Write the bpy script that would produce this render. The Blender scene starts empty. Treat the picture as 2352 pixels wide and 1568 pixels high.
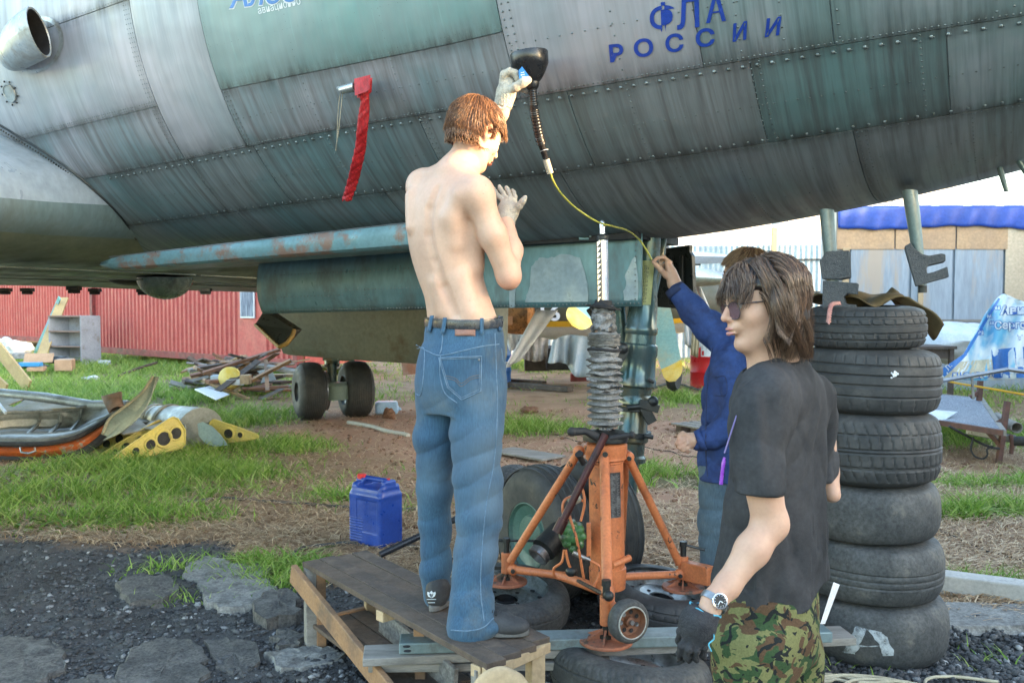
import bpy,math,random
import numpy as np
from math import sin,cos,pi,radians,sqrt,atan2
from mathutils import Vector,Matrix,Euler
SC=bpy.context.scene
COL=SC.collection
random.seed(7)
RNG=np.random.default_rng(7)
# --- camera, sky, sun, exposure
CAM_H=1.5
FPX=2090.7
PITCH=math.atan(84/FPX)
cam=bpy.data.cameras.new('camera')
cam.sensor_width=36.0
cam.lens=FPX*36/2352
cam.clip_start=0.05
cam.clip_end=900
cam.dof.use_dof=True
cam.dof.focus_distance=3.4
cam.dof.aperture_fstop=9.0
cam_o=bpy.data.objects.new('camera',cam)
cam_o.location=(0,0,CAM_H)
cam_o.rotation_euler=(pi/2-PITCH,0,0)
COL.objects.link(cam_o)
SC.camera=cam_o
SUN_EL=radians(8.0)
SUN_DIR=Vector((1.0,-0.36,0)).normalized()
world=bpy.data.worlds.new('World')
SC.world=world
world.use_nodes=True
wn=world.node_tree
for n in list(wn.nodes):wn.nodes.remove(n)
wo=wn.nodes.new('ShaderNodeOutputWorld');wb=wn.nodes.new('ShaderNodeBackground')
sky=wn.nodes.new('ShaderNodeTexSky')
sky.sky_type='NISHITA';sky.sun_disc=False
sky.sun_elevation=SUN_EL
sky.sun_rotation=atan2(SUN_DIR.x,SUN_DIR.y)
sky.air_density=1.0;sky.dust_density=1.1;sky.ozone_density=0.9
wn.links.new(sky.outputs[0],wb.inputs[0]);wn.links.new(wb.outputs[0],wo.inputs[0])
wb.inputs[1].default_value=0.15
sun=bpy.data.lights.new('sun','SUN')
sun.energy=2.0;sun.angle=radians(0.6);sun.color=(1.0,0.68,0.38)
sun_o=bpy.data.objects.new('sun',sun)
sd=Vector((SUN_DIR.x*cos(SUN_EL),SUN_DIR.y*cos(SUN_EL),sin(SUN_EL)))
sun_o.rotation_euler=sd.to_track_quat('Z','Y').to_euler()
sun_o.location=sd*60
COL.objects.link(sun_o)
SC.view_settings.view_transform='Standard'
SC.view_settings.look='None'
SC.view_settings.gamma=1.0
SC.view_settings.exposure=3.42
SC.view_settings.use_curve_mapping=False
SC.cycles.max_bounces=6
SC.cycles.use_denoising=True
# --- measuring helpers
def W(px,py,Y):
 """world point seen at (px, py) of the 2352x1568 frame, Y metres ahead of the camera"""
 u=(px-1176)/FPX;v=(784-py)/FPX
 dy=cos(PITCH)+v*sin(PITCH);dz=-sin(PITCH)+v*cos(PITCH)
 t=Y/dy
 return Vector((u*t,Y,CAM_H+dz*t))
def G(px,py,z=0.0):
 u=(px-1176)/FPX;v=(784-py)/FPX
 dy=cos(PITCH)+v*sin(PITCH);dz=-sin(PITCH)+v*cos(PITCH)
 t=(z-CAM_H)/dz
 return Vector((u*t,dy*t,z))
def V(*a):return Vector(a)
def lerp(a,b,t):return a+(b-a)*t
def sstep(a,b,x):
 t=np.clip((x-a)/(b-a),0,1);return t*t*(3-2*t)
 # --- value noise
_perm=np.random.default_rng(3).random(65536).astype(np.float32)
def _h(ix,iy,iz):
 return _perm[(ix*7349+iy*9151+iz*15731+(ix*iy)*13+iz*iy*7)&65535]
def noise3(P,s=1.0):
 Q=np.asarray(P,dtype=np.float32)*s+1000.0
 i=np.floor(Q).astype(np.int64);f=Q-i;f=f*f*(3-2*f)
 r=0
 for dx in(0,1):
  wx=f[...,0]if dx else 1-f[...,0]
  for dy in(0,1):
   wy=f[...,1]if dy else 1-f[...,1]
   for dz in(0,1):
    wz=f[...,2]if dz else 1-f[...,2]
    r=r+wx*wy*wz*_h(i[...,0]+dx,i[...,1]+dy,i[...,2]+dz)
 return r
def fbm(P,s=1.0,o=3):
 r=0;a=.5;t=0
 for k in range(o):
  r=r+a*noise3(P,s*2**k);t+=a;a*=.5
 return r/t
def fbm2(x,y,s=1.0,o=3,z=0.0):
 x=np.asarray(x,dtype=np.float32);y=np.asarray(y,dtype=np.float32)
 return fbm(np.stack([x,y,np.full_like(x,z)],-1),s,o)
 # --- mesh builder
def frame_of(d):
 d=Vector(d).normalized()
 a=Vector((0,0,1))if abs(d.z)<.9 else Vector((1,0,0))
 u=d.cross(a).normalized();v=d.cross(u).normalized()
 return u,v,d
class MB:
 def __init__(s):s.v=[];s.f=[];s.uv=None
 def add(s,vs,fs):
  b=len(s.v);s.v+=[tuple(x)for x in vs];s.f+=[tuple(i+b for i in f)for f in fs];return s
 def box(s,c,d,R=None):
  c=Vector(c);hx,hy,hz=d[0]/2,d[1]/2,d[2]/2
  P=[Vector((x,y,z))for x in(-hx,hx)for y in(-hy,hy)for z in(-hz,hz)]
  if R is not None:
   if isinstance(R,(tuple,list)):R=Euler(R).to_matrix()
   P=[R@q for q in P]
  return s.add([c+q for q in P],[(0,1,3,2),(4,6,7,5),(0,4,5,1),(2,3,7,6),(0,2,6,4),(1,5,7,3)])
 def bar(s,a,b,w,h,up=(0,0,1)):
  """box from a to b, w across (horizontal), h along up"""
  a=Vector(a);b=Vector(b);d=(b-a);L=d.length;d.normalize()
  x=d.cross(Vector(up))
  if x.length<1e-4:x=Vector((1,0,0))
  x.normalize();z=x.cross(d)
  R=Matrix((x,d,z)).transposed()
  return s.box((a+b)/2,(w,L,h),R)
 def tube(s,pts,r,n=10,caps=True,sq=None):
  pts=[Vector(p)for p in pts];m=len(pts)
  rs=r if isinstance(r,(list,tuple))else[r]*m
  t0=(pts[1]-pts[0]).normalized();u,v,_=frame_of(t0)
  vs=[]
  for i,p in enumerate(pts):
   t=(pts[min(i+1,m-1)]-pts[max(i-1,0)])
   t=t.normalized()if t.length>1e-9 else t0
   u=(u-t*u.dot(t));u=u.normalized()if u.length>1e-6 else frame_of(t)[0]
   v=t.cross(u)
   for k in range(n):
    a=2*pi*k/n
    vs.append(p+(u*cos(a)+v*sin(a))*rs[i])
  fs=[(i*n+k,i*n+(k+1)%n,(i+1)*n+(k+1)%n,(i+1)*n+k)for i in range(m-1)for k in range(n)]
  if caps:fs+=[tuple(range(n-1,-1,-1)),tuple((m-1)*n+k for k in range(n))]
  return s.add(vs,fs)
 def cyl(s,a,b,r0,r1=None,n=16,caps=True):
  return s.tube([a,b],[r0,r0 if r1 is None else r1],n,caps)
 def lathe(s,prof,o,axis=(0,0,1),n=32,closed=False,ang=2*pi,wob=None):
  """prof: (radius, height along axis) pairs"""
  u,v,d=frame_of(axis);o=Vector(o);m=len(prof);vs=[]
  full=abs(ang-2*pi)<1e-6;nn=n if full else n+1
  for i,(r,h)in enumerate(prof):
   for k in range(nn):
    a=ang*k/n
    rr=r*(wob(i,a)if wob else 1)
    vs.append(o+(u*cos(a)+v*sin(a))*rr+d*h)
  fs=[]
  rng=m if closed else m-1
  for i in range(rng):
   j=(i+1)%m
   for k in range(n if full else n):
    k2=(k+1)%nn
    fs.append((i*nn+k,i*nn+k2,j*nn+k2,j*nn+k))
  return s.add(vs,fs)
 def prism(s,poly,o,ux,uy,dep):
  """polygon in the plane (ux, uy) at o, pushed along dep"""
  o=Vector(o);ux=Vector(ux);uy=Vector(uy);dep=Vector(dep);n=len(poly)
  A=[o+ux*x+uy*y for x,y in poly]
  return s.add(A+[p+dep for p in A],[tuple(range(n-1,-1,-1)),tuple(range(n,2*n))]+[(i,(i+1)%n,n+(i+1)%n,n+i)for i in range(n)])
 def grid(s,P,thick=0.0):
  P=np.asarray(P,dtype=float);a,b=P.shape[:2]
  vs=[tuple(x)for x in P.reshape(-1,3)]
  fs=[(i*b+j,(i+1)*b+j,(i+1)*b+j+1,i*b+j+1)for i in range(a-1)for j in range(b-1)]
  return s.add(vs,fs)
 def ball(s,c,r,n=8,m=6,top=False):
  c=Vector(c);r=Vector(r)if not isinstance(r,(int,float))else Vector((r,r,r))
  prof=[]
  vs=[];fs=[]
  for i in range(m+1):
   t=pi*i/m
   for k in range(n):
    a=2*pi*k/n
    vs.append(c+Vector((r.x*sin(t)*cos(a),r.y*sin(t)*sin(a),r.z*cos(t))))
  fs=[(i*n+k,(i+1)*n+k,(i+1)*n+(k+1)%n,i*n+(k+1)%n)for i in range(m)for k in range(n)]
  return s.add(vs,fs)
def build(name,mb,mat,parent=None,smooth=True,bevel=0.0,angle=40,sub=0,solid=0.0,kind=None,label=None):
 me=bpy.data.meshes.new(name)
 off=Vector((0,0,0))
 q=parent
 while q is not None:off+=q.location;q=q.parent
 if isinstance(mb,MB):
  me.from_pydata([Vector(x)-off for x in mb.v],[],mb.f)
  me.validate()
 else:
  vv,ff=mb
  vv=(np.asarray(vv,dtype=np.float32)-np.array(off,dtype=np.float32))
  ff=np.asarray(ff,dtype=np.int32);k=ff.shape[1]
  me.vertices.add(len(vv));me.vertices.foreach_set('co',vv.ravel())
  me.loops.add(ff.size);me.loops.foreach_set('vertex_index',ff.ravel())
  me.polygons.add(len(ff));me.polygons.foreach_set('loop_start',np.arange(0,ff.size,k,dtype=np.int32))
  try:me.polygons.foreach_set('loop_total',np.full(len(ff),k,dtype=np.int32))
  except Exception:pass
  me.update(calc_edges=True)
 if mat is not None:me.materials.append(mat)
 if smooth:
  me.polygons.foreach_set('use_smooth',np.ones(len(me.polygons),dtype=bool))
  if angle<180:
   try:me.set_sharp_from_angle(angle=radians(angle))
   except Exception:pass
 o=bpy.data.objects.new(name,me);COL.objects.link(o)
 o.parent=parent
 if solid:
  m=o.modifiers.new('solid','SOLIDIFY');m.thickness=solid;m.offset=0
 if bevel:
  m=o.modifiers.new('bevel','BEVEL');m.width=bevel;m.segments=2;m.limit_method='ANGLE';m.angle_limit=radians(35)
 if sub:
  m=o.modifiers.new('sub','SUBSURF');m.levels=sub;m.render_levels=sub
 if kind:o['kind']=kind
 if label:o['label']=label
 return o
def thing(name,label,cat,loc=(0,0,0),group=None):
 o=bpy.data.objects.new(name,None);COL.objects.link(o)
 o.location=loc;o['label']=label;o['category']=cat;o.empty_display_size=.1
 if group:o['group']=group
 return o
def tag(o,label,cat,group=None):
 o['label']=label;o['category']=cat
 if group:o['group']=group
 return o
def copy_tree(o,parent=None):
 c=o.copy();COL.objects.link(c);c.parent=parent
 for ch in[x for x in bpy.data.objects if x.parent==o]:copy_tree(ch,c)
 return c
def attr(o,name,vals):
 a=o.data.attributes.new(name,'FLOAT','POINT');a.data.foreach_set('value',np.asarray(vals,dtype=np.float32))
def attr_col(o,name,vals):
 a=o.data.attributes.new(name,'FLOAT_COLOR','POINT')
 vals=np.asarray(vals,dtype=np.float32)
 if vals.shape[1]==3:vals=np.concatenate([vals,np.ones((len(vals),1),np.float32)],1)
 a.data.foreach_set('color',vals.ravel())
 # --- materials
class NT:
 def __init__(s,name):
  s.m=bpy.data.materials.new(name);s.m.use_nodes=True;s.t=s.m.node_tree
  s.b=s.t.nodes['Principled BSDF']
 def n(s,typ,**kw):
  q=s.t.nodes.new('ShaderNode'+typ)
  for k,v in kw.items():setattr(q,k,v)
  return q
 def l(s,a,b):s.t.links.new(a,b)
 def coords(s,uv=None,scale=(1,1,1)):
  if uv=='obj' or uv is None:o=s.n('TexCoord').outputs['Object']
  elif uv=='uv':o=s.n('UVMap').outputs[0]
  mp=s.n('Mapping');mp.inputs['Scale'].default_value=scale;s.l(o,mp.inputs[0]);return mp.outputs[0]
 def noise(s,co,scale,detail=4,rough=.6,dist=0):
  q=s.n('TexNoise');q.inputs['Scale'].default_value=scale;q.inputs['Detail'].default_value=detail
  q.inputs['Roughness'].default_value=rough;q.inputs['Distortion'].default_value=dist;s.l(co,q.inputs['Vector']);return q.outputs[0]
 def ramp(s,f,stops,interp='LINEAR'):
  q=s.n('ValToRGB');q.color_ramp.interpolation=interp;e=q.color_ramp.elements
  for i,(p,c)in enumerate(stops):
   if i>=2:e.new(p)
   c=c if isinstance(c,(tuple,list))else(c,c,c)
   e[i].position=p;e[i].color=(c[0],c[1],c[2],1)
  s.l(f,q.inputs[0]);return q.outputs[0]
 def mix(s,f,a,b,mode='MIX'):
  q=s.n('Mix',data_type='RGBA',blend_type=mode)
  for sock,val in((q.inputs[0],f),(q.inputs[6],a),(q.inputs[7],b)):
   if isinstance(val,bpy.types.NodeSocket):s.l(val,sock)
   elif isinstance(val,(tuple,list)):sock.default_value=(val[0],val[1],val[2],1)
   else:sock.default_value=val
  return q.outputs[2]
 def attr(s,name):
  q=s.n('Attribute');q.attribute_name=name;return q
 def math(s,op,a,b=0.0,clamp=False):
  q=s.n('Math',operation=op);q.use_clamp=clamp
  for sock,val in((q.inputs[0],a),(q.inputs[1],b)):
   if isinstance(val,bpy.types.NodeSocket):s.l(val,sock)
   else:sock.default_value=val
  return q.outputs[0]
 def bump(s,h,strength=.3,dist=.01):
  q=s.n('Bump');q.inputs['Strength'].default_value=strength;q.inputs['Distance'].default_value=dist
  s.l(h,q.inputs['Height']);s.l(q.outputs[0],s.b.inputs['Normal']);return q
 def set(s,**kw):
  mp=dict(color='Base Color',rough='Roughness',metal='Metallic',spec='Specular IOR Level',trans='Transmission Weight',alpha='Alpha',coat='Coat Weight',sheen='Sheen Weight',sss='Subsurface Weight',ior='IOR')
  for k,v in kw.items():
   sk=s.b.inputs[mp[k]]
   if isinstance(v,bpy.types.NodeSocket):s.l(v,sk)
   elif isinstance(v,(tuple,list)):sk.default_value=(v[0],v[1],v[2],1)
   else:sk.default_value=v
  return s
def M(name,c,c2=None,sc=4.0,lo=.38,hi=.62,rough=.6,metal=0.0,bump=0.0,bsc=60,stretch=(1,1,1),dirt=None,dsc=3.0,dlo=.5,dhi=.7,spec=.5,rvar=.15,uv=None,fine=.12,chip=None,csc=9,cth=.62,**kw):
 t=NT(name)
 co=t.coords(uv,stretch)
 c2=c2 or tuple(x*.7 for x in c)
 col=t.ramp(t.noise(co,sc,5),[(lo,c),(hi,c2)])
 if fine:
  f=t.noise(co,sc*14,3)
  col=t.mix(fine*2,col,t.ramp(f,[(.3,.45),(.7,1.0)]),'MULTIPLY')if False else t.mix(1.0,col,t.ramp(f,[(.3,1-fine*1.6),(.7,1+fine*.6)]),'MULTIPLY')
 if dirt:
  d=t.ramp(t.noise(co,dsc,6,.7),[(dlo,0.0),(dhi,1.0)])
  col=t.mix(d,col,dirt)
 if chip:
  d=t.ramp(t.noise(co,csc,6,.75),[(cth,0.0),(cth+.03,1.0)])
  col=t.mix(d,col,chip)
 r=t.ramp(t.noise(co,sc*3,3),[(.3,max(rough-rvar,.03)),(.7,min(rough+rvar,1))])
 t.set(color=col,rough=r,metal=metal,spec=spec,**kw)
 if bump:t.bump(t.noise(co,bsc,4,.65),bump,.01)
 return t.m
 # --- aircraft fuselage
TH=radians(29.2);CT,ST=cos(TH),sin(TH)
HC=(0.16,4.94);ZB0=1.801;HR=1.40
def hull_R(a):
 a=np.asarray(a,dtype=float)
 R=HR-.004*np.clip(a,0,None)**2
 R=R*np.sqrt(np.clip(1-(np.clip(a-2.3,0,3.0)/3.0)**2.4,.0008,1))
 R=R*(1-.75*sstep(-5.5,-15,a))
 return R
def hull_zb(a):
 a=np.asarray(a,dtype=float);ap=np.clip(a,0,None)
 z=ZB0+.0206*np.clip(a,-6,None)+.0443*np.clip(ap,0,2.5)**2
 z=z+.2215*np.clip(ap-2.5,0,None)
 return z+.9*sstep(-6,-15,a)+(HR-hull_R(a))*sstep(2.3,5,a)*.55
def HP(a,ph,off=0.0):
 """point on the fuselage skin; ph in radians, 0 = side facing the camera, 90 deg = belly"""
 a=np.asarray(a,dtype=float);R0=hull_R(a);zc=hull_zb(a)+R0
 R=R0+off
 b=-R*np.cos(ph);z=zc-R*np.sin(ph)
 return np.stack([HC[0]+a*CT+b*ST,HC[1]-a*ST+b*CT,z],-1)
def HN(a,ph):
 return Vector((-cos(ph)*ST,-cos(ph)*CT,-sin(ph)))
def hull_hit(px,py):
 d=W(px,py,1.0)-Vector((0,0,CAM_H));d=d/d.y
 lo=None
 Y=2.0
 def g(Y):
  P=Vector((0,0,CAM_H))+d*Y;x=P.x-HC[0];y=P.y-HC[1]
  a=x*CT-y*ST;b=x*ST+y*CT
  R=float(hull_R(a));zc=float(hull_zb(a))+R
  return math.hypot(b,P.z-zc)-R,a,atan2(zc-P.z,-b)
 while Y<9:
  r,a,ph=g(Y)
  if r<0:
   y0,y1=Y-.03,Y
   for _ in range(14):
    m=(y0+y1)/2
    if g(m)[0]<0:y1=m
    else:y0=m
   _,a,ph=g(y1);return a,ph
  Y+=.03
 return None
def seam(pts,deg=2):
 H_=[hull_hit(*p)for p in pts];H_=[h for h in H_ if h]
 A=np.array([h[0]for h in H_]);P=np.array([h[1]for h in H_])
 c=np.polyfit(A,P,deg);lo,hi=A.min(),A.max()
 def f(a):
  a=np.asarray(a,dtype=float);ac=np.clip(a,lo,hi)
  return np.polyval(c,ac)+np.polyval(np.polyder(c),ac)*(a-ac)*.6
 return f
sA=seam([(190,411),(429,366),(562,341),(787,299),(929,271),(1034,250),(1238,216),(1431,185),(1562,165),(1720,142),(1917,112),(2089,79),(2352,33)],3)
sB=seam([(310,518),(492,489),(787,460),(932,437),(1114,416),(1273,395),(1378,379),(1562,358),(1773,331),(1956,302),(2160,271),(2352,232)],3)
sT=seam([(510,207),(700,170),(900,128),(1150,75)],1)
sL=seam([(56,320),(200,283),(369,243)],1)
s1=seam([(0,105),(155,46),(292,2)],1)
sTop=lambda a:np.full_like(np.asarray(a,dtype=float),radians(-35))
sC=lambda a:np.full_like(np.asarray(a,dtype=float),radians(100))
sD=lambda a:np.full_like(np.asarray(a,dtype=float),radians(150))
def ra(*pts):return float(np.mean([hull_hit(*p)[0]for p in pts]))
r1=ra((316,141),(369,243),(425,362));r2=ra((482,105),(506,207),(562,338))
r3=ra((1143,2),(1171,130),(1190,222));r4=ra((1906,2),(1918,112))
q1=ra((432,373),(527,485));q2=ra((591,352),(668,461));q3=ra((960,274),(1013,373));q4=ra((1720,142),(1767,329))
t1=ra((1273,397),(1365,492));t2=ra((1959,302),(2015,460))
def hullmat(name,c,c2,grime,gamt=.5,rough=.42,metal=.25,streak=.8):
 t=NT(name)
 uv=t.n('UVMap').outputs[0]
 def mp(sx,sy):
  m=t.n('Mapping');m.inputs['Scale'].default_value=(sx,sy,1);t.l(uv,m.inputs[0]);return m.outputs[0]
 big=t.noise(mp(1.1,.9),1.6,4,.6,.4)
 col=t.ramp(big,[(.40,c),(.60,c2)])
 st=t.noise(mp(34,1.3),1.0,4,.62,.2)
 col=t.mix(t.math('MULTIPLY',t.ramp(st,[(.42,0.0),(.72,1.0)]),streak),col,grime)
 st2=t.noise(mp(13,.8),1.0,5,.6)
 col=t.mix(t.math('MULTIPLY',t.ramp(st2,[(.5,0.0),(.75,1.0)]),gamt),col,tuple(x*.8 for x in grime))
 lt=t.noise(mp(60,2.4),1.0,3,.6)
 col=t.mix(t.ramp(lt,[(.62,0.0),(.8,.35)]),col,tuple(min(1,x*1.7)for x in c))
 g=t.attr('grime').outputs['Fac']
 gn=t.math('MULTIPLY',g,t.ramp(t.noise(mp(22,4),1.0,5,.7),[(.3,.25),(.65,1.0)]),True)
 col=t.mix(gn,col,(.045,.042,.038))
 scf=t.ramp(t.noise(mp(3,5),1.6,7,.8),[(.70,0.0),(.74,.5)])
 col=t.mix(scf,col,tuple(min(1,x*1.5)for x in c2))
 r=t.ramp(st2,[(.3,rough-.1),(.7,rough+.2)])
 t.set(color=col,rough=r,metal=metal)
 w=t.noise(mp(2.2,3.0),1.0,2,.5)
 hh=t.math('ADD',t.math('MULTIPLY',w,1.0),t.math('MULTIPLY',t.noise(mp(60,6),1.0,4),.025))
 t.bump(hh,.55,.035)
 return t.m
mLav=hullmat('paint_lavender_grey',(.42,.42,.47),(.32,.36,.40),(.21,.22,.235),.3,streak=.42)
mLav2=hullmat('paint_grey_streaked',(.36,.37,.41),(.20,.28,.31),(.15,.135,.14),.65)
mTealP=hullmat('paint_pale_teal',(.17,.305,.305),(.23,.32,.33),(.20,.255,.26),.2,streak=.4)
mTealL=hullmat('paint_teal_light',(.21,.31,.32),(.30,.34,.37),(.10,.14,.15),.5)
mDark=hullmat('paint_dark_teal',(.15,.25,.275),(.235,.28,.305),(.10,.105,.11),.6)
mDark2=hullmat('paint_belly_grey',(.195,.255,.27),(.255,.285,.305),(.115,.115,.12),.7)
mDark3=hullmat('paint_teal_patch',(.145,.25,.26),(.17,.24,.25),(.085,.085,.09),.5)
aircraft=thing('aircraft','large weathered teal and grey propeller aircraft standing on jacks over the yard','aircraft',(float(HP(0,radians(90))[0]),float(HP(0,radians(90))[1]),0))
def panel(fa,fb,a0,a1,mat,name='skin_panel',gap=.0022,lift=0.0):
 na=max(4,int((a1-a0)/.05));
 A=np.linspace(a0+gap,a1-gap,na+1)
 p0=fa(A);p1=fb(A);R=hull_R(A)
 L=float(np.mean((p1-p0)*R));nb=max(3,int(abs(L)/.045))
 T=np.linspace(0,1,nb+1)
 AA=np.repeat(A[:,None],nb+1,1)
 PH=p0[:,None]+gap/R[:,None]+(p1-p0-2*gap/R)[:,None]*T[None]
 P=HP(AA,PH,lift)
 Af=np.concatenate([A[:1],A,A[-1:]]);
 AE=np.pad(AA,1,mode='edge');PE=np.pad(PH,1,mode='edge')
 off=np.full(AE.shape,lift);off[0]=off[-1]=-.006;off[:,0]=off[:,-1]=-.006
 P=HP(AE,PE,off)
 mb=MB().grid(P)
 o=build(name,mb,mat,aircraft,smooth=True,angle=50)
 me=o.data
 uvl=me.uv_layers.new(name='UVMap')
 vi=np.empty(len(me.loops),dtype=np.int32);me.loops.foreach_get('vertex_index',vi)
 U=np.stack([AE.ravel(),(PE*HR).ravel()],-1).astype(np.float32)
 uvl.data.foreach_set('uv',U[vi].ravel())
 dlow=((p1[:,None]-PH)*HR);dup=((PH-p0[:,None])*HR)
 g=1.0*np.exp(-dlow/.05)+.8*np.exp(-dup/.03)+.25*np.exp(-np.minimum(AA-a0,a1-AA)/.02)
 g=np.pad(g,1,mode='edge')
 attr(o,'grime',np.clip(g,0,1).ravel())
 return o
AL,AR=-5.2,4.3
rows=[]
panel(sTop,s1,AL,r1,mLav);panel(s1,sL,AL,r1,mLav);panel(sL,sA,AL,r1,mLav2)
panel(sTop,sA,r1,r2,mLav)
panel(sTop,sT,r2,r3,mTealP,lift=.002);panel(sT,sA,r2,r3,mLav2)
panel(sTop,sA,r3,(r3+r4)/2+.15,mLav);panel(sTop,sA,(r3+r4)/2+.15,r4,mTealL);panel(sTop,sA,r4,3.1,mTealL);panel(sTop,sA,3.1,AR,mTealL)
for x0,x1,m in((AL,-3.4,mDark),(-3.4,-2.4,mDark2),(-2.4,q1,mDark),(q1,q2,mDark),(q2,q3,mDark),(q3,(q3+q4)/2,mDark2),((q3+q4)/2,q4,mDark2),(q4,r4+.35,mDark3),(r4+.35,3.1,mTealL),(3.1,AR,mTealL)):
 panel(sA,sB,x0,x1,m)
for x0,x1,m in((AL,-3.0,mDark),(-3.0,q1+.05,mDark),(q1+.05,q3-.4,mDark),(q3-.4,t1,mDark2),(t1,t2,mDark2),(t2,3.0,mDark2),(3.0,AR,mDark2)):
 panel(sB,sC,x0,x1,m)
 panel(sC,sD,x0,x1,m)
A=np.concatenate([np.linspace(-15,-6,14),np.linspace(-5.5,2.3,30),np.linspace(2.45,5.29,26)])
PHs=np.linspace(0,2*pi,97)
AA,PP=np.meshgrid(A,PHs,indexing='ij')
o=build('fuselage_shell',MB().grid(HP(AA,PP,-.004)),mDark2,aircraft)
uvl=o.data.uv_layers.new(name='UVMap')
vi=np.empty(len(o.data.loops),dtype=np.int32);o.data.loops.foreach_get('vertex_index',vi)
uvl.data.foreach_set('uv',np.stack([AA.ravel(),(PP*HR).ravel()],-1).astype(np.float32)[vi].ravel())
RV=[]
def rivet(a,ph,r=.0042,h=.55):RV.append((a,ph,r*.90,h*1.05))
def rivet_row(f,a0,a1,sp,dph=0.0,r=.0042,h=.55,jit=.0):
 n=int((a1-a0)/sp)
 for i in range(n):
  a=a0+(i+.5)*sp;rivet(a,float(f(a))+dph/HR,r,h)
def rivet_ring(a,f0,f1,sp,da=0.0,r=.0042):
 p0,p1=float(f0(a)),float(f1(a));n=int((p1-p0)*HR/sp)
 for i in range(n):rivet(a+da,p0+(i+.5)*sp/HR,r)
rivet_row(sA,-5,4.2,.020,-.012);rivet_row(sA,-2.2,4.2,.052,.024,.0082,.75);rivet_row(sA,-5,4.2,.052,.027,.0036)
for i in range(90):pass
rivet_row(sB,-5,4.2,.020,.014,.0040);rivet_row(sB,-3,4.2,.055,-.020,.0075,.7);rivet_row(sB,-3,4.2,.055,-.023,.0036)
rivet_row(sT,r2,r3,.018,-.014,.0036);rivet_row(sT,r2,r3,.018,-.030,.0036)
rivet_row(sL,-5,r1,.018,-.012,.0032);rivet_row(sL,-5,r1,.018,-.024,.0032);rivet_row(s1,-5,r1,.022,-.012,.003)
for da in(-.014,-.03,-.046):rivet_ring(r1,sTop,sA,.022,da,.003)
rivet_ring(r2,sTop,sT,.02,.014,.0034);rivet_ring(r2,sT,sA,.022,.016,.0042);rivet_ring(r2,sT,sA,.022,.036,.0042)
for da in(.018,.048):rivet_ring(r3,sTop,sA,.03,da,.0052)
rivet_ring(r4,sTop,sA,.05,.02,.0048)
midAB=lambda a:(sA(a)+sB(a))/2
rivet_row(midAB,-5,4.2,.042,0,.0040)
upm=lambda a:sA(a)-.22/HR
rivet_row(upm,r3,4.2,.052,0,.0045);rivet_row(lambda a:sA(a)-.55/HR,r3,4.2,.052,0,.0045)
rivet_row(lambda a:(sT(a)+sA(a))/2,r2,r3,.045,0,.004)
rivet_row(lambda a:sT(a)-.2/HR,r2,r3,.045,0,.0035)
for k in(1,2,3,4):rivet_row(lambda a,k=k:lerp(sB(a),sC(a),k/5),-4.8,4.0,.05,0,.0034)
for a_ in(r2+.5,r2+1.0):rivet_ring(a_,sTop,sA,.03,0,.0038)
for a_ in(r3+.45,r3+.9,r3+1.05,r4+.5,r4+.55,r4+1.1):rivet_ring(a_,sTop,sA,.045,0,.0045)
for a_ in(q1-.45,q1-.9,q1,q2,q2+.45,q3,q3+.02,q3+.5,q3+.95,q4-.012,q4+.02,q4+.55,q4+1.1,q4+1.7):rivet_ring(a_,sA,sB,.026,.012,.0042)
for a_ in(q1,q2+.1,q3-.38,q3,t1+.012,t1+.035,t1+.5,t1+.75,t2+.015,t2+.04,t2+.4,t2+.8):rivet_ring(a_,sB,sC,.028,0,.0036)
def rivets_mesh(RVs,P_of,N_of):
 n=6;vs=[];fs=[]
 b=0
 for(a,ph,r,h)in RVs:
  c=P_of(a,ph);N=N_of(a,ph);u,v,d=frame_of(N)
  for(rr,hh)in((1,0),(.72,.62)):
   for k in range(n):
    t=2*pi*k/n;vs.append(c+(u*cos(t)+v*sin(t))*(r*rr)+N*(r*h*hh))
  vs.append(c+N*(r*h))
  for k in range(n):
   k2=(k+1)%n
   fs.append((b+k,b+k2,b+n+k2,b+n+k));fs.append((b+n+k,b+n+k2,b+2*n,b+2*n))
  b+=2*n+1
 return vs,[f if f[2]!=f[3]else f[:3]for f in fs]
mRiv=M('rivet_metal',(.22,.26,.27),(.10,.12,.12),30,rough=.38,metal=.55)
vs,fs=rivets_mesh(RV,lambda a,p:Vector(HP(a,p,.0005)),HN)
build('rivets',MB().add(vs,fs),mRiv,aircraft,kind='stuff',angle=180)
def text_mesh(txt,size=1.0,bold=0.0,ext=0.0,shear=0.0,spacing=1.0):
 cu=bpy.data.curves.new('lettering','FONT');cu.body=txt;cu.size=size;cu.offset=bold;cu.extrude=ext;cu.shear=shear;cu.space_character=spacing
 cu.resolution_u=4
 ob=bpy.data.objects.new('lettering',cu);COL.objects.link(ob)
 dg=bpy.context.evaluated_depsgraph_get();me=bpy.data.meshes.new_from_object(ob.evaluated_get(dg))
 v=np.array([x.co[:]for x in me.vertices]);f=[tuple(p.vertices)for p in me.polygons]
 bpy.data.objects.remove(ob);bpy.data.curves.remove(cu);bpy.data.meshes.remove(me)
 return v,f
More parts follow.
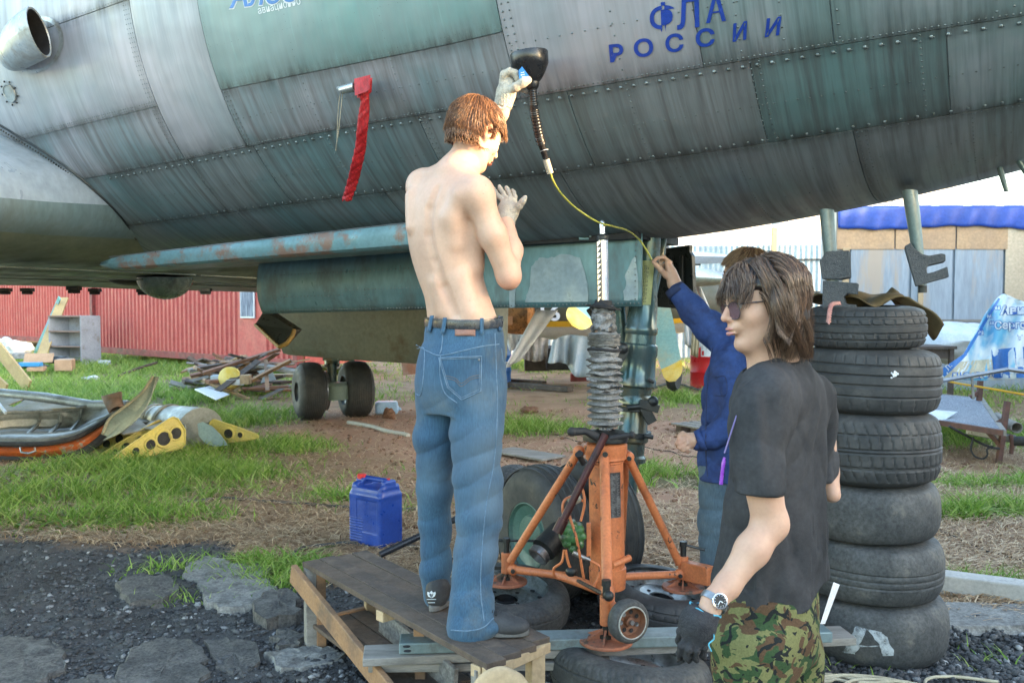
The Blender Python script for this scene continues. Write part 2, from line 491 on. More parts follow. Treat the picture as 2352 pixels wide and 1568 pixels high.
def on_hull(txt,p0,p1,mat,bold=0.01,ratio=None,height=None,shear=0.0,off=.003,name='lettering',hpx=None):
 """text whose baseline runs from frame point p0 to p1"""
 a0,f0=hull_hit(*p0);a1,f1=hull_hit(*p1)
 v,f=text_mesh(txt,1.0,bold,shear=shear)
 w=v[:,0].max()-v[:,0].min();x=(v[:,0]-v[:,0].min())/w
 capH=.72
 L=math.hypot(a1-a0,(f1-f0)*HR)
 if hpx:
  at,ft=hull_hit(p0[0]+hpx[0],p0[1]+hpx[1]);height=math.hypot(at-a0,(ft-f0)*HR)
 y=v[:,1]/capH*height
 R=HR
 ta=(a1-a0)/L;tb=(f1-f0)*R/L
 A_=a0+ta*x*L+y*tb*1.0
 S_=f0*R+tb*x*L-y*ta
 P=HP(A_,S_/R,off)
 mb=MB();mb.add([Vector(q)for q in P],f)
 return build(name,mb,mat,aircraft,smooth=False)
mBlue=M('lettering_blue',(.018,.065,.40),(.015,.05,.32),30,rough=.4,fine=.2)
mBlueL=M('lettering_light_blue',(.07,.22,.55),(.06,.2,.5),30,rough=.4)
mWht=M('lettering_white',(.7,.75,.78),(.6,.65,.7),30,rough=.5)
on_hull('Ф',(1494,73),(1556,66),mBlue,.012,hpx=(-8,-58))
on_hull('Л',(1556,67),(1607,60),mBlue,.02,hpx=(-8,-66))
on_hull('А',(1622,52),(1668,46),mBlue,.02,hpx=(-8,-62))
for ch,x0,y0,x1,y1 in(('Р',1402,142,1434,139),('О',1458,131,1502,126),('С',1530,120,1571,115),('С',1599,108,1642,103),('И',1683,95,1719,88),('И',1757,84,1795,78)):
 on_hull(ch,(x0,y0),(x1,y1),mBlue,.028,hpx=(-7,-37),shear=(.12 if ch=='И' else 0))
on_hull('Алос',(526,20),(690,2),mWht,.045,hpx=(2,-46),shear=.25,off=.003)
on_hull('Алос',(528,19),(690,1),mBlueL,.018,hpx=(2,-45),shear=.25,off=.0045)
on_hull('авиационно',(595,33),(692,10),mWht,.006,hpx=(-3,-17))
# --- aircraft: wing, keel, doors, gear, fittings
def LP(a,b,z):return Vector((HC[0]+a*CT+b*ST,HC[1]-a*ST+b*CT,z))
def smooth_curve(pts,n):
 """Catmull-Rom through 2D/3D points"""
 P=np.array(pts,dtype=float);m=len(P);out=[]
 Q=np.vstack([2*P[0]-P[1],P,2*P[-1]-P[-2]])
 for t in np.linspace(0,m-1-1e-9,n):
  i=int(t);f=t-i;p0,p1,p2,p3=Q[i:i+4]
  out.append(.5*((2*p1)+(-p0+p2)*f+(2*p0-5*p1+4*p2-p3)*f*f+(-p0+3*p1-3*p2+p3)*f**3))
 return np.array(out)
mWingTop=M('wing_paint_pale',(.36,.40,.44),(.27,.33,.37),1.6,rough=.4,metal=.2,stretch=(1,1,.5),dirt=(.13,.17,.18),dsc=5,dlo=.60,dhi=.74,bump=.05,bsc=6)
mWingLow=M('wing_paint_olive',(.20,.21,.15),(.15,.17,.135),2.2,rough=.45,metal=.15,dirt=(.07,.075,.06),dsc=3,dlo=.52,dhi=.75)
mTealW=M('teal_metal_worn',(.12,.235,.255),(.15,.26,.28),3,rough=.42,metal=.25,dirt=(.19,.12,.09),dsc=5,dlo=.50,dhi=.60,chip=(.32,.34,.34),csc=14,cth=.66,bump=.1,bsc=40)
mTealD=M('teal_door_paint',(.10,.205,.225),(.145,.25,.265),2.0,rough=.38,metal=.25,dirt=(.10,.125,.125),dsc=3.0,dlo=.52,dhi=.68,chip=(.33,.35,.34),csc=10,cth=.69,stretch=(1,1,.45))
mGreyPatch=M('door_patch_grey',(.25,.31,.34),(.21,.27,.30),3,rough=.4,metal=.25)
mBlack=M('black_rubber',(.018,.018,.02),(.03,.03,.032),8,rough=.75)
mDarkM=M('dark_metal',(.035,.04,.042),(.06,.06,.058),8,rough=.45,metal=.6)
mChrome=M('polished_steel',(.80,.80,.84),(.7,.7,.75),8,rough=.16,metal=.85,rvar=.05)
mSteel=M('bare_steel',(.35,.36,.37),(.25,.25,.25),9,rough=.38,metal=.8)
prof=smooth_curve([(-7.6,2.30),(-6.0,2.62),(-4.6,2.80),(-3.6,2.74),(-2.98,2.585),(-2.67,2.43),(-2.45,2.28),(-2.36,2.12),(-2.37,2.0),(-2.46,1.90),(-2.68,1.80),(-3.1,1.735),(-4.2,1.69),(-6,1.72),(-7.6,2.26)],96)
LEa,CH=-2.36,5.24
secs=[]
spans=[(-5.0,.80,.62,.10),(-2.5,.92,.75,.04),(-1.25,1,.92,0.0),(-.6,1,1,0),(0.8,1,1,0),(1.6,1,.82,-.02),(4,.95,.72,-.045),(8,.85,.55,.02),(12,.7,.38,.12),(13,.55,.2,.2)]
for b,ch,tk,dz in spans:
 S=[]
 for(a,z)in prof:
  S.append(LP(LEa+(a-LEa)*ch,b,1.69+(z-1.69)*tk+dz+(1-tk)*.02))
 secs.append(S)
S2=[]
bs=[s_[0]for s_ in spans]
arr=np.array([[list(p)for p in S]for S in secs])
tb=np.concatenate([np.linspace(bs[i],bs[i+1],8)[:-1]for i in range(len(bs)-1)]+[[bs[-1]]])
G3=np.stack([np.stack([np.interp(tb,bs,arr[:,k,c])for c in range(3)],-1)for k in range(arr.shape[1])],1)
up=G3[:,:50];lo=G3[:,49:]
build('wing_upper_skin',MB().grid(up),mWingTop,aircraft)
mWingNose=M('wing_nose_teal',(.13,.19,.195),(.17,.22,.225),2.2,rough=.42,metal=.15,stretch=(1,1,.3),dirt=(.09,.11,.10),dsc=4,dlo=.5,dhi=.72)
build('wing_nose_skin',MB().grid(lo[:,:13]),mWingNose,aircraft);build('wing_lower_skin',MB().grid(lo[:,12:]),mWingLow,aircraft)
for gg in(G3[0],G3[-1]):build('wing_tip_rib',MB().add([Vector(x)for x in gg],[tuple(range(len(gg)))]),mWingTop,aircraft,smooth=False)
for da in(-.55,-1.05,-1.7):
 mb=MB();aL=LEa+da
 for b0,b1 in((-1.4,.2),(.25,3.2),(3.3,9)):
  mb.bar(LP(aL,b0,1.722-.03*(da<-.6)-(.01 if b0>0 else 0)),LP(aL,b1,1.715-.03*(da<-.6)-.03*(b0>0)),.05,.008)
 build('underside_strip',mb,mWingLow,aircraft)
rp=smooth_curve([(-4.4,2.86),(-3.6,2.76),(-2.98,2.59),(-2.67,2.43),(-2.45,2.27),(-2.36,2.12),(-2.37,2.0),(-2.47,1.90)],60)
pts=[]
for a,z in rp:
 R=float(hull_R(a));zc=float(hull_zb(a))+R;q=(zc-z)/R
 ph=math.asin(max(-1,min(1,q)));pts.append(Vector(HP(a+.004,ph,.001)))
build('root_seal',MB().tube(pts,.0075,8),mDarkM,aircraft)
RV2=[]
vs=[];
mb=MB()
for i in range(0,len(pts)-1):
 for k in(0.25,.75):
  c=pts[i].lerp(pts[i+1],k)+Vector((-.03,-.004,-.006));mb.ball(c,.006,6,4)
build('root_fasteners',mb,mDarkM,aircraft,kind='stuff')
mDome=M('dome_green_glass',(.07,.12,.11),(.12,.16,.14),12,rough=.25,dirt=(.02,.02,.02),dsc=14,spec=.8)
c=W(379,638,6.9);c.z=1.705
mb=MB();prof2=[(.205*sin(t),-.165*cos(t))for t in np.linspace(0,pi/2,9)]
mb.lathe(prof2,c,(0,0,1),24)
build('landing_light',mb,mDome,aircraft)
c2=W(312,640,7.2);c2 .z=1.70
build('drain_fairing',MB().ball(c2,(.22,.12,.05),14,8),mDarkM,aircraft)
for px,py,Y in((12,683,9.0),(63,683,9.0),(170,664,8.2),(218,684,9.2),(328,686,9.6),(352,686,9.6),(472,668,9.0)):
 c=W(px,py,Y);c.z=1.648
 mb=MB().box(c+V(0,0,.0),(.11,.08,.035));mb.cyl(c+V(-.05,0,-.03),c+V(.05,0,-.03),.016,n=10)
 build('hinge_bracket',mb,mDarkM if px!=472 else mSteel,aircraft,bevel=.003)
def beam(name,pa,pb,ztop,zbot,thick,mat,rounded=True):
 pass
pR=W(985,535,4.52);pL=W(232,600,5.42)
n=26;rowsB=[]
for i in range(n+1):
 t=i/n;P=pL.lerp(pR,t)
 zt=lerp(1.775,1.915,t);zb=lerp(1.700,1.795,t);k=min(1,(t*1.9/.16)**.5)if t<.085 else 1
 zm=(zt+zb)/2;zt=lerp(zm,zt,.35+.65*k);zb=lerp(zm,zb,.35+.65*k)
 inn=Vector((ST,CT,0))*.26
 rowsB.append([P+inn+V(0,0,zt-P.z+.0),V(P.x,P.y,zt),V(P.x,P.y,zt-.012)-inn*.02,V(P.x,P.y,(zt+zb)/2)-inn*.05,V(P.x,P.y,zb+.012)-inn*.02,V(P.x,P.y,zb)+inn*.05,V(P.x,P.y,zb)+inn])
build('keel_beam',MB().grid([[list(p)for p in r]for r in rowsB]),mTealW,aircraft,solid=.004,angle=30)
mb=MB().tube([pL.lerp(pR,t)+V(0,0,lerp(1.777,1.917,t)-pL.lerp(pR,t).z)for t in np.linspace(.03,1,12)],.004,6)
build('keel_beam_lip',mb,mSteel,aircraft)
def wall_panel(name,p0,p1,z0a,z1a,z0b,z1b,thick,mat,nrm=None,bulge=0.0,cut=0.0):
 """vertical sheet from p0 to p1 (xy); z range a at p0, b at p1"""
 d=(p1-p0);d.z=0;nn=Vector((d.y,-d.x,0)).normalized()
 nu,nv=30,8;P=[]
 for i in range(nu+1):
  t=i/nu;r=[]
  for j in range(nv+1):
   s_=j/nv;q=p0 .lerp(p1,t);z=lerp(lerp(z0a,z0b,t),lerp(z1a,z1b,t),s_)
   o_=bulge*(1-(2*s_-1)**2)-.05*max(0,.25-s_)**1*(1 if bulge else 0)
   r.append(list(V(q.x,q.y,z)+nn*o_))
  P.append(r)
 return build(name,MB().grid(P),mat,aircraft,solid=thick,angle=60)
dR=W(1475,600,4.45);dM=W(1166,600,5.0);dL=W(600,600,5.82);dL.z=dR.z=dM.z=0
dd=(dR-dL).normalized();dn=Vector((dd.y,-dd.x,0))
Lq=(dR-dL).length;split=.535
dS=dL.lerp(dR,split)
wall_panel('gear_door',dL,dS-dd*.004,1.445,1.80,1.478,1.842,.012,mTealD,bulge=.035)
wall_panel('gear_door',dS+dd*.004,dR,1.478,1.826,1.492,1.862,.012,mTealD,bulge=0)
def door_pt(t,s_,off=.009):
 q=dL.lerp(dR,t);z=lerp(lerp(1.445,1.492,t),lerp(1.80,1.862,t),s_)
 return V(q.x,q.y,z)-dn*0+(dn*off)
def on_door(px,py):
 d=W(px,py,1.0)-V(0,0,CAM_H)
 n_=dn;t=(dR-V(0,0,CAM_H)).dot(n_)/d.dot(n_)
 return V(0,0,CAM_H)+d*t
def patch(pts,mat,name,off=.0085):
 mb=MB();P=[on_door(*p)+dn*off for p in pts];mb.add(P,[tuple(range(len(P)))])
 return build(name,mb,mat,aircraft,smooth=False)
def wob(pts,amp,sub=6,seed=0):
 r=random.Random(seed);out=[]
 for i in range(len(pts)):
  a,b=pts[i],pts[(i+1)%len(pts)]
  for k in range(sub):
   t=k/sub;j=amp*(0 if k==0 else 1)
   out.append((a[0]+(b[0]-a[0])*t+r.uniform(-j,j),a[1]+(b[1]-a[1])*t+r.uniform(-j,j)))
 return out
rows_=MB()
for t in np.linspace(.01,.995,118):
 if abs(t-split)<.004:continue
 rows_.ball(door_pt(t,.045,.010 if t>split else .012),.0042,6,4)
for t in np.linspace(split+.01,.99,40):rows_.ball(door_pt(t,.93),.0042,6,4)
for s_ in np.linspace(.1,.9,11):
 rows_.ball(door_pt(.988,s_),.0042,6,4);rows_.ball(door_pt(split+.012,s_),.0038,6,4);rows_.ball(door_pt(.06,s_,.035),.0038,6,4)
for t in np.linspace(.08,.5,40):rows_.ball(door_pt(t,.28 if t<.28 else .36,.036),.0036,6,4)
for t in np.linspace(.08,.5,36):rows_.ball(door_pt(t,.66,.040),.0036,6,4)
for s_ in np.linspace(.1,.7,8):
 for t in(.22,.232,.34,.352,.44):rows_.ball(door_pt(t,s_,.037),.0036,6,4)
build('door_rivets',rows_,mRiv,aircraft,kind='stuff')
patch([(1208,694)]+wob([(1208,694),(1214,672),(1222,612),(1240,592),(1268,590),(1300,584),(1334,592),(1348,640),(1352,688)],3,4,3)[1:-3]+[(1352,693)],mGreyPatch,'repaint_patch')
patch(wob([(1434,690),(1433,668),(1440,652),(1438,630),(1452,600),(1462,588),(1467,640),(1466,690)],2,3,5),mGreyPatch,'repaint_patch')
patch(wob([(1172,706),(1174,640),(1182,600),(1188,640),(1184,706)],1.5,3,8),mGreyPatch,'repaint_patch')
c=W(1343,536,4.55)
mb=MB();s_=.055
for dx,dz,w,h in((0,.045,.12,.02),(0,-.045,.12,.02),(-.05,0,.02,.07),(.05,0,.02,.07)):mb.box(c+V(dx*.5,-dx*.3,dz*.6),(w*.5,.04,h*.65))
build('latch',mb,mTealW,aircraft,bevel=.002)
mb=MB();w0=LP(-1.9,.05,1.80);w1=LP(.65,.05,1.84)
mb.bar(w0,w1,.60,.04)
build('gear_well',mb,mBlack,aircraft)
q0=W(1492,600,5.25);q1_=W(1590,600,5.0);
P0,P1=V(q0 .x,q0 .y,0),V(q1_.x,q1_.y,0)
mInn=M('door_inside_black',(.022,.026,.024),(.035,.038,.034),6,rough=.35,metal=.2)
def dz(py,Y):return W(0,py,Y).z
mb=MB();dq=(P1-P0)
nrm=Vector((dq.y,-dq.x,0)).normalized()
poly=[(0,dz(704,5.2)),(1.05,dz(711,5.0)),(.985,dz(588,5.0)),(.93,dz(578,5.0)),(.93,dz(562,5.0)),(0,dz(574,5.2))]
mb.prism([(x,z)for x,z in poly],P0,dq,(0,0,1),-nrm*.03)
ff=build('gear_door',mb,mInn,aircraft,smooth=False,bevel=.004)
mb=MB()
for k in(.12,.56,.80):mb.bar(P0+dq*k+V(0,0,dz(700,5.1))+nrm*.012,P0+dq*k+V(0,0,dz(588,5.1))+nrm*.012,.022,.02,up=nrm)
build('door_stiffener',mb,mDarkM,aircraft,bevel=.003)
mStrut=M('strut_teal_oily',(.045,.115,.125),(.10,.13,.125),5,rough=.22,metal=.35,dirt=(.13,.115,.075),dsc=6,dlo=.48,dhi=.62,stretch=(1,1,.5),rvar=.1)
def vat(px,py,Y):return W(px,py,Y)
Ys=4.62
def legx(py):return lerp(1492,1436,(py-540)/(1165-540))
def seg(y0,y1,r0,r1=None,n=22):return((vat(legx(y0),y0,Ys),vat(legx(y1),y1,Ys),r0,r0 if r1 is None else r1))
mb=MB()
prf=[(540,.060),(600,.062),(640,.058),(700,.072),(748,.078),(752,.084),(764,.084),(768,.078),(788,.080),(792,.092),(812,.094),(820,.088),(866,.092),(872,.1),(884,.1),(890,.084),(905,.078),(912,.088),(926,.088),(932,.074),(985,.076),(992,.086),(1010,.086),(1016,.072),(1042,.072),(1048,.082),(1058,.082),(1064,.05),(1150,.052),(1175,.06)]
pts=[vat(legx(y),y,Ys)for y,r in prf]
mb.tube(pts,[r for y,r in prf],26)
build('nose_gear_leg',mb,mStrut,aircraft,angle=35)
mb=MB().tube([vat(1524,545,4.66),vat(1514,580,4.66),vat(1508,610,4.64),vat(1478,758,4.6)],[.018,.034,.036,.030],14)
build('drag_strut',mb,mStrut,aircraft)
mb=MB().cyl(vat(1406,560,4.7),vat(1428,795,4.7),.038,.036,16);mb.ball(vat(1430,815,4.66),(.05,.05,.055),12,8)
build('retraction_jack',mb,mStrut,aircraft)
mb=MB().bar(vat(1352,708,4.9),vat(1408,790,4.9),.03,.035)
build('link_arm',mb,mDarkM,aircraft,bevel=.006)
mb=MB()
for(x0,y0,x1,y1,r)in((1440,936,1500,930,.014),(1420,1000,1440,1000,.016),(1480,1000,1500,1004,.012),(1488,870,1502,878,.01)):
 mb.cyl(vat(x0,y0,Ys-.10),vat(x1,y1,Ys-.10),r,n=10)
mb.box(vat(1490,932,Ys-.09),(.10,.05,.04),(0,.3,0));mb.ball(vat(1500,922,Ys-.1),.028,10,6);mb.box(vat(1486,948,Ys-.09),(.05,.03,.11),(0,-.5,0))
mb.ball(vat(1430,800,Ys-.1),(.03,.02,.03),12,6);mb.box(vat(1420,828,Ys-.09),(.05,.03,.13),(0,.5,0))
for y in(936,996):mb.lathe([(.082,-.012),(.10,-.012),(.10,.012),(.082,.012)],vat(legx(y),y,Ys),(0,0,1),24,closed=True)
build('torque_link',mb,mDarkM,aircraft,bevel=.002,kind='stuff')
mPlate=M('placard_yellow',(.42,.42,.17),(.32,.34,.13),9,rough=.5)
def placard():
 n=7;P=[]
 for i in range(n):
  a=lerp(-.95,.35,i/(n-1))
  P.append([list(vat(legx(y),y,Ys)+V(.077*sin(a),-.077*cos(a),0))for y in np.linspace(700,600,2)])
 return MB().grid(P)
pl=build('placard',placard(),mPlate,aircraft)
mb=MB()
for i in range(26):
 y=612+i*3.2;rr=.0785
 for a0 in(-.75,-.3):
  a1=a0+(.34 if(i*7)%3 else .22)
  for s0 in np.linspace(a0,a1,4)[:-1]:
   s1_=s0+(a1-a0)/4.2
   q=[vat(legx(yy),yy,Ys)+V(rr*sin(a),-rr*cos(a),0)for yy,a in((y,s0),(y,s1_),(y+1.5,s1_),(y+1.5,s0))]
   mb.add(q,[(0,1,2,3)])
build('placard_lines',mb,mDarkM,pl,smooth=False)
mTyreA=M('aircraft_tyre_rubber',(.038,.04,.042),(.055,.053,.05),5,rough=.72,dirt=(.085,.075,.06),dsc=4,dlo=.5,dhi=.75,bump=.1,bsc=60)
mHubG=M('hub_green',(.05,.12,.10),(.07,.14,.12),6,rough=.5,dirt=(.03,.035,.03),dsc=7)
def air_wheel(parent,c,axis,R,w,hub_r,hub_mat,grooves=0,name='wheel'):
 prof=[];n=20
 for i in range(n+1):
  t=-pi/2*1.0+pi*i/n
  rr=hub_r+(R-hub_r)*(abs(cos(t))**.62);hh=w/2*(abs(sin(t))**.75)*(1 if t>0 else -1)
  hh*=1.0+.10*sin(pi*(rr-hub_r)/(R-hub_r)*.8)
  prof.append((rr,hh))
 tyre=build(name,MB().lathe(prof,c,axis,56),mTyreA,parent,angle=180)
 if grooves:
  mb=MB();hs=np.linspace(-w*.34,w*.34,grooves)
  for h in hs:
   rr=R*(1.002-.035*(abs(h)/(w*.34))**2.5)
   mb.lathe([(rr,h-.004),(rr+.004,h-.002),(rr+.004,h+.006),(rr,h+.008)],c,axis,56)
  build('tread_rib',mb,mTyreA,tyre,angle=180)
 for sgn in(1,-1):
  mb=MB().lathe([(hub_r*1.04,sgn*w*.47),(hub_r*.96,sgn*w*.5),(hub_r*.90,sgn*w*.42),(hub_r*.62,sgn*w*.34),(hub_r*.58,sgn*w*.40),(hub_r*.3,sgn*w*.42),(.001,sgn*w*.43)],c,axis,40)
  build('hub',mb,hub_mat,tyre,angle=35)
 return tyre
axn=Vector((-.84,-.54,0)).normalized()
c1=V(.16,4.54,.35)
air_wheel(aircraft,c1,axn,.345,.21,.17,mHubG,5)
air_wheel(aircraft,c1-axn*.30,axn,.345,.21,.17,mHubG,5)
mb=MB().cyl(c1+axn*.02,c1-axn*.3,.05,n=18)
build('axle',mb,mDarkM,aircraft)
mb=MB().tube([W(1330,1168,4.36),W(1290,1215,4.3),W(1248,1262,4.22)],[.05,.056,.062],20)
build('tow_tube',mb,mDarkM,aircraft)
mb=MB().lathe([(.052,0),(.052,.03),(.040,.032),(.038,-.01)],W(1243,1268,4.2),(W(1243,1268,4.2)-W(1300,1200,4.3)),24)
build('tube_collar',mb,mSteel,aircraft)
mNac=M('nacelle_olive_grey',(.15,.16,.125),(.12,.135,.115),1.4,rough=.5,metal=.1,dirt=(.085,.065,.035),dsc=2.2,dlo=.55,dhi=.7)
nL=V(-2.86,12.3,0);nR=V(-.25,10.85,0)
dnc=(nR-nL).normalized();nn=Vector((dnc.y,-dnc.x,0))
secsN=[]
for t,zb_,sq in((0,.86,0),(.04,.84,1),(.5,.80,1),(1,.78,1)):
 q=nL.lerp(nR,t);w_=.42
 S=[]
 for(u,z)in((-w_,2.4),(-w_*1.05,1.9),(-w_*1.0,1.4),(-w_*.93,zb_+.10),(-w_*.8,zb_),(w_*.8,zb_),(w_*.93,zb_+.1),(w_,1.4),(w_*1.05,1.9),(w_,2.4)):
  S.append(list(V(q.x,q.y,z)-nn*u))
 secsN.append(S)
build('engine_nacelle',MB().grid(secsN),mNac,aircraft,angle=30,bevel=.0)
for gg in(secsN[0],secsN[-1]):build('nacelle_bulkhead',MB().add([Vector(x)for x in gg],[tuple(range(10))]),mNac,aircraft,smooth=False)
eng=V(.95,10.15,2.28)
mb=MB().lathe([(.5,-1.3),(.62,-.9),(.66,-.4),(.60,0),(.5,.06),(.1,.07)],eng-dnc*.12,dnc,32)
build('engine_cowling',mb,mNac,aircraft)
hub=V(1.41,10.0,2.09);ax_a=Vector((CT,-ST,0));ax_b=Vector((ST,CT,0))
mb=MB().lathe([(.17,-.15),(.17,.1),(.1,.28),(.001,.34)],hub,ax_a,24)
spin=build('spinner',mb,mDarkM,aircraft)
mBlade=M('blade_teal',(.24,.48,.50),(.34,.55,.52),3,rough=.45,dirt=(.40,.46,.36),dsc=5,dlo=.5,dhi=.75)
mTip=M('blade_tip_yellow',(.80,.55,.07),(.82,.66,.22),6,rough=.5)
def blade(ang):
 d=ax_b*sin(ang)-Vector((0,0,1))*cos(ang);side=d.cross(ax_a).normalized()
 def sect(r,w,pitch):
  u=(side*cos(pitch)-ax_a*sin(pitch));v=d.cross(u)
  c=hub+d*r
  return[c+u*(-w/2),c+u*(-w/6)+v*.018,c+u*(w/4)+v*.014,c+u*(w/2),c+u*(w/4)-v*.006,c+u*(-w/6)-v*.008]
 R_=1.92
 def ww(r):
  k=r/R_
  w=.13+.19*sstep(.1,.45,k)-.05*sstep(.5,.9,k)
  return w*(sqrt(max(.0,1-max(0,(k-.90)/.10)**2))if k>.9 else 1)+.002
 P1,P2=[],[]
 for r in np.linspace(.12,R_*.86,14):P1 .append([list(x)for x in sect(r,ww(r),lerp(1.1,.75,r/R_))])
 for r in np.linspace(R_*.86,R_,9):P2 .append([list(x)for x in sect(r,ww(r),lerp(1.1,.75,r/R_))])
 for P in(P1,P2):
  for s_ in P:s_.append(s_[0])
 bl=build('propeller_blade',MB().grid(P1),mBlade,aircraft)
 build('blade_tip',MB().grid(P2),mTip,bl)
for a_ in(38,-66,128,-150):blade(radians(a_))
axm=Vector((-.9,-.43,0)).normalized()
mHubL=M('hub_light_green',(.20,.25,.20),(.14,.18,.15),6,rough=.5)
cm=W(763,905,12.0);cm.z=.37
wl=cm+axm*.30+V(.0,0,0);wr=cm-axm*.32
air_wheel(aircraft,wl,axm,.38,.34,.13,mBlack,11);air_wheel(aircraft,wr,axm,.38,.34,.20,mDarkM,11)
mb=MB().tube([V(cm.x-.02,cm.y+.1,.95),V(cm.x,cm.y,.7)],[.11,.10],16);mb.tube([V(cm.x,cm.y,.75),V(cm.x,cm.y,.35)],[.06,.06],14);mb.cyl(wl,wr,.07,n=16)
mb.bar(V(cm.x-.1,cm.y-.1,.8),V(cm.x+.3,cm.y,.78),.04,.05)
build('main_gear_leg',mb,mStrut,aircraft)
mb=MB().lathe([(.001,-.1),(.15,-.1),(.15,.08),(.12,.12),(.001,.13)],cm+V(.10,-.16,-.0),(0,0,1),24)
build('brake_drum',mb,mHubL,aircraft,angle=35)
build('brake_disc',MB().lathe([(.14,-.02),(.26,-.02),(.26,.03),(.14,.03)],cm+axm*.10,axm,32,closed=True),mSteel,aircraft,angle=30)
mDoorY=M('gear_door_inner_ochre',(.30,.19,.05),(.12,.08,.03),5,rough=.4)
mb=MB();A_=W(586,745,9.2);B_=W(607,712,9.2);C_=W(676,757,8.9);D_=W(641,797,8.9);th=V(.05,.12,0)
mb.add([A_,B_,C_,D_,A_+th,B_+th,C_+th,D_+th],[(0,1,2,3),(4,5,6,7),(0,1,5,4),(1,2,6,5),(2,3,7,6),(3,0,4,7)])
dy=build('gear_door',mb,mInn,aircraft,smooth=False)
mb=MB().bar(A_+V(0,-.01,0),D_+V(0,-.01,0),.018,.03);
crv=[D_,D_.lerp(C_,.35)+V(.03,-.02,-.02),D_.lerp(C_,.7)+V(.03,-.02,-.01),C_]
mb.tube(crv,.022,8);
build('door_rim',mb,mDoorY,dy)
# ---------------------------------------------------------------- fittings on the near side
mScoop=M('scoop_grey_metal',(.36,.40,.42),(.28,.32,.33),4,rough=.38,metal=.35,dirt=(.15,.13,.10),dsc=6,dlo=.5,dhi=.7)
a0,p0=hull_hit(12,140);a1,p1=hull_hit(128,82)
base0=Vector(HP(a0,p0));base1=Vector(HP(a1,p1));N0=HN(a1,p1);dirx=(base1-base0).normalized()
mouth=base1+N0*.115+dirx*.03;updir=N0 .cross(dirx).normalized()
if updir.z<0:updir=-updir
P=[]
m=14
for i in range(m+1):
 t=i/m;c=base0 .lerp(mouth,t);c=base0+(base1-base0)*t+N0*(.115*sin(t*pi/2)**.9-.0)+dirx*.03*t
 rad=.125*sqrt(max(0.0,1-(1-t)**2.2))**.9+.002
 P.append([list(c+(updir*sin(a)*rad*1.0+(N0*.80+dirx*.5*t)*cos(a)*rad*.95))for a in np.linspace(0,2*pi,33)])
sc_=build('exhaust_scoop',MB().grid(P),mScoop,aircraft,angle=60)
Pin=[]
for t,k in((1,1.0),(1.012,.97),(1.0,.90),(.85,.80),(.62,.6),(.6,.01)):
 c=base0+(base1-base0)*t+N0*.115*min(1,sin(min(t,1)*pi/2))**.9+dirx*.03*t;rad=.127*k
 Pin.append([list(c+(updir*sin(a)*rad+(N0*.80+dirx*.5)*cos(a)*rad*.95))for a in np.linspace(0,2*pi,33)])
build('scoop_rim',MB().grid(Pin[:3]),mScoop,sc_);build('scoop_duct',MB().grid(Pin[2:]),mBlack,sc_)
mb=MB()
P=[]
for i in range(41):
 a=2*pi*i/40;row=[]
 for k,o_ in((1.0,.004),(1.16,.003)):
  c=base0 .lerp(base1,.62);q=c+dirx*cos(a)*(.205*k)+updir*sin(a)*(.115*k)
  x=q.x-HC[0];y=q.y-HC[1];aa=x*CT-y*ST;bb=x*ST+y*CT;R=float(hull_R(aa));zc=float(hull_zb(aa))+R
  row.append(list(HP(aa,atan2(zc-q.z,-bb),o_)))
 P.append(row)
build('scoop_flange',MB().grid(P),mScoop,sc_)
ap,pp=hull_hit(24,214);c=Vector(HP(ap,pp,.004));N_=HN(ap,pp)
mb=MB().lathe([(.001,.004),(.042,.004),(.044,.008),(.05,.008),(.052,0)],c,N_,32)
pt_=build('inspection_port',mb,mScoop,aircraft,angle=30)
mb=MB();u_,v_,_=frame_of(N_)
for k in range(9):mb.ball(c+(u_*cos(k*.698)+v_*sin(k*.698))*.064+N_*.002,.006,6,4)
build('port_screws',mb,mDarkM,pt_)
mFoam=M('foam_dark_grey',(.055,.065,.075),(.10,.11,.12),90,lo=.3,hi=.7,rough=.95,bump=.9,bsc=160)
mFoamE=mFoam
mPod=M('mast_grey_green',(.13,.19,.185),(.17,.215,.21),5,rough=.4,metal=.15,dirt=(.22,.25,.24),dsc=10,dlo=.55,dhi=.7)
def mast(p0,p1,Y,r0,r1):
 a=W(*p0,Y);b=W(*p1,Y);t=(b-a)
 P=[];n=20;ux=Vector((CT,-ST,0));uy=Vector((ST,CT,0))
 for k in np.linspace(-.08,1,8):
  c=a+t*k;r=lerp(r0,r1,max(k,0))
  P.append([list(c+ux*cos(w)*r*.8+uy*sin(w)*r*1.7)for w in np.linspace(0,2*pi,n+1)])
 return P
Yf1,Yf2=3.95,3.85
f1=build('antenna_mast',MB().grid(mast((1900,498),(1916,690),Yf1,.036,.030)),mPod,aircraft)
f2=build('antenna_mast',MB().grid(mast((2092,455),(2118,655),Yf2,.038,.024)),mPod,aircraft)
mb=MB();c_=W(2119,656,Yf2);mb.cyl(c_,c_+V(0,0,-.03),.018,n=12);build('mast_foot',mb,mDarkM,f2)
for p0,p1,Y in(((2296,385),(2312,440),3.78),((2338,368),(2362,408),3.72)):
 build('drain_mast',MB().grid(mast(p0,p1,Y,.016,.012)),mPod,aircraft)
 q=W(*p1,Y);
def foam(pts,Y,th,label):
 o=W(*pts[0],Y);P=[W(x,y,Y)for x,y in pts]
 poly=[(p.x-o.x,p.z-o.z)for p in P]
 mb=MB().prism(poly,o,(1,0,0),(0,0,1),(th*.42,th,.0))
 f=build('foam_block',mb,mFoam,None,smooth=False,bevel=.004)
 f.location=(0,0,0);tag(f,label,'foam block','grey foam blocks pushed onto the masts');return f
foam([(1882,600),(1898,577),(1950,575),(1952,636),(1947,638),(1930,641),(1888,641)],Yf1-.07,.15,'upper squarish grey foam block on the left mast, above the notched one')
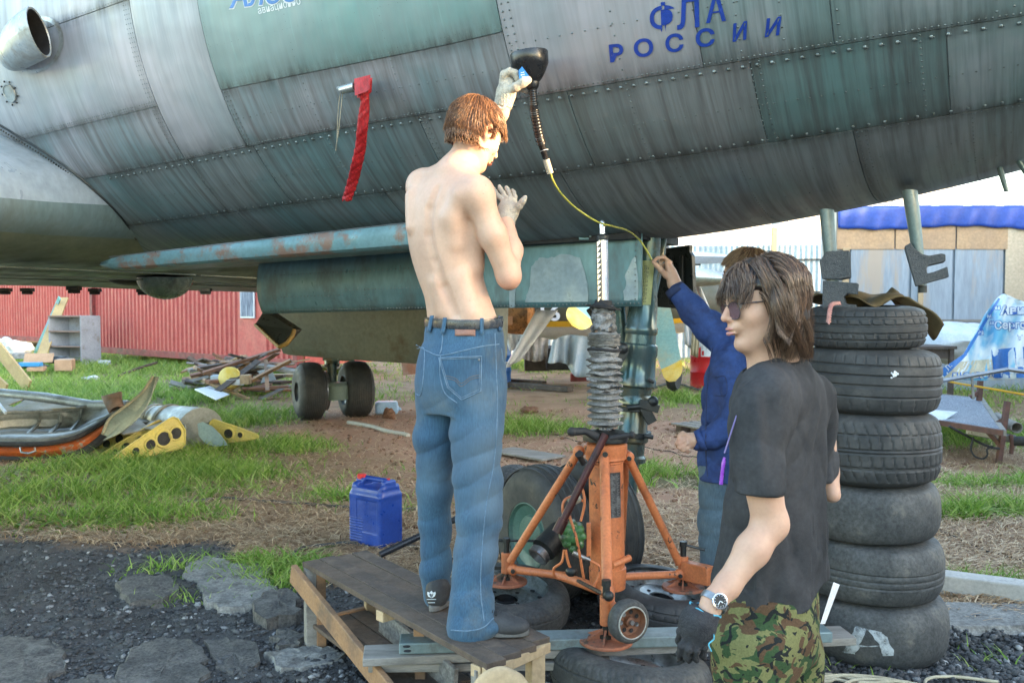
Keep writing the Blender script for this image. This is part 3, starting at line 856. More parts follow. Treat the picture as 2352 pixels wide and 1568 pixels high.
foam([(1890,644),(1970,650),(1967,676),(1946,674),(1937,682),(1942,698),(1966,700),(1962,712),(1888,712)],Yf1-.07,.15,'notched grey foam block at the foot of the left mast, touching the top tyre')
foam([(2077,566),(2092,557),(2100,570),(2118,583),(2134,587),(2162,582),(2172,584),(2172,600),(2134,609),(2128,616),(2130,628),(2146,624),(2176,612),(2180,636),(2150,644),(2104,657)],Yf2-.07,.14,'forked grey foam block skewered on the slanting right mast')
ah,ph_=hull_hit(815,190);
mHand=M('probe_metal',(.55,.58,.6),(.4,.43,.45),8,rough=.3,metal=.7)
p_r=hull_hit(838,186);p_l=hull_hit(778,200)
cr=Vector(HP(*p_r))+HN(*p_r)*.075;cl=Vector(HP(*p_l))+HN(*p_l)*.012
mb=MB().tube([cl,cl.lerp(cr,.5)+HN(*p_r)*.03,cr],[.004,.018,.022],14)
build('probe',mb,mHand,aircraft)
mRed=M('streamer_red',(.50,.018,.022),(.38,.012,.018),9,rough=.55,bump=.25,bsc=30,stretch=(1,1,.4),dirt=(.20,.05,.05),dsc=12,dlo=.6,dhi=.8,fine=.3)
C=[(832,206,3.93),(838,232,3.95),(836,262,3.97),(832,300,4.00),(828,340,4.06),(820,375,4.11),(812,410,4.17),(803,440,4.21),(796,461,4.23)]
Wd=[13,8,11,12,12,12,12,12,11]
cc=smooth_curve([list(W(x,y,Y))for x,y,Y in C],60);wd=np.interp(np.linspace(0,8,60),range(9),Wd)/FPX*4.1
P=[]
for i in range(60):
 tw=.22*sin(i*.2)+.06*sin(i*.9);c=Vector(cc[i]);u_=Vector((cos(tw),sin(tw),0));row=[]
 for j in range(9):
  s_=j/8*2-1
  row.append(list(c+u_*s_*wd[i]+Vector((0,-1,0))*(.003*sin(i*.9+s_*3.0)*(1-s_*s_)+.010*(1-s_*s_))+Vector((0,0,.004*sin(i*1.7+j)))))
 P.append(row)
stream=thing('warning_streamer','red fabric warning streamer hanging from the probe on the fuselage','streamer',(cc[0][0],cc[0][1],cc[0][2]))
build('ribbon',MB().grid(P),mRed,stream,solid=.008,angle=180)
q=[W(x,y,Y)for x,y,Y in((816,184,3.93),(848,176,3.90),(846,204,3.90),(842,208,3.9),(818,216,3.92))]
mb=MB();mb.add(q+[x+V(.0,.05,0)for x in q],[(0,1,2,3,4),(9,8,7,6,5),(0,1,6,5),(1,2,7,6),(2,3,8,7),(3,4,9,8),(4,0,5,9)])
build('sleeve',mb,mRed,stream,bevel=.006)
mStr=M('cord_beige',(.42,.38,.30),(.3,.27,.2),30,rough=.9)
st=[list(W(x,y,Y))for x,y,Y in((784,204,4.02),(778,240,4.04),(775,290,4.08),(774,320,4.10),(771,346,4.13))]
o=build('string',MB().tube([Vector(x)for x in smooth_curve(st,20)],.0022,6),mStr);tag(o,'thin pale string dangling from the back of the probe','string')
st=[list(W(x+5,y,Y))for x,y,Y in((784,204,4.02),(779,240,4.03),(774,290,4.06),(770,318,4.08))]
build('string_strand',MB().tube([Vector(x)for x in smooth_curve(st,20)],.0022,6),mStr,o)
# --- ground
def spaced(lo,hi,fine_lo,fine_hi,step,grow=1.12):
 xs=list(np.arange(fine_lo,fine_hi,step));s=step
 while xs[-1]<hi:s*=grow;xs.append(xs[-1]+s)
 s=step;L=[]
 x=fine_lo
 while x>lo:s*=grow;x-=s;L.append(x)
 return np.array(L[::-1]+xs)
def asph_edge(x):
 """distance line of the broken asphalt: everything nearer than this is crumbled asphalt"""
 return np.interp(x,[-12,-4,-3.2,-2.2,-1.4,-.6,.2,1.0,1.8,2.6,4,12],[7.2,6.4,6.0,5.75,5.1,4.95,5.0,4.85,4.55,4.25,4.0,3.6])
def masks(x,y):
 e=asph_edge(x)+(fbm2(x,y,1.6,4)-.5)*1.1
 asp=sstep(.18,-.18,y-e)
 dirt=np.exp(-(((x-.9)/2.6)**2+((y-8.6)/2.3)**2))*1.5+np.exp(-(((x+1.7)/1.3)**2+((y-10.6)/1.2)**2))*1.3+.9*np.exp(-(((x-2)/4)**2+((y-12.5)/1.6)**2))
 dirt=np.clip(dirt+(fbm2(x,y,1.1,4,5.)-.5)*1.2,0,1)
 g=0*x
 for(cx,cy,rx,ry,w)in GRASS:g=np.maximum(g,w*np.exp(-(((x-cx)/rx)**2+((y-cy)/ry)**2)**2))
 g=g*(.55+.9*fbm2(x,y,1.5,3,9.))+.22*sstep(.52,.7,fbm2(x,y,.8,3,2.))
 g=np.maximum(g,sstep(11.0,16,y)*(.5+.5*fbm2(x,y,.5,2,4.))*(1-.9*np.exp(-(((x-1)/4.5)**2))))
 return asp,np.clip(dirt*(1-.6*g),0,1),np.clip(g,0,1)
def gp(px,py):q=G(px,py);return q.x,q.y
GRASS=[]
for px,py,rx,ry,w in[(60,1130,1.7,.75,1),(330,1085,1.4,.8,1),(560,1030,1.0,.75,1),(100,920,3.4,2.4,1),(420,900,2.2,1.9,1),(560,960,1.0,1.0,.9),(80,1200,1.3,.35,.8),(300,1190,.9,.35,.75),(240,840,5,4,1),(640,1320,.32,.40,1),(560,1300,.4,.25,.75),(420,1300,.45,.22,.7),(440,1370,.3,.14,.6),(1220,985,.75,.75,1),(1540,1100,.75,.38,1),(1460,1075,.4,.3,.8),(1550,915,.8,.8,1),(1240,840,1.4,2.4,1),(2270,1000,1.5,1.1,1),(2230,1180,.75,.25,.9),(2330,1110,.8,.3,.6),(2290,1345,.5,.12,1),(2330,1500,.2,.15,.8),(1900,920,3,2.5,.6),(2300,870,3.5,2.2,1),(790,1140,.4,.3,.45),(720,1170,.35,.2,.3),(920,1180,.3,.2,.5)]:
 c=gp(px,py);GRASS.append((c[0],c[1],rx,ry,w))
def gh(x,y):
 x=np.asarray(x,dtype=float);y=np.asarray(y,dtype=float)
 asp,dirt,g=masks(x,y)
 h=(fbm2(x,y,.9,3,1.)-.5)*.05+(fbm2(x,y,5,3,2.)-.5)*.03
 h=h+asp*(fbm2(x,y,9,3,3.)-.5)*.05+dirt*(fbm2(x,y,2.2,4,4.)-.45)*.10
 far=sstep(14,30,y)
 return h*(1-far)-.006
xs=spaced(-320,320,-4.2,3.4,.036);ys=spaced(-60,700,2.6,8.2,.036,1.06)
X,Y_=np.meshgrid(xs,ys,indexing='ij')
Z=gh(X,Y_)
asp,dirt,g=masks(X,Y_)
t=NT('yard_ground')
co=t.coords()
m_=t.attr('mask').outputs['Color']
sep=t.n('SeparateColor');t.l(m_,sep.inputs[0])
straw=t.mix(t.noise(t.coords(None,(1,3,1)),38,6,.75,.6),(.28,.175,.105),(.56,.40,.27))
straw=t.mix(t.ramp(t.noise(co,2.2,4),[(.4,0),(.65,.7)]),straw,(.20,.125,.075))
soil=t.mix(t.noise(co,6,6,.7),(.50,.30,.205),(.34,.19,.125))
soil=t.mix(t.ramp(t.noise(co,40,4),[(.5,0),(.7,.5)]),soil,(.42,.29,.21))
aspc=t.mix(t.noise(co,30,6,.75),(.05,.048,.047),(.15,.146,.142))
aspc=t.mix(t.ramp(t.noise(co,90,3),[(.62,0),(.72,.8)]),aspc,(.20,.195,.19))
aspc=t.mix(t.ramp(t.noise(co,1.7,5),[(.5,0),(.7,.6)]),aspc,(.045,.036,.03))
gr=t.mix(t.noise(co,20,5),(.07,.09,.03),(.20,.17,.09))
col=t.mix(sep.outputs[1],straw,soil);col=t.mix(t.math('MULTIPLY',sep.outputs[2],.85),col,gr);col=t.mix(sep.outputs[0],col,aspc)
t.set(color=col,rough=.92,spec=.25)
t.bump(t.math('ADD',t.noise(co,45,6,.75),t.math('MULTIPLY',t.noise(co,160,3),.4)),.8,.02)
mGround=t.m
ground=build('ground',MB().grid(np.stack([X,Y_,Z],-1)),mGround,None,angle=180)
ground['kind']='structure'
attr_col(ground,'mask',np.stack([asp.ravel(),dirt.ravel(),g.ravel()],-1))
# ---- many small things, one mesh each (grass, straw, crumbs) --------------------------------
def visible_area(n,ymin,ymax,power=1.0,rng=RNG,wide=.60):
 """random ground points, density falling with distance"""
 u=rng.random(n);y=ymin*(ymax/ymin)**u
 x=(rng.random(n)*2-1)*wide*(y+.3)
 return x,y
def blades(name,x,y,z,h,w,lean,mat,segs=3,label=None,cat=None,curl=.6,az=None):
 n=len(x)
 az=RNG.random(n)*2*pi if az is None else az
 fx,fy=np.cos(az),np.sin(az)
 la=RNG.random(n)*2*pi;lx,ly=np.cos(la)*lean,np.sin(la)*lean
 V_=[]
 for k in range(segs+1):
  t_=k/segs;ww=w*(1-t_**1.5)*.5;off=h*t_**2
  cx=x+lx*off*curl;cy=y+ly*off*curl;cz=z+h*t_*(1-.35*lean*t_)
  if k<segs:
   V_.append(np.stack([cx-fx*ww,cy-fy*ww,cz],-1));V_.append(np.stack([cx+fx*ww,cy+fy*ww,cz],-1))
  else:V_.append(np.stack([cx,cy,cz],-1))
 m=2*segs+1
 VV=np.stack(V_,1).reshape(-1,3);base=np.arange(n)[:,None]*m
 T=[]
 for k in range(segs-1):T+=[[2*k,2*k+1,2*k+3],[2*k,2*k+3,2*k+2]]
 T.append([2*segs-2,2*segs-1,2*segs])
 F=(base[:,:,None]+np.array(T)[None]).reshape(-1,3)
 o=build(name,(VV,F),mat,None,angle=180)
 o['kind']='stuff'
 if label:o['label']=label;o['category']=cat
 attr(o,'tint',np.repeat(RNG.random(n),m))
 return o
def leafmat(name,c1,c2,c3,trans=.25):
 t=NT(name);tt=t.attr('tint').outputs['Fac']
 col=t.ramp(tt,[(0,c1),(.5,c2),(1,c3)])
 t.set(color=col,rough=.55,spec=.3)
 tr=t.n('BsdfTranslucent');t.l(col,tr.inputs[0]);mx=t.n('MixShader');mx.inputs[0].default_value=trans
 t.l(t.b.outputs[0],mx.inputs[1]);t.l(tr.outputs[0],mx.inputs[2]);t.l(mx.outputs[0],t.t.nodes['Material Output'].inputs[0]);return t.m
mGrass=leafmat('grass_blades',(.10,.21,.03),(.23,.37,.06),(.42,.50,.16),.4)
mStraw=leafmat('dry_straw',(.24,.14,.075),(.46,.31,.18),(.72,.56,.37),.15)
x,y=visible_area(520000,3.3,30);_,dd_,gg_=masks(x,y);aa_=masks(x,y)[0]
ac=fbm2(x,y,6,2,7.)
k=(RNG.random(len(x))<np.clip(gg_**1.5*1.15*sstep(.38,.66,ac+gg_*.25)*sstep(.30,.5,fbm2(x,y,2.2,3,21.)),0,1))&(RNG.random(len(x))>aa_*.55)
x,y,gg_=x[k],y[k],gg_[k]
k=slice(0,150000);x,y,gg_=x[k],y[k],gg_[k]
hgt=(.03+.19*RNG.random(len(x))**2.0)*(.45+.75*gg_)*np.where(y>6.2,1.15,.7)*(1+.25*sstep(8,14,y))
print('grass',len(x))
blades('grass',x,y,gh(x,y)-.01,hgt,.0045+.0035*RNG.random(len(x))+.0006*y,.8,mGrass,3,'green grass and weeds growing in clumps across the yard','grass',curl=1.0)
x,y=visible_area(60000,3.3,9);a0_,d0_,g0_=masks(x,y)
k=(RNG.random(len(x))<np.clip((g0_-.35)*.9,0,1))&(fbm2(x,y,1.3,2,12.)>.50)&(a0_<.4);x,y=x[k][:6500],y[k][:6500]
blades('weeds',x,y,gh(x,y),.05+.08*RNG.random(len(x)),.018+.022*RNG.random(len(x)),1.5,mGrass,4,'broad leaved dock and dandelion weeds among the grass','weeds',curl=1.3)
x,y=visible_area(210000,4.0,13);a0_,d0_,g0_=masks(x,y)
k=(RNG.random(len(x))<np.clip((1-a0_)**1.5*(1-d0_*.80)*(1-g0_*.75),0,1));x,y=x[k][:80000],y[k][:80000]
n=len(x);az=RNG.random(n)*2*pi;az=np.where(RNG.random(n)<.6,RNG.normal(.15,.5,n),az)
L=.03+.13*RNG.random(n)**1.5;wd_=.0016+.0022*RNG.random(n);z0=gh(x,y)+.004+.022*RNG.random(n)
dx,dy=np.cos(az),np.sin(az);P4=[]
tz=(RNG.random(n)-.5)*.05
for s_,ws in((-1,-1),(-1,1),(0,-1),(0,1),(1,-1),(1,1)):
 bend=(1-abs(s_))*.10*L
 P4 .append(np.stack([x+dx*L/2*s_-dy*(wd_*ws+bend),y+dy*L/2*s_+dx*(wd_*ws+bend),z0+tz*s_+(1-abs(s_))*.012],-1))
VV=np.stack(P4,1).reshape(-1,3);F=(np.arange(n)[:,None,None]*6+np.array([[0,1,3],[0,3,2],[2,3,5],[2,5,4]])[None]).reshape(-1,3)
o=build('straw',(VV,F),mStraw,None,angle=180);o['kind']='stuff';o['label']='dry straw and hay littering the reddish soil';o['category']='straw'
attr(o,'tint',np.repeat(RNG.random(n),6))
_t=(1+sqrt(5))/2
ICO=np.array([(-1,_t,0),(1,_t,0),(-1,-_t,0),(1,-_t,0),(0,-1,_t),(0,1,_t),(0,-1,-_t),(0,1,-_t),(_t,0,-1),(_t,0,1),(-_t,0,-1),(-_t,0,1)])/1.9
ICOF=np.array([(0,11,5),(0,5,1),(0,1,7),(0,7,10),(0,10,11),(1,5,9),(5,11,4),(11,10,2),(10,7,6),(7,1,8),(3,9,4),(3,4,2),(3,2,6),(3,6,8),(3,8,9),(4,9,5),(2,4,11),(6,2,10),(8,6,7),(9,8,1)])
def stones(name,x,y,r,mat,flat=.6,sink=.2):
 n=len(x);q=ICO[None]*(1+(RNG.random((n,12,1))-.5)*.75)
 az=RNG.random(n)*2*pi;sx=r*(.7+.8*RNG.random(n));sy=r*(.6+.6*RNG.random(n));sz=r*flat*(.6+.7*RNG.random(n))
 qx=q[...,0]*sx[:,None];qy=q[...,1]*sy[:,None];qz=q[...,2]*sz[:,None]
 c,s_=np.cos(az)[:,None],np.sin(az)[:,None]
 til=(RNG.random((n,2))-.5)*.8;qz=qz+qx*til[:,:1]*.5+qy*til[:,1:]*.5
 z=gh(x,y)+sz*(1-sink)*.8
 VV=np.stack([x[:,None]+qx*c-qy*s_,y[:,None]+qx*s_+qy*c,z[:,None]+qz],-1).reshape(-1,3)
 F=(np.arange(n)[:,None,None]*12+ICOF[None]).reshape(-1,3)
 o=build(name,(VV,F),mat,None,smooth=False);o['kind']='stuff'
 attr(o,'tint',np.repeat(RNG.random(n),12));return o
def stonemat(name,a,b,c):
 t=NT(name);tt=t.attr('tint').outputs['Fac'];co=t.coords()
 col=t.ramp(tt,[(0,a),(.92,b),(1,c)]);col=t.mix(1.0,col,t.ramp(t.noise(co,60,5,.7),[(.3,.5),(.7,1.25)]),'MULTIPLY')
 t.set(color=col,rough=.85);t.bump(t.noise(co,140,4),.5,.004);return t.m
mCrumb=stonemat('asphalt_crumbs',(.032,.033,.036),(.11,.11,.115),(.38,.38,.38))
x,y=visible_area(90000,3.2,7.5);a0_=masks(x,y)[0];k=RNG.random(len(x))<a0_*.8;x,y=x[k][:30000],y[k][:30000]
o=stones('asphalt_rubble',x,y,.0035+.013*RNG.random(len(x))**4.0,mCrumb);o['label']='crumbled black asphalt and gravel covering the near ground';o['category']='gravel'
x=1.55+RNG.normal(0,.9,15000);y=3.85+RNG.normal(0,.45,15000);k=(x>1.2)&(y>3.2)&(y<4.35);x,y=x[k],y[k]
o=stones('coal_gravel',x,y,.005+.013*RNG.random(len(x))**2.5,mCrumb,.8,.1);o['label']='coarse black gravel heaped beside the foot of the tyre stack';o['category']='gravel'
mClod=stonemat('soil_clods',(.20,.10,.06),(.34,.2,.13),(.42,.30,.22))
x,y=visible_area(26000,5,13);a0_,d0_,g0_=masks(x,y);k=RNG.random(len(x))<d0_*.35*(1-a0_);x,y=x[k][:5200],y[k][:5200]
o=stones('soil_clods',x,y,.006+.022*RNG.random(len(x))**3,mClod);o['label']='reddish clods of dry soil scattered behind the jack';o['category']='soil'
mSlab=M('asphalt_slab',(.135,.125,.115),(.085,.08,.076),5,rough=.92,bump=.7,bsc=70,dirt=(.16,.15,.14),dsc=6,dlo=.55,dhi=.7,fine=.4)
mSlabC=M('concrete_slab',(.30,.29,.27),(.20,.195,.185),5,rough=.9,bump=.5,bsc=60,dirt=(.09,.085,.08),dsc=7,dlo=.52,dhi=.66,fine=.3)
def slab(pts,h,mat,label,cat='asphalt slab',name='asphalt_slab',seed=0,tilt=(0,0),z0=0.0,group=None):
 h*=.42
 r=random.Random(seed)
 P=[gp(*p)for p in pts];out=[]
 for i in range(len(P)):
  a,b=P[i],P[(i+1)%len(P)]
  for k in range(4):
   t_=k/4;j=.022 if k else .008
   out.append((lerp(a[0],b[0],t_)+r.uniform(-j,j),lerp(a[1],b[1],t_)+r.uniform(-j,j)))
 cx=sum(p[0]for p in out)/len(out);cy=sum(p[1]for p in out)/len(out);n=len(out)
 rings=[]
 for sc_,zz in((1.03,-.03),(1.03,h*.45),(1.0,h*.95),(.985,h),(.8,h*1.0),(.55,h*1.02),(.3,h)):
  rings.append([(cx+(x-cx)*sc_+r.uniform(-.004,.004),cy+(y-cy)*sc_,z0+zz+(r.uniform(-.006,.006)if zz>0 else 0)+tilt[0]*(x-cx)*sc_+tilt[1]*(y-cy)*sc_)for x,y in out])
 vs=[p for q in rings for p in q]+[(cx,cy,z0+h*1.04)]
 fs=[(i*n+k,i*n+(k+1)%n,(i+1)*n+(k+1)%n,(i+1)*n+k)for i in range(len(rings)-1)for k in range(n)]
 fs+=[((len(rings)-1)*n+k,(len(rings)-1)*n+(k+1)%n,len(rings)*n)for k in range(n)]
 o=build(name,MB().add(vs,fs),mat,None,angle=38)
 tag(o,label,cat,group);return o
g_='slabs of broken asphalt'
slab([(422,1325),(432,1300),(478,1288),(530,1298),(560,1308),(520,1325),(470,1350)],.05,mSlabC,'pale tilted concrete slab with a straight edge, farthest of the broken slabs',seed=1,tilt=(0,.05),group=g_)
slab([(530,1300),(590,1296),(628,1308),(600,1330),(560,1340),(480,1352),(500,1325)],.035,mSlabC,'grey slab just right of the pale straight-edged slab',seed=2,group=g_)
slab([(462,1355),(540,1338),(610,1336),(636,1360),(590,1385),(560,1400),(500,1405),(466,1385)],.05,mSlabC,'large grey slab with weeds along its back edge',seed=3,group=g_)
slab([(270,1345),(330,1322),(390,1335),(408,1365),(370,1385),(300,1392)],.06,mSlab,'brown stained rounded slab left of the large grey slab',seed=4,group=g_)
slab([(580,1400),(620,1372),(665,1368),(690,1392),(680,1430),(610,1440)],.10,mSlab,'thick black lump of asphalt beside the wooden stand',seed=5,group=g_)
slab([(300,1500),(370,1478),(440,1482),(468,1510),(480,1560),(430,1610),(300,1610),(270,1560)],.06,mSlab,'flat brownish slab at the bottom edge, right of the corner slab',seed=6,group=g_)
slab([(-60,1480),(40,1470),(110,1478),(150,1500),(148,1545),(60,1590),(-60,1590)],.05,mSlab,'pale flat slab in the bottom left corner',seed=7,group=g_)
slab([(148,1590),(200,1555),(270,1570),(262,1640),(140,1640)],.05,mSlab,'slab cut by the bottom edge between two larger slabs',seed=8,group=g_)
slab([(470,1480),(520,1470),(580,1478),(600,1520),(560,1560),(500,1540)],.04,mSlab,'dark cracked slab below the concrete offcut',seed=9,group=g_)
slab([(608,1505),(700,1492),(760,1496),(790,1512),(740,1535),(650,1545)],.045,mSlabC,'whitish concrete offcut lying under the left leg of the stand','concrete slab','concrete_slab',10,z0=0)
slab([(620,1470),(650,1452),(700,1466),(690,1490),(640,1496)],.05,mSlab,'small dark chunk touching the left leg of the wooden stand',seed=11,group=g_)
mKerb=M('kerb_concrete',(.50,.48,.45),(.40,.39,.37),4,rough=.85,bump=.25,bsc=70,dirt=(.26,.25,.24),dsc=10,dlo=.58,dhi=.7)
mb=MB();a=G(2140,1350);b=G(2480,1395);d=(b-a).normalized();n_=Vector((d.y,-d.x,0))
mb.add([a,b,b+n_*.13,a+n_*.13,a+V(0,0,.11),b+V(0,0,.11),b+n_*.13+V(0,0,.11),a+n_*.13+V(0,0,.11)],[(0,1,5,4),(1,2,6,5),(2,3,7,6),(3,0,4,7),(4,5,6,7)])
o=build('kerb_stone',mb,mKerb,None,smooth=False,bevel=.008);tag(o,'pale concrete kerb stone lying beside the tyre stack','kerb stone')
mb=MB();a=G(2100,1398);b=G(2400,1412)
mb.add([G(2060,1392,.0),G(2460,1400),G(2420,1455),G(2040,1462)],[(0,1,2,3)]);mb.add([p+V(0,0,.035)for p in(G(2060,1394),G(2460,1402),G(2420,1452),G(2040,1455))],[(0,1,2,3)])
mb.f+=[(0,1,5,4),(1,2,6,5),(2,3,7,6),(3,0,4,7)]
o=build('concrete_slab',mb,mSlabC,None,smooth=False,bevel=.006);tag(o,'flat grey concrete slab between kerb stone and black gravel','concrete slab')
# --- smooth organic shapes: distance field -> one continuous mesh
def _v(p):return np.array([p[0],p[1],p[2]],dtype=np.float32)
class SDF:
 def __init__(s):s.ops=[]
 def cap(s,a,b,ra,rb=None,k=.02,op='u'):
  s.ops.append(('cap',_v(a),_v(b),ra,ra if rb is None else rb,k,op));return s
 def chain(s,pts,rs,k=.02,op='u'):
  for i in range(len(pts)-1):s.cap(pts[i],pts[i+1],rs[i],rs[i+1],k,op)
  return s
 def ell(s,c,r,R=None,k=.02,op='u'):
  r=(r,r,r)if isinstance(r,(int,float))else r
  if R is not None:
   if isinstance(R,(tuple,list)):R=Euler(R).to_matrix()
   R=np.array(R,dtype=np.float32)
  s.ops.append(('ell',_v(c),np.array(r,dtype=np.float32),R,None,k,op));return s
 def box(s,c,h,rd=.01,R=None,k=.02,op='u'):
  if R is not None:
   if isinstance(R,(tuple,list)):R=Euler(R).to_matrix()
   R=np.array(R,dtype=np.float32)
  s.ops.append(('box',_v(c),np.array(h,dtype=np.float32),R,rd,k,op));return s
 def tri(s,fn,k=0.0,op='add'):
  s.ops.append(('fn',fn,None,None,None,k,op));return s
 def plane(s,p,n,k=.01):
  """cut away everything on the side n points to"""
  n=Vector(n).normalized();s.ops.append(('pl',_v(p),_v(n),None,None,k,'cut'));return s
 def __call__(s,P):
  d=np.full(len(P),9.0,dtype=np.float32)
  for o in s.ops:
   ty,k,op=o[0],o[5],o[6]
   if ty=='cap':
    a,b,ra,rb=o[1:5];ab=b-a;L2=float(ab@ab)+1e-9
    pa=P-a;t_=np.clip(pa@ab/L2,0,1)
    q=np.sqrt(((pa-t_[:,None]*ab)**2).sum(1))-(ra+(rb-ra)*t_)
   elif ty=='ell':
    q0=P-o[1]
    if o[3]is not None:q0=q0@o[3]
    r=o[2];k0=np.sqrt(((q0/r)**2).sum(1))+1e-9;k1=np.sqrt(((q0/(r*r))**2).sum(1))+1e-9
    q=k0*(k0-1)/k1
   elif ty=='box':
    q0=P-o[1]
    if o[3]is not None:q0=q0@o[3]
    w=np.abs(q0)-(o[2]-o[4]);q=np.sqrt((np.maximum(w,0)**2).sum(1))+np.minimum(w.max(1),0)-o[4]
   elif ty=='pl':
    q=(P-o[1])@o[2];h=np.clip(.5+.5*(q-d)/max(k,1e-5),0,1);d=d*(1-h)+q*h+k*h*(1-h);continue
   elif ty=='fn':
    if op=='add':d=d+o[1](P);continue
    q=o[1](P)
   if op=='u':
    h=np.clip(.5+.5*(d-q)/max(k,1e-5),0,1);d=d*(1-h)+q*h-k*h*(1-h)
   else:
    q=-q;h=np.clip(.5+.5*(q-d)/max(k,1e-5),0,1);d=d*(1-h)+q*h+k*h*(1-h)
  return d
 def project(s,P,off=0.0,it=2):
  P=np.array(P,dtype=np.float32)
  for _ in range(it):
   d,g=s.grad(P);P=P-g*(d-off)[:,None]
  return P
 def grad(s,P,e=.002):
  d=s(P);g=np.stack([s(P+np.array(v,dtype=np.float32)*e)-d for v in((1,0,0),(0,1,0),(0,0,1))],-1)
  n=np.sqrt((g**2).sum(1))+1e-9;return d,g/n[:,None]
def polygonize(f,lo,hi,h=.006,S=4,relax=1):
 lo=np.array(lo,dtype=np.float32);hi=np.array(hi,dtype=np.float32)
 n=np.ceil((hi-lo)/(h*S)).astype(int)+1
 gx=[lo[i]+(np.arange(n[i])+.5)*h*S-h/2 for i in range(3)]
 C=np.stack(np.meshgrid(*gx,indexing='ij'),-1).reshape(-1,3).astype(np.float32)
 dc=f(C).reshape(n)
 act=np.abs(dc)<h*S*1.55
 N=n*S
 F=np.where(dc>0,1.0,-1.0).astype(np.float32)
 for ax in range(3):F=np.repeat(F,S,ax)
 A=act
 for ax in range(3):A=np.repeat(A,S,ax)
 idx=np.argwhere(A);P=lo+idx.astype(np.float32)*h
 F[A]=f(P.astype(np.float32))
 neg=F<0
 c=[neg[i:N[0]-1+i,j:N[1]-1+j,k:N[2]-1+k]for i in(0,1)for j in(0,1)for k in(0,1)]
 s_=sum(x.astype(np.int8)for x in c);cell=(s_>0)&(s_<8)
 ci=np.argwhere(cell);vid=np.full(cell.shape,-1,dtype=np.int64);vid[cell]=np.arange(len(ci))
 acc=np.zeros((len(ci),3));cnt=np.zeros(len(ci))
 corners=[(i,j,k)for i in(0,1)for j in(0,1)for k in(0,1)]
 for a in corners:
  for ax in range(3):
   if a[ax]==0:
    b=list(a);b[ax]=1
    fa=F[ci[:,0]+a[0],ci[:,1]+a[1],ci[:,2]+a[2]];fb=F[ci[:,0]+b[0],ci[:,1]+b[1],ci[:,2]+b[2]]
    m=(fa<0)!=(fb<0);t_=np.where(m,fa/np.where(m,fa-fb,1),0)
    p=np.tile(np.array(a,dtype=float),(len(ci),1));p[:,ax]=t_
    acc[m]+=p[m];cnt[m]+=1
 V_=lo+(ci+acc/np.maximum(cnt,1)[:,None])*h
 Q=[]
 for ax in range(3):
  u,v=(ax+1)%3,(ax+2)%3
  sl=[slice(None)]*3;sl2=[slice(None)]*3;sl[ax]=slice(0,-1);sl2[ax]=slice(1,None)
  e=neg[tuple(sl)]!=neg[tuple(sl2)];fl=neg[tuple(sl)]
  ei=np.argwhere(e);ok=(ei[:,u]>0)&(ei[:,v]>0)&(ei[:,u]<N[u]-1)&(ei[:,v]<N[v]-1);ei=ei[ok]
  o=[]
  for du,dv in((-1,-1),(0,-1),(0,0),(-1,0)):
   q=ei.copy();q[:,u]+=du;q[:,v]+=dv;o.append(vid[q[:,0],q[:,1],q[:,2]])
  q=np.stack(o,-1);fl_=fl[ei[:,0],ei[:,1],ei[:,2]]
  q=q[(q>=0).all(1)]if(q<0).any()else q
  if len(q)==len(fl_):q=np.where(fl_[:,None],q,q[:,::-1])
  Q.append(q)
 Q=np.concatenate(Q)
 for _ in range(relax):
  V_=np.asarray(V_,dtype=np.float32);d,g_=_g(f,V_);V_=V_-g_*np.clip(d,-h,h)[:,None]
 return V_,Q
def _g(f,P,e=.0015):
 d=f(P);g=np.stack([f(P+np.array(v,dtype=np.float32)*e)-d for v in((1,0,0),(0,1,0),(0,0,1))],-1)
 return d,g/(np.sqrt((g**2).sum(1))+1e-9)[:,None]
def sdf_obj(name,f,lo,hi,h,mat,parent=None,**kw):
 v,q=polygonize(f,lo,hi,h)
 return build(name,(v,q),mat,parent,angle=180,**kw)
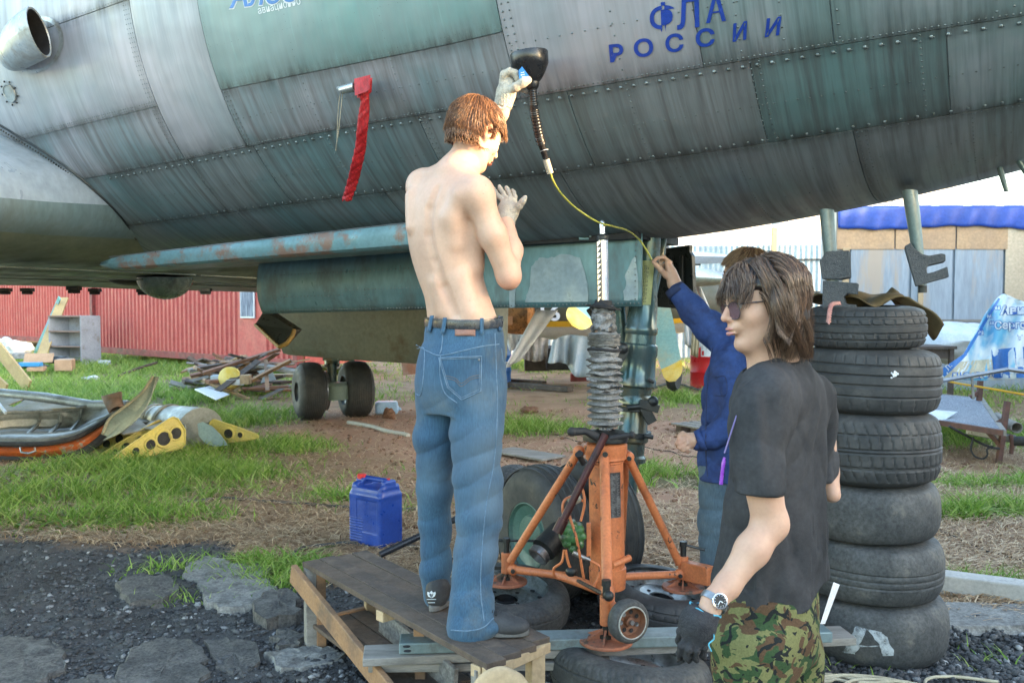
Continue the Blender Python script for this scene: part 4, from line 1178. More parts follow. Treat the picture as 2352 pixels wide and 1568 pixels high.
 # --- tyres
mRub=M('tyre_rubber',(.030,.032,.034),(.055,.055,.055),6,rough=.68,dirt=(.12,.11,.10),dsc=5,dlo=.55,dhi=.78,bump=.15,bsc=80)
mRubG=M('tyre_rubber_dusty',(.045,.048,.05),(.085,.085,.083),5,rough=.7,dirt=(.14,.13,.11),dsc=6,dlo=.56,dhi=.70,bump=.35,bsc=45,fine=.3)
mRim=M('rim_grey_green',(.22,.27,.27),(.38,.41,.40),7,rough=.45,metal=.4,dirt=(.06,.06,.055),dsc=8,dlo=.5,dhi=.68)
mRim2=M('rim_silver_stained',(.50,.50,.48),(.32,.32,.31),7,rough=.4,metal=.5,dirt=(.10,.08,.06),dsc=8,dlo=.52,dhi=.68)
def tread(kind,a,v,R):
 """depth (m) of the tread at angle a and position v (-1..1 across)"""
 av=np.abs(v);d=np.zeros_like(a)
 def groove(c,w):return(np.abs(v-c)<w)
 if kind=='block':
  for c in(-.62,-.2,.24,.66):d=np.where(groove(c,.045),.006,d)
  ph=(a*34/(2*pi)+v*.55)%1
  d=np.where((np.abs(v)<.60)&(np.abs(v)>.2)&(ph<.22),.0045,d)
  ph=(a*38/(2*pi)+.1*v)%1
  d=np.where((av>.66)&(ph<.12),.0045,d)
 elif kind=='rib':
  for c in(-.5,-.12,.26,.62):d=np.where(groove(c,.035),.006,d)
  ph=(a*40/(2*pi))%1;d=np.where((v>.66)&(ph<.10),.004,d);ph=(a*26/(2*pi)+v*.3)%1;d=np.where((v<-.55)&(v>-.95)&(ph<.10),.0035,d)
 elif kind=='curve':
  for c in(-.55,-.05,.08,.6):d=np.where(groove(c,.035),.006,d)
  ph=(a*42/(2*pi)+.8*v*v*np.sign(v))%1
  d=np.where((av>.1)&(av<.95)&(ph<.2),.005,d)
 elif kind=='lines':
  for c in(-.6,-.35,-.1,.15,.42,.66):d=np.where(groove(c,.018),.004,d)
 elif kind=='worn':
  ph=(a*60/(2*pi)+.4*v)%1
  d=np.where((av>.45)&(ph<.3),.004,d);
  for c in(-.4,0,.4):d=np.where(groove(c,.03),.004,d)
 return d
def tyre_mesh(R,w,ri,kind,fat=.5,na=300,wob_=0.0,seed=0):
 """axis z, centred; returns verts, quads"""
 nt=34;vs=[]
 prof=[]
 tw=w*(.40 if kind!='plain' and kind!='lines' else .425)
 for t_ in np.linspace(-1,1,nt):
  prof.append((R-(abs(t_)**3)*(R*.035+fat*.03),t_*tw,1,t_))
 for i in range(1,9):
  a=pi/2*i/8
  prof.append((R-(R*.035+fat*.03)-(R-ri)*.9*(i/8)**1.2,tw+(w/2-tw)*sin(a*1.25)/sin(pi/2),0,0))
 top=prof[nt:];bot=[(r,-h,0,0)for r,h,_,_ in top][::-1]
 prof=[(ri*.99,-w*.33,0,0)]+bot+prof[:nt]+top+[(ri*.99,w*.33,0,0),(ri*.93,w*.2,0,0),(ri*.93,-w*.2,0,0)]
 m=len(prof);A=np.arange(na)*2*pi/na
 R_=np.array([p[0]for p in prof])[:,None]+0*A[None];H_=np.array([p[1]for p in prof])[:,None]+0*A[None]
 T=np.array([p[3]for p in prof])[:,None]+0*A[None];isT=np.array([p[2]for p in prof])[:,None]+0*A[None]
 R_=R_-np.where(isT>0,tread(kind,A[None]+0*R_,T,R),0)
 r=np.random.default_rng(seed)
 R_=R_*(1+wob_*np.sin(A[None]*2+r.random()*6)*.5)
 H_=H_*(1+wob_*np.sin(A[None]*1+r.random()*6))
 P=np.stack([R_*np.cos(A),R_*np.sin(A),H_],-1)
 idx=np.arange(m*na).reshape(m,na);i2=np.roll(idx,-1,0);
 q=np.stack([idx,np.roll(idx,-1,1),np.roll(i2,-1,1),i2],-1).reshape(-1,4)
 return P.reshape(-1,3),q
def place(P,loc,R=None):
 P=np.asarray(P)
 if R is not None:
  R=np.array(Euler(R).to_matrix()if isinstance(R,(tuple,list))else R);P=P@R.T
 return P+np.array([loc[0],loc[1],loc[2]])
def tyre(loc,R,w,ri,kind,label,rot=(0,0,0),mat=None,fat=.5,group=None,wob_=0.0,seed=0,na=300,cat='tyre'):
 v,q=tyre_mesh(R,w,ri,kind,fat,na,wob_,seed)
 v=place(v,(0,0,0),rot)
 o=build('tyre',(v,q),mat or mRub,None,angle=32);o.location=loc
 tag(o,label,cat,group);return o
gS='tyres stacked in a column'
TX=1.553
def sx(px,Y=3.92):return(px-1176)/FPX*Y
stk=[(2013,.312,.0,.262,'plain',mRubG,'bottom tyre of the stack, smooth and bulging, with white spray paint on it',.6,.34),(2008,.300,.262,.512,'lines',mRubG,'second tyre from the bottom of the stack, worn smooth with thin rings',.5,.3),(2000,.292,.512,.748,'plain',mRubG,'third tyre from the bottom of the stack, bald with blotchy rubber',.5,.3),(2002,.292,.748,1.045,'curve',mRub,'third tyre from the top of the stack, with curved tread bars',.3,.4),(2003,.284,1.045,1.315,'rib',mRub,'wide tyre second from the top of the stack, ribbed with a white splash',.3,.4),(1988,.250,1.318,1.494,'block',mRub,'top tyre of the stack, narrow with slanted tread blocks',.25,.5)]
stack_objs=[]
for i,(px,R,z0,z1,kd,mt,lb,ft,_)in enumerate(stk):
 o=tyre((sx(px),3.93,(z0+z1)/2),R,(z1-z0)*1.02,R*.60,kd,lb,(radians([0,1,-.8,.6,-1.2,1.6][i]),radians([0,-.6,.8,-.5,.8,-1.2][i]),i*1.3),mt,ft,gS,.012,i)
 stack_objs.append(o)
tq=NT('white_spray_paint');tq.set(color=(.50,.54,.56),rough=.8,alpha=tq.ramp(tq.noise(tq.coords(),22,5,.7),[(.36,.15),(.62,.85)]));mSpray=tq.m
def tyre_surf(px,py,R,cx,Y0=3.93,z_mid=.13,half=.131,off=.002):
 d=W(px,py,1.0)-V(0,0,CAM_H);d=d/d.y
 Y=Y0-R-.02
 for _ in range(60):
  P=V(0,0,CAM_H)+d*Y
  v=max(-1,min(1,(P.z-z_mid)/half));rr=R-(abs(v*1.25)**3)*.038
  if math.hypot(P.x-cx,P.y-Y0)<=rr:break
  Y+=.004
 dirn=V(P.x-cx,P.y-Y0,0).normalized();return V(cx,Y0,P.z)+dirn*(rr+off)
cx0=sx(2013)
def strip(pts,ws,name,par,mat,R,cx,zm,hf,seed=1):
 r=random.Random(seed);P=[]
 for(x,y),w_ in zip(pts,ws):
  w0,w1=w_*r.uniform(.75,1.1),w_*r.uniform(.75,1.1)
  P.append([list(tyre_surf(x+lerp(-w0,w1,k),y,R,cx,z_mid=zm,half=hf))for k in np.linspace(0,1,5)])
 return build(name,MB().grid(P),mat,par)
def dense(pts,n):return[tuple(p)for p in smooth_curve(pts,n)]
s_=strip(dense([(1938,1532),(1948,1505),(1962,1475),(1978,1440),(1985,1428)],20),[17]*20,'spray_mark',stack_objs[0],mSpray,.312,cx0,.131,.131,1)
strip(dense([(1990,1426),(2012,1450),(2030,1475),(2040,1505),(2036,1532)],20),[15]*20,'spray_mark',stack_objs[0],mSpray,.312,cx0,.131,.131,2)
strip(dense([(1975,1480),(1990,1484),(2012,1481)],8),[11]*8,'spray_mark',stack_objs[0],mSpray,.312,cx0,.131,.131,3)
c=tyre_surf(2054,860,.284,sx(2003),z_mid=1.18,half=.135,off=.001)
mb=MB()
for k in range(16):
 a=random.uniform(0,2*pi);r_=random.uniform(0,.018);mb.ball(c+V(cos(a)*r_,-.001,sin(a)*r_),(random.uniform(.002,.007),.0015,random.uniform(.002,.007)),7,4)
build('splash',mb,mWht,stack_objs[4],kind='stuff')
def wheel_lying(loc,R,w,label,rimmat,rot,kind,mat,seed):
 v,q=tyre_mesh(R,w,R*.70,kind,.4,240,.004,seed)
 root=thing('car_wheel',label,'wheel',loc,'car wheels lying under the jack')
 R_=Euler(rot).to_matrix()
 build('tyre',(place(v,loc,rot),q),mat,root,angle=32)
 ri=R*.70;ax=R_@Vector((0,0,1));L=Vector(loc)
 prof=[(ri*1.04,w*.46),(ri*1.0,w*.49),(ri*.97,w*.38),(ri*.93,w*.36),(ri*.90,w*.10),(ri*.86,w*.03),(ri*.72,w*.06),(ri*.60,w*.17),(ri*.50,w*.19),(ri*.42,w*.12),(ri*.28,w*.10),(ri*.27,w*.05)]
 rim=build('rim',MB().lathe(prof,L,ax,64),rimmat,root,angle=40)
 u,v_,_=frame_of(ax)
 for k in range(14):
  a=2*pi*k/14;c=L+(u*cos(a)+v_*sin(a))*ri*.78+ax*(w*.052)
  build('vent_hole',MB().lathe([(.001,0),(.011,.0005),(.013,.003)],c,ax,14),mBlack,rim)
 build('hub_hole',MB().lathe([(.001,-.02),(ri*.20,-.02),(ri*.20,w*.02)],L+ax*w*.09,ax,24),mBlack,rim)
 for k in range(4):
  a=pi/4+pi/2*k;c=L+(u*cos(a)+v_*sin(a))*ri*.36+ax*(w*.115)
  build('bolt_hole',MB().lathe([(.001,0),(.008,.0005),(.010,.002)],c,ax,12),mBlack,rim)
 return root
wheel_lying((-.03,4.20,.115),.300,.175,'car wheel with grey steel rim under the left foot of the jack',mRim,(.15,0,.3),'worn',mRubG,1)
wheel_lying((.70,4.22,.115),.300,.175,'car wheel with silver rusty rim under the right foot of the jack',mRim2,(.15,0,1.1),'block',mRub,2)
wheel_lying((.45,3.41,.100),.305,.175,'nearest lying car wheel, under the boards at the front foot',mRim2,(.16,.02,2.2),'worn',mRubG,3)
tyre((.02,5.55,.26),.26,.19,.16,'block','grey car tyre standing upright behind the legs of the shirtless man',(pi/2*.0+radians(80),0,radians(62)),mRubG,.4,None,0,9)
# --- tripod jack
mOr=M('jack_orange_paint',(.62,.20,.075),(.52,.155,.06),6,rough=.48,chip=(.045,.028,.022),csc=11,cth=.605,dirt=(.30,.11,.05),dsc=6,dlo=.52,dhi=.7,bump=.06,bsc=50)
mOrP=M('jack_pad_rusty_orange',(.42,.14,.07),(.25,.10,.06),9,rough=.7,chip=(.10,.07,.05),csc=9,cth=.55)
mRust=M('jack_handle_dark_red',(.075,.018,.016),(.04,.015,.014),9,rough=.4,metal=.3)
mBel=M('bellows_grey_canvas',(.31,.31,.305),(.21,.21,.21),9,rough=.85,bump=.4,bsc=60,dirt=(.07,.07,.066),dsc=7,dlo=.48,dhi=.68,fine=.3)
mGreenV=M('valve_green',(.045,.14,.045),(.03,.09,.03),14,rough=.4,dirt=(.03,.03,.02),dsc=14)
JY=3.95
jack=thing('tripod_jack','orange hydraulic tripod jack with grey bellows standing on wheels and boards','jack',(W(1392,1340,JY).x,JY,.2))
def J(px,py,Y=JY):return W(px,py,Y)
def jx(py):return lerp(1383,1396,(py-500)/850)
def jpt(py,Y=JY):return J(jx(py),py,Y)
def jr(px):return px/FPX*JY
mb=MB().tube([jpt(1048),jpt(1060),jpt(1062),jpt(1150),jpt(1300),jpt(1302),jpt(1312),jpt(1348)],[jr(42),jr(42),jr(40),jr(40),jr(40),jr(43),jr(43),jr(41)],40)
cyl=build('cylinder',mb,mOr,jack)
mb=MB().tube([jpt(1016),jpt(1020),jpt(1040),jpt(1046),jpt(1052),jpt(1056)],[jr(44),jr(50),jr(49),jr(46),jr(47),jr(42)],40)
build('head',mb,mOr,jack)
mPl=M('data_plate_black',(.03,.03,.032),(.12,.12,.12),26,lo=.45,hi=.6,rough=.5)
P=[]
for y in(1078,1180):
 c=jpt(y);P.append([list(c+V(sin(a)*jr(41.3),-cos(a)*jr(41.3),0))for a in np.linspace(.10,.80,7)])
pl=build('data_plate',MB().grid(P),mPl,jack)
mb=MB()
for i in range(30):
 y=1082+i*3.15;c=jpt(y);c2=jpt(y+1.2)
 for a0,a1 in((.16,.16+.1+.2*((i*5)%4)/4),(.5,.55+.2*((i*3)%5)/5)):
  q=[c+V(sin(a)*jr(41.7),-cos(a)*jr(41.7),0)for a in(a0,a1)]+[c2+V(sin(a)*jr(41.7),-cos(a)*jr(41.7),0)for a in(a1,a0)]
  mb.add(q,[(0,1,2,3)])
build('plate_lettering',mb,M('plate_print',(.20,.20,.20),(.14,.14,.14),40),pl,smooth=False,kind='stuff')
foot=[(1163,1337,4.22),(1569,1350,4.17),(1392,1474,3.47),None]
def pad(c,R):
 p=build('foot_pad',MB().lathe([(.001,.018),(.02,.018),(R*.9,.012),(R,.012),(R*1.03,.006),(R*1.02,0),(R*.9,-.004),(.001,-.004)],c,(0,0,1),40),mOrP,jack,angle=35)
 for k in range(6):
  a=pi/3*k+.3;d=V(cos(a),sin(a),0)
  n_=V(-sin(a),cos(a),0)*.004
  b=MB().add([c+V(0,0,.012)+n_,c+V(0,0,.055)+n_,c+d*R*.88+V(0,0,.014)+n_,c+V(0,0,.012)-n_,c+V(0,0,.055)-n_,c+d*R*.88+V(0,0,.014)-n_],[(0,1,2),(5,4,3),(0,3,4,1),(1,4,5,2),(2,5,3,0)])
  build('rib',b,mOrP,p,smooth=False)
 return p
def foot_set(c,Y,pylo,pyhi,bar=None):
 """screw from the pad up through a sleeve"""
 a=V(c.x,c.y,W(0,pyhi,Y).z);b=V(c.x,c.y,W(0,pylo,Y).z)
 build('sleeve',MB().cyl(a,b,.024,n=20),mOr,jack,bevel=.003)
 build('screw',MB().tube([c+V(0,0,.01),c+V(0,0,.03),c+V(0,0,.031),V(c.x,c.y,b.z+.055)],[.028,.028,.014,.014],14),mDarkM,jack)
 build('screw_head',MB().cyl(V(c.x,c.y,b.z+.045),V(c.x,c.y,b.z+.068),.018,n=8),mDarkM,jack)
 if bar:
  build('tommy_bar',MB().cyl(V(c.x,c.y,b.z+.057)+Vector(bar[0]),V(c.x,c.y,b.z+.057)+Vector(bar[1]),.006,n=8),mDarkM,jack)
c1_=W(1163,1337,4.22);c2_=W(1569,1350,4.17);c3_=W(1392,1473,3.375)
pad(c1_,.096);pad(c2_,.096);pad(c3_,.098)
foot_set(c1_,4.22,1268,1315,((-.05,0,0),(.14,.02,-.008)))
foot_set(c2_,4.17,1276,1325,((-.01,0,0),(.10,0,-.03)))
foot_set(c3_,3.375,1372,1434)
def legtube(p,q,r,nm='leg'):
 o=build(nm,MB().tube([p,p.lerp(q,.04),p.lerp(q,.96),q],[r*1.15,r,r,r*1.1],18),mOr,jack)
 e=MB();d=(q-p).normalized();e.ball(p,r*1.5,12,8);build('eye',e,mOr,o)
 u_,v__,_=frame_of(d);build('pin',MB().cyl(p-V(0,r*2.0,0),p+V(0,r*1.2,0),r*.55,n=10),mDarkM,o)
 return o
legtube(J(1330,1036,4.0),W(1172,1288,4.2),.0185)
legtube(J(1443,1050,4.0),W(1560,1292,4.17),.0185)
legtube(J(1388,1040,3.89),W(1395,1364,3.40),.0215)
legtube(J(1437,1046,4.07),W(1424,1300,4.3),.019)
legtube(W(1178,1307,4.2),W(1300,1322,4.07),.0185,'brace');legtube(W(1560,1318,4.15),W(1420,1324,4.0),.0175,'brace')
build('brace',MB().tube([W(1285,1321,4.08),W(1330,1336,4.0),W(1375,1352,3.9)],[.02,.022,.024],14),mOr,jack)
build('brace',MB().tube([W(1395,1350,3.92),W(1395,1400,3.48)],[.034,.028],16),mOr,jack)
build('bracket',MB().bar(W(1572,1308,4.16),W(1632,1322,4.05),.05,.085),mOr,jack,bevel=.004)
build('tie_rod',MB().tube([W(1328,1333,3.9),W(1398,1370,3.35)],[.008,.008],8),mDarkM,jack)
build('rod_end',MB().ball(W(1398,1368,3.34),.020,12,8),mDarkM,jack)
build('cross_tube',MB().cyl(W(1406,1298,3.86),W(1446,1280,3.92),.015,n=14),mOr,jack)
build('bleed_nipple',MB().tube([W(1340,1064,3.9),W(1333,1050,3.88),W(1330,1042,3.87)],[.013,.013,.019],12),mBlack,jack)
wc=W(1443,1425,3.30);wax=(V(.42,-.90,.04)).normalized()
tw_=build('transport_wheel',MB().lathe([(.052,-.026),(.070,-.028),(.078,-.018),(.080,0),(.078,.018),(.070,.028),(.060,.030),(.056,.024)],wc,wax,44),mRubG,jack,angle=180)
rim_=build('rim',MB().lathe([(.060,.029),(.055,.031),(.052,.020),(.049,.006),(.020,.002),(.018,.018),(.001,.019)],wc,wax,44),M('wheel_rust_orange',(.28,.11,.05),(.16,.07,.04),14,rough=.6),tw_,angle=35)
build('rim_edge',MB().lathe([(.061,.029),(.0585,.033),(.055,.032)],wc,wax,44),M('rim_edge_cream',(.5,.48,.42),(.3,.3,.28),20),tw_)
u_,v__,_=frame_of(wax)
for k in range(7):
 a=2*pi*k/7;c=wc+(u_*cos(a)+v__*sin(a))*.035+wax*.0055
 build('hole',MB().lathe([(.001,0),(.007,.0004),(.0085,.002)],c,wax,12),mBlack if k%3 else mSteel,rim_)
build('axle_nut',MB().cyl(wc+wax*.012,wc+wax*.03,.009,n=8),mSteel,tw_)
build('wheel_arm',MB().bar(W(1400,1385,3.38),wc-wax*.0,.03,.03),mOr,jack,bevel=.004)
vb=SDF();
for(dx,dz,r)in((0,0,.036),(-.03,.03,.022),(.03,.03,.022),(-.03,-.03,.02),(.03,-.035,.022),(0,.05,.018),(.0,-.055,.018),(.045,0,.018),(-.045,-.005,.018)):
 c=W(1316,1232,3.86)+V(dx*.9,0,dz*.95);vb.cap(c,c+V(0,.05,0),r,r,.008)
c=W(1316,1232,3.86)
sdf_obj('valve_block',vb,c+V(-.09,-.05,-.10),c+V(.09,.11,.10),.004,mGreenV,jack)
for dx,dz in((-.02,.02),(.02,.022),(-.018,-.02),(.022,-.024)):
 build('valve_bolt',MB().cyl(c+V(dx,-.033,dz),c+V(dx,-.045,dz),.008,n=6),mGreenV,jack)
for pts in([(1298,1200,3.8),(1292,1165,3.8),(1300,1145,3.82),(1322,1140,3.84),(1338,1150,3.88)],[(1334,1196,3.84),(1342,1160,3.84),(1340,1130,3.85),(1330,1110,3.87)],[(1308,1184,3.78),(1325,1240,3.76),(1341,1330,3.8)],[(1296,1262,3.84),(1290,1290,3.84),(1272,1305,3.86),(1276,1325,3.88),(1300,1330,3.9)],[(1299,1262,3.83),(1305,1290,3.83),(1312,1308,3.84)],[(1340,1282,3.84),(1366,1292,3.84),(1378,1305,3.84),(1372,1330,3.84),(1362,1345,3.84)]):
 cv=smooth_curve([list(W(x,y,Y))for x,y,Y in pts],18)
 build('hydraulic_pipe',MB().tube([Vector(p)for p in cv],.0058,8),mOr,jack)
build('gauge',MB().cyl(W(1308,1150,3.84),W(1330,1142,3.86),.022,n=20),M('gauge_cream',(.4,.4,.33),(.3,.3,.25),8,rough=.4),jack,bevel=.004)
build('pump_cylinder',MB().tube([W(1316,1268,3.82),W(1340,1280,3.82),W(1356,1286,3.82)],[.011,.011,.008],12),mSteel,jack)
build('valve_knob',MB().ball(W(1312,1312,3.84),(.026,.02,.022),10,6),mDarkM,jack)
build('valve_bracket',MB().bar(W(1352,1200,3.87),W(1352,1276,3.87),.02,.02,up=(0,1,0)),mOr,jack,bevel=.002)
lv=thing('pump_lever','dark red steel pump lever leaning against the jack cylinder','lever',W(1287,1211,3.74))
build('lever_bar',MB().tube([W(1391,997,3.80),W(1340,1100,3.77),W(1287,1208,3.74)],[.0165,.0165,.0165],14),mRust,lv)
build('lever_socket',MB().tube([W(1295,1192,3.745),W(1280,1222,3.74)],[.022,.024],14),mRust,lv)
mb=MB()
build('clamp_ring',MB().lathe([(.055,-.012),(.098,-.014),(.10,0),(.098,.012),(.07,.014),(.055,.012)],jpt(1004),(0.03,0,1),36,closed=True),mDarkM,jack,angle=35)
build('clamp_ring',MB().lathe([(.04,-.006),(.082,-.008),(.084,0),(.04,.008)],jpt(990),(0,0,1),36,closed=True),mDarkM,jack,angle=35)
build('clamp_arm',MB().tube([J(1316,991,3.85),J(1345,990,3.86),J(1372,1004,3.87)],[.018,.016,.020],10),mBlack,jack)
build('clamp_knob',MB().ball(J(1314,991,3.85),(.022,.022,.02),12,8),mBlack,jack)
build('clamp_arm',MB().tube([J(1400,1006,3.86),J(1450,998,3.86)],[.012,.010],8),mBlack,jack)
build('clamp_knob',MB().ball(J(1452,998,3.86),.015,10,6),mBlack,jack)
build('ram_end',MB().cyl(jpt(1000),jpt(978),.030,n=24),mChrome,jack)
prof_=[(980,26)]
ys_=[971,955,941,927,913,899,885,871,857,842,826]
for i,y in enumerate(ys_):
 prof_+=[(y+4.5,30),(y+1.0,41.5),(y-1.0,41.5),(y-5.5,30)]
prof_+=[(812,34),(806,37),(801,34),(797,30)]
def bel(pr,nm,amp,seed,n=72):
 r=np.random.default_rng(seed);P=[]
 for i,(y,w)in enumerate(pr):
  c=jpt(y);ph=r.random()*6
  row=[]
  for a in np.linspace(0,2*pi,n+1):
   k=1+amp*(.5*sin(3*a+ph)+.3*sin(7*a+2*ph));dz_=amp*.12*sin(4*a+i*1.7+ph)
   row.append(list(c+V(cos(a)*jr(w)*k,sin(a)*jr(w)*k,dz_)))
  P.append(row)
 return build(nm,MB().grid(P),mBel,jack,angle=180)
def subdiv(pr):
 out=[]
 for i in range(len(pr)-1):out+=[pr[i],((pr[i][0]+pr[i+1][0])/2,(pr[i][1]+pr[i+1][1])/2)]
 return out+[pr[-1]]
bel(subdiv(prof_[:24]),'bellows',.012,1);bel(subdiv(prof_[23:]),'bellows',.045,2)
pr=[(796,28)]
for k in range(9):pr+=[(791-k*3.0,39 if k%2==0 else 38),(789.6-k*3.0,31)]
pr+=[(762,28)]
bel(pr,'bellows',.02,3)
pr=[(762,24),(756,30),(750,30),(744,24),(738,27),(730,29),(724,28),(718,24),(713,29),(708,26),(704,22)]
bel(subdiv(pr),'bellows',.075,4)
build('bellows_strap',MB().tube([jpt(802)+V(cos(a)*jr(36),sin(a)*jr(36),.004*sin(2*a))for a in np.linspace(0,2*pi,40)],.007,8),mBlack,jack)
P=[]
for r_,dz_ in((15,14),(19,13),(21,6),(27,0),(36,-3),(41,-1),(40,-5),(26,-6)):
 P.append([list(jpt(703)+V(cos(a)*jr(r_),sin(a)*jr(r_),jr(dz_)-.010*cos(a)*(r_/41)**2))for a in np.linspace(0,2*pi,41)])
build('rubber_cap',MB().grid(P),mBlack,jack)
build('ram',MB().tube([jpt(696),jpt(552)],[jr(12.5),jr(12.5)],36),mChrome,jack)
build('ram_collar',MB().tube([jpt(552),jpt(550),jpt(549),jpt(542),jpt(541),jpt(538)],[jr(15),jr(15),jr(14),jr(14),jr(15),jr(13)],30),mDarkM,jack)
build('ram_tip',MB().tube([jpt(538),jpt(514),jpt(508),jpt(505.5)],[jr(6.8),jr(6.8),jr(5.5),jr(2.5)],24),mChrome,jack)
mSaw=M('rack_dark_steel',(.12,.125,.135),(.07,.07,.075),10,rough=.35,metal=.5)
build('rack',MB().bar(J(jx(556)-10,556,JY-.018),J(jx(690)-10,690,JY-.018),.018,.008,up=(0,1,0)),mSaw,jack)
for k in range(11):
 y=556+k*12.6;c=J(jx(y)-12.5,y,JY-.026)
 build('rack_tooth',MB().prism([(0,-jr(11.0)),(jr(7.5),-jr(0)),(0,0)],c+V(0,0,0),(1,0,0),(0,0,1),(0,-.005,0)),mChrome,jack,smooth=False)
 # --- boards and beam under the jack
mWoodG=M('wood_grey_board',(.30,.28,.255),(.20,.185,.165),3,rough=.85,stretch=(1,9,9),bump=.3,bsc=40,dirt=(.13,.12,.11),dsc=4,dlo=.55,dhi=.75)
mWoodB=M('wood_brown_worn',(.135,.095,.070),(.085,.062,.048),5,rough=.8,stretch=(1.6,1.6,1.6),bump=.3,bsc=60,dirt=(.06,.05,.042),dsc=3,dlo=.5,dhi=.7)
mWoodO=M('wood_orange_worn',(.36,.20,.10),(.26,.15,.085),6,rough=.75,bump=.25,bsc=40,dirt=(.12,.085,.06),dsc=5,dlo=.48,dhi=.66)
mWoodL=M('wood_light_raw',(.52,.38,.23),(.44,.32,.20),4,rough=.8,bump=.2,bsc=40,dirt=(.28,.2,.14),dsc=5,dlo=.56,dhi=.72)
mWoodDk=M('wood_dark_plank',(.10,.075,.062),(.065,.05,.042),5,rough=.78,bump=.35,bsc=50,dirt=(.16,.115,.085),dsc=6,dlo=.55,dhi=.7)
def board(a,b,w,h,mat,label,cat='board',name='board',up=(0,0,1),bevel=.003,group=None):
 m=(Vector(a)+Vector(b))/2
 o=build(name,MB().bar(Vector(a)-m,Vector(b)-m,w,h,up),mat,None,smooth=False,bevel=bevel);o.location=m
 return tag(o,label,cat,group)
za=.190
board(G(835,1505,za),G(1948,1458,za),.14,.03,mWoodG,'long grey plank lying across the near wheel under the steel beam')
board(G(850,1522,.15),G(1400,1516,.15),.11,.03,mWoodG,'shorter grey plank under the left half of the long plank')
mBeam=M('beam_grey_teal',(.17,.235,.245),(.21,.26,.27),3,rough=.5,metal=.2,dirt=(.10,.10,.095),dsc=6,dlo=.55,dhi=.7)
bm=thing('steel_beam','grey teal steel beam lying on the plank beneath the front jack foot','beam',G(1240,1478,.21))
a_,b_=G(918,1478,.228),G(1900,1452,.228)
build('beam_body',MB().bar(a_,b_,.105,.042),mBeam,bm,smooth=False,bevel=.005)
for k,(px,py)in enumerate(((928,1484),(930,1494))):
 c=G(px+6,py,.2495);build('bolt_hole',MB().lathe([(.001,0),(.012,.0006),(.014,.0002)],c,(0,0,1),16),mBlack,bm)
 # --- wooden stand
bench=thing('wooden_stand','rough wooden work stand with worn plank top and diagonal brace','stand',(-.45,3.5,0))
A_,B_,C_,D_=G(694,1290,.37),G(840,1262,.37),G(1262,1462,.37),G(1118,1524,.37)
A_.z=B_.z=C_.z=D_.z=.37
for k in range(4):
 t0,t1=k/4+.006,(k+1)/4-.006
 p,q=A_.lerp(B_,(t0+t1)/2),D_.lerp(C_,(t0+t1)/2);w_=(A_-B_).length/4*.955
 d=(q-p).normalized();dz_=random.uniform(-.002,.002)
 j0,j1=random.uniform(-.015,.015),random.uniform(-.012,.012)
 build('plank',MB().bar(p+d*j0+V(0,0,dz_-.011),q+d*j1+V(0,0,dz_-.011),w_,.022),mWoodDk if k%2 else mWoodB,bench,smooth=False,bevel=.002)
ed=(D_-A_).normalized();sd_=V(ed.y,-ed.x,0)
if(A_-B_).dot(sd_)<0:sd_=-sd_
for t_ in(.03,.5,.955):
 p,q=A_.lerp(D_,t_),B_.lerp(C_,t_);build('batten',MB().bar(p+V(0,0,-.045),q+V(0,0,-.045),.045,.04),mWoodO if t_<.1 else mWoodL,bench,smooth=False,bevel=.003)
def post(p,zt,w,h,mat,tilt=V(0,0,0)):build('leg',MB().bar(V(p.x,p.y,zt)-tilt,V(p.x,p.y,-.02)+tilt,w,h,up=(1,.4,0)),mat,bench,smooth=False,bevel=.003)
post(A_.lerp(D_,.03)+sd_*-.02,.35,.075,.05,mWoodG);post(A_.lerp(D_,.055)+sd_*-.05,.35,.05,.04,mWoodO)
post(B_.lerp(C_,.04),.35,.05,.06,mWoodL);post(B_.lerp(C_,.10),.35,.06,.03,mWoodO)
post(D_.lerp(A_,.05)+sd_*-.03,.33,.05,.06,mWoodG);post(C_.lerp(D_,.15)-ed*.03,.33,.06,.05,mWoodL)
build('end_rail',MB().bar(D_+V(0,0,-.035)-ed*.01,C_+V(0,0,-.035)-ed*.01,.03,.036),mWoodL,bench,smooth=False,bevel=.004)
build('foot_rail',MB().bar(A_.lerp(D_,.03)+V(0,0,-.30),B_.lerp(C_,.03)+V(0,0,-.30),.03,.10),mWoodO,bench,smooth=False,bevel=.004)
build('diagonal_brace',MB().bar(A_+sd_*.022+V(-.02,0,-.045),A_.lerp(D_,.93)+sd_*.04+V(0,0,-.40),.026,.085,up=(0,0,1)),mWoodO,bench,smooth=False,bevel=.004)
for k in range(3):
 p=A_.lerp(B_,.18+.3*k)+ed*.02;q=D_.lerp(C_,.18+.3*k)-ed*.45;p.z=.105;q.z=.075
 build('shelf_board',MB().bar(p,q,.088,.018),mWoodB,bench,smooth=False,bevel=.002)
build('inner_rail',MB().bar(A_.lerp(D_,.30)+V(0,0,-.17)-sd_*.16,A_.lerp(D_,.70)+V(0,0,-.24)-sd_*.16,.02,.10),mSlabC,bench,smooth=False,bevel=.003)
build('inner_post',MB().bar(A_.lerp(D_,.55)+V(0,0,-.03)-sd_*.13,A_.lerp(D_,.56)+V(0,0,-.33)-sd_*.13,.04,.04,up=(1,0,0)),mWoodO,bench,smooth=False,bevel=.003)
LG=V((1150-1176)/FPX*2.78,2.78,.215)
lg=SDF().ell(LG,(.118,.038,.165),k=.01).cap(LG-V(0,0,.05),LG-V(0,0,.2),.06,.06,.05)
lg.tri(lambda P:.010*(fbm(P,9,3)-.5)+.003*(fbm(P,60,2)-.5)).plane(LG+V(0,-.022,0),(0,-1,.05),.008)
c=LG
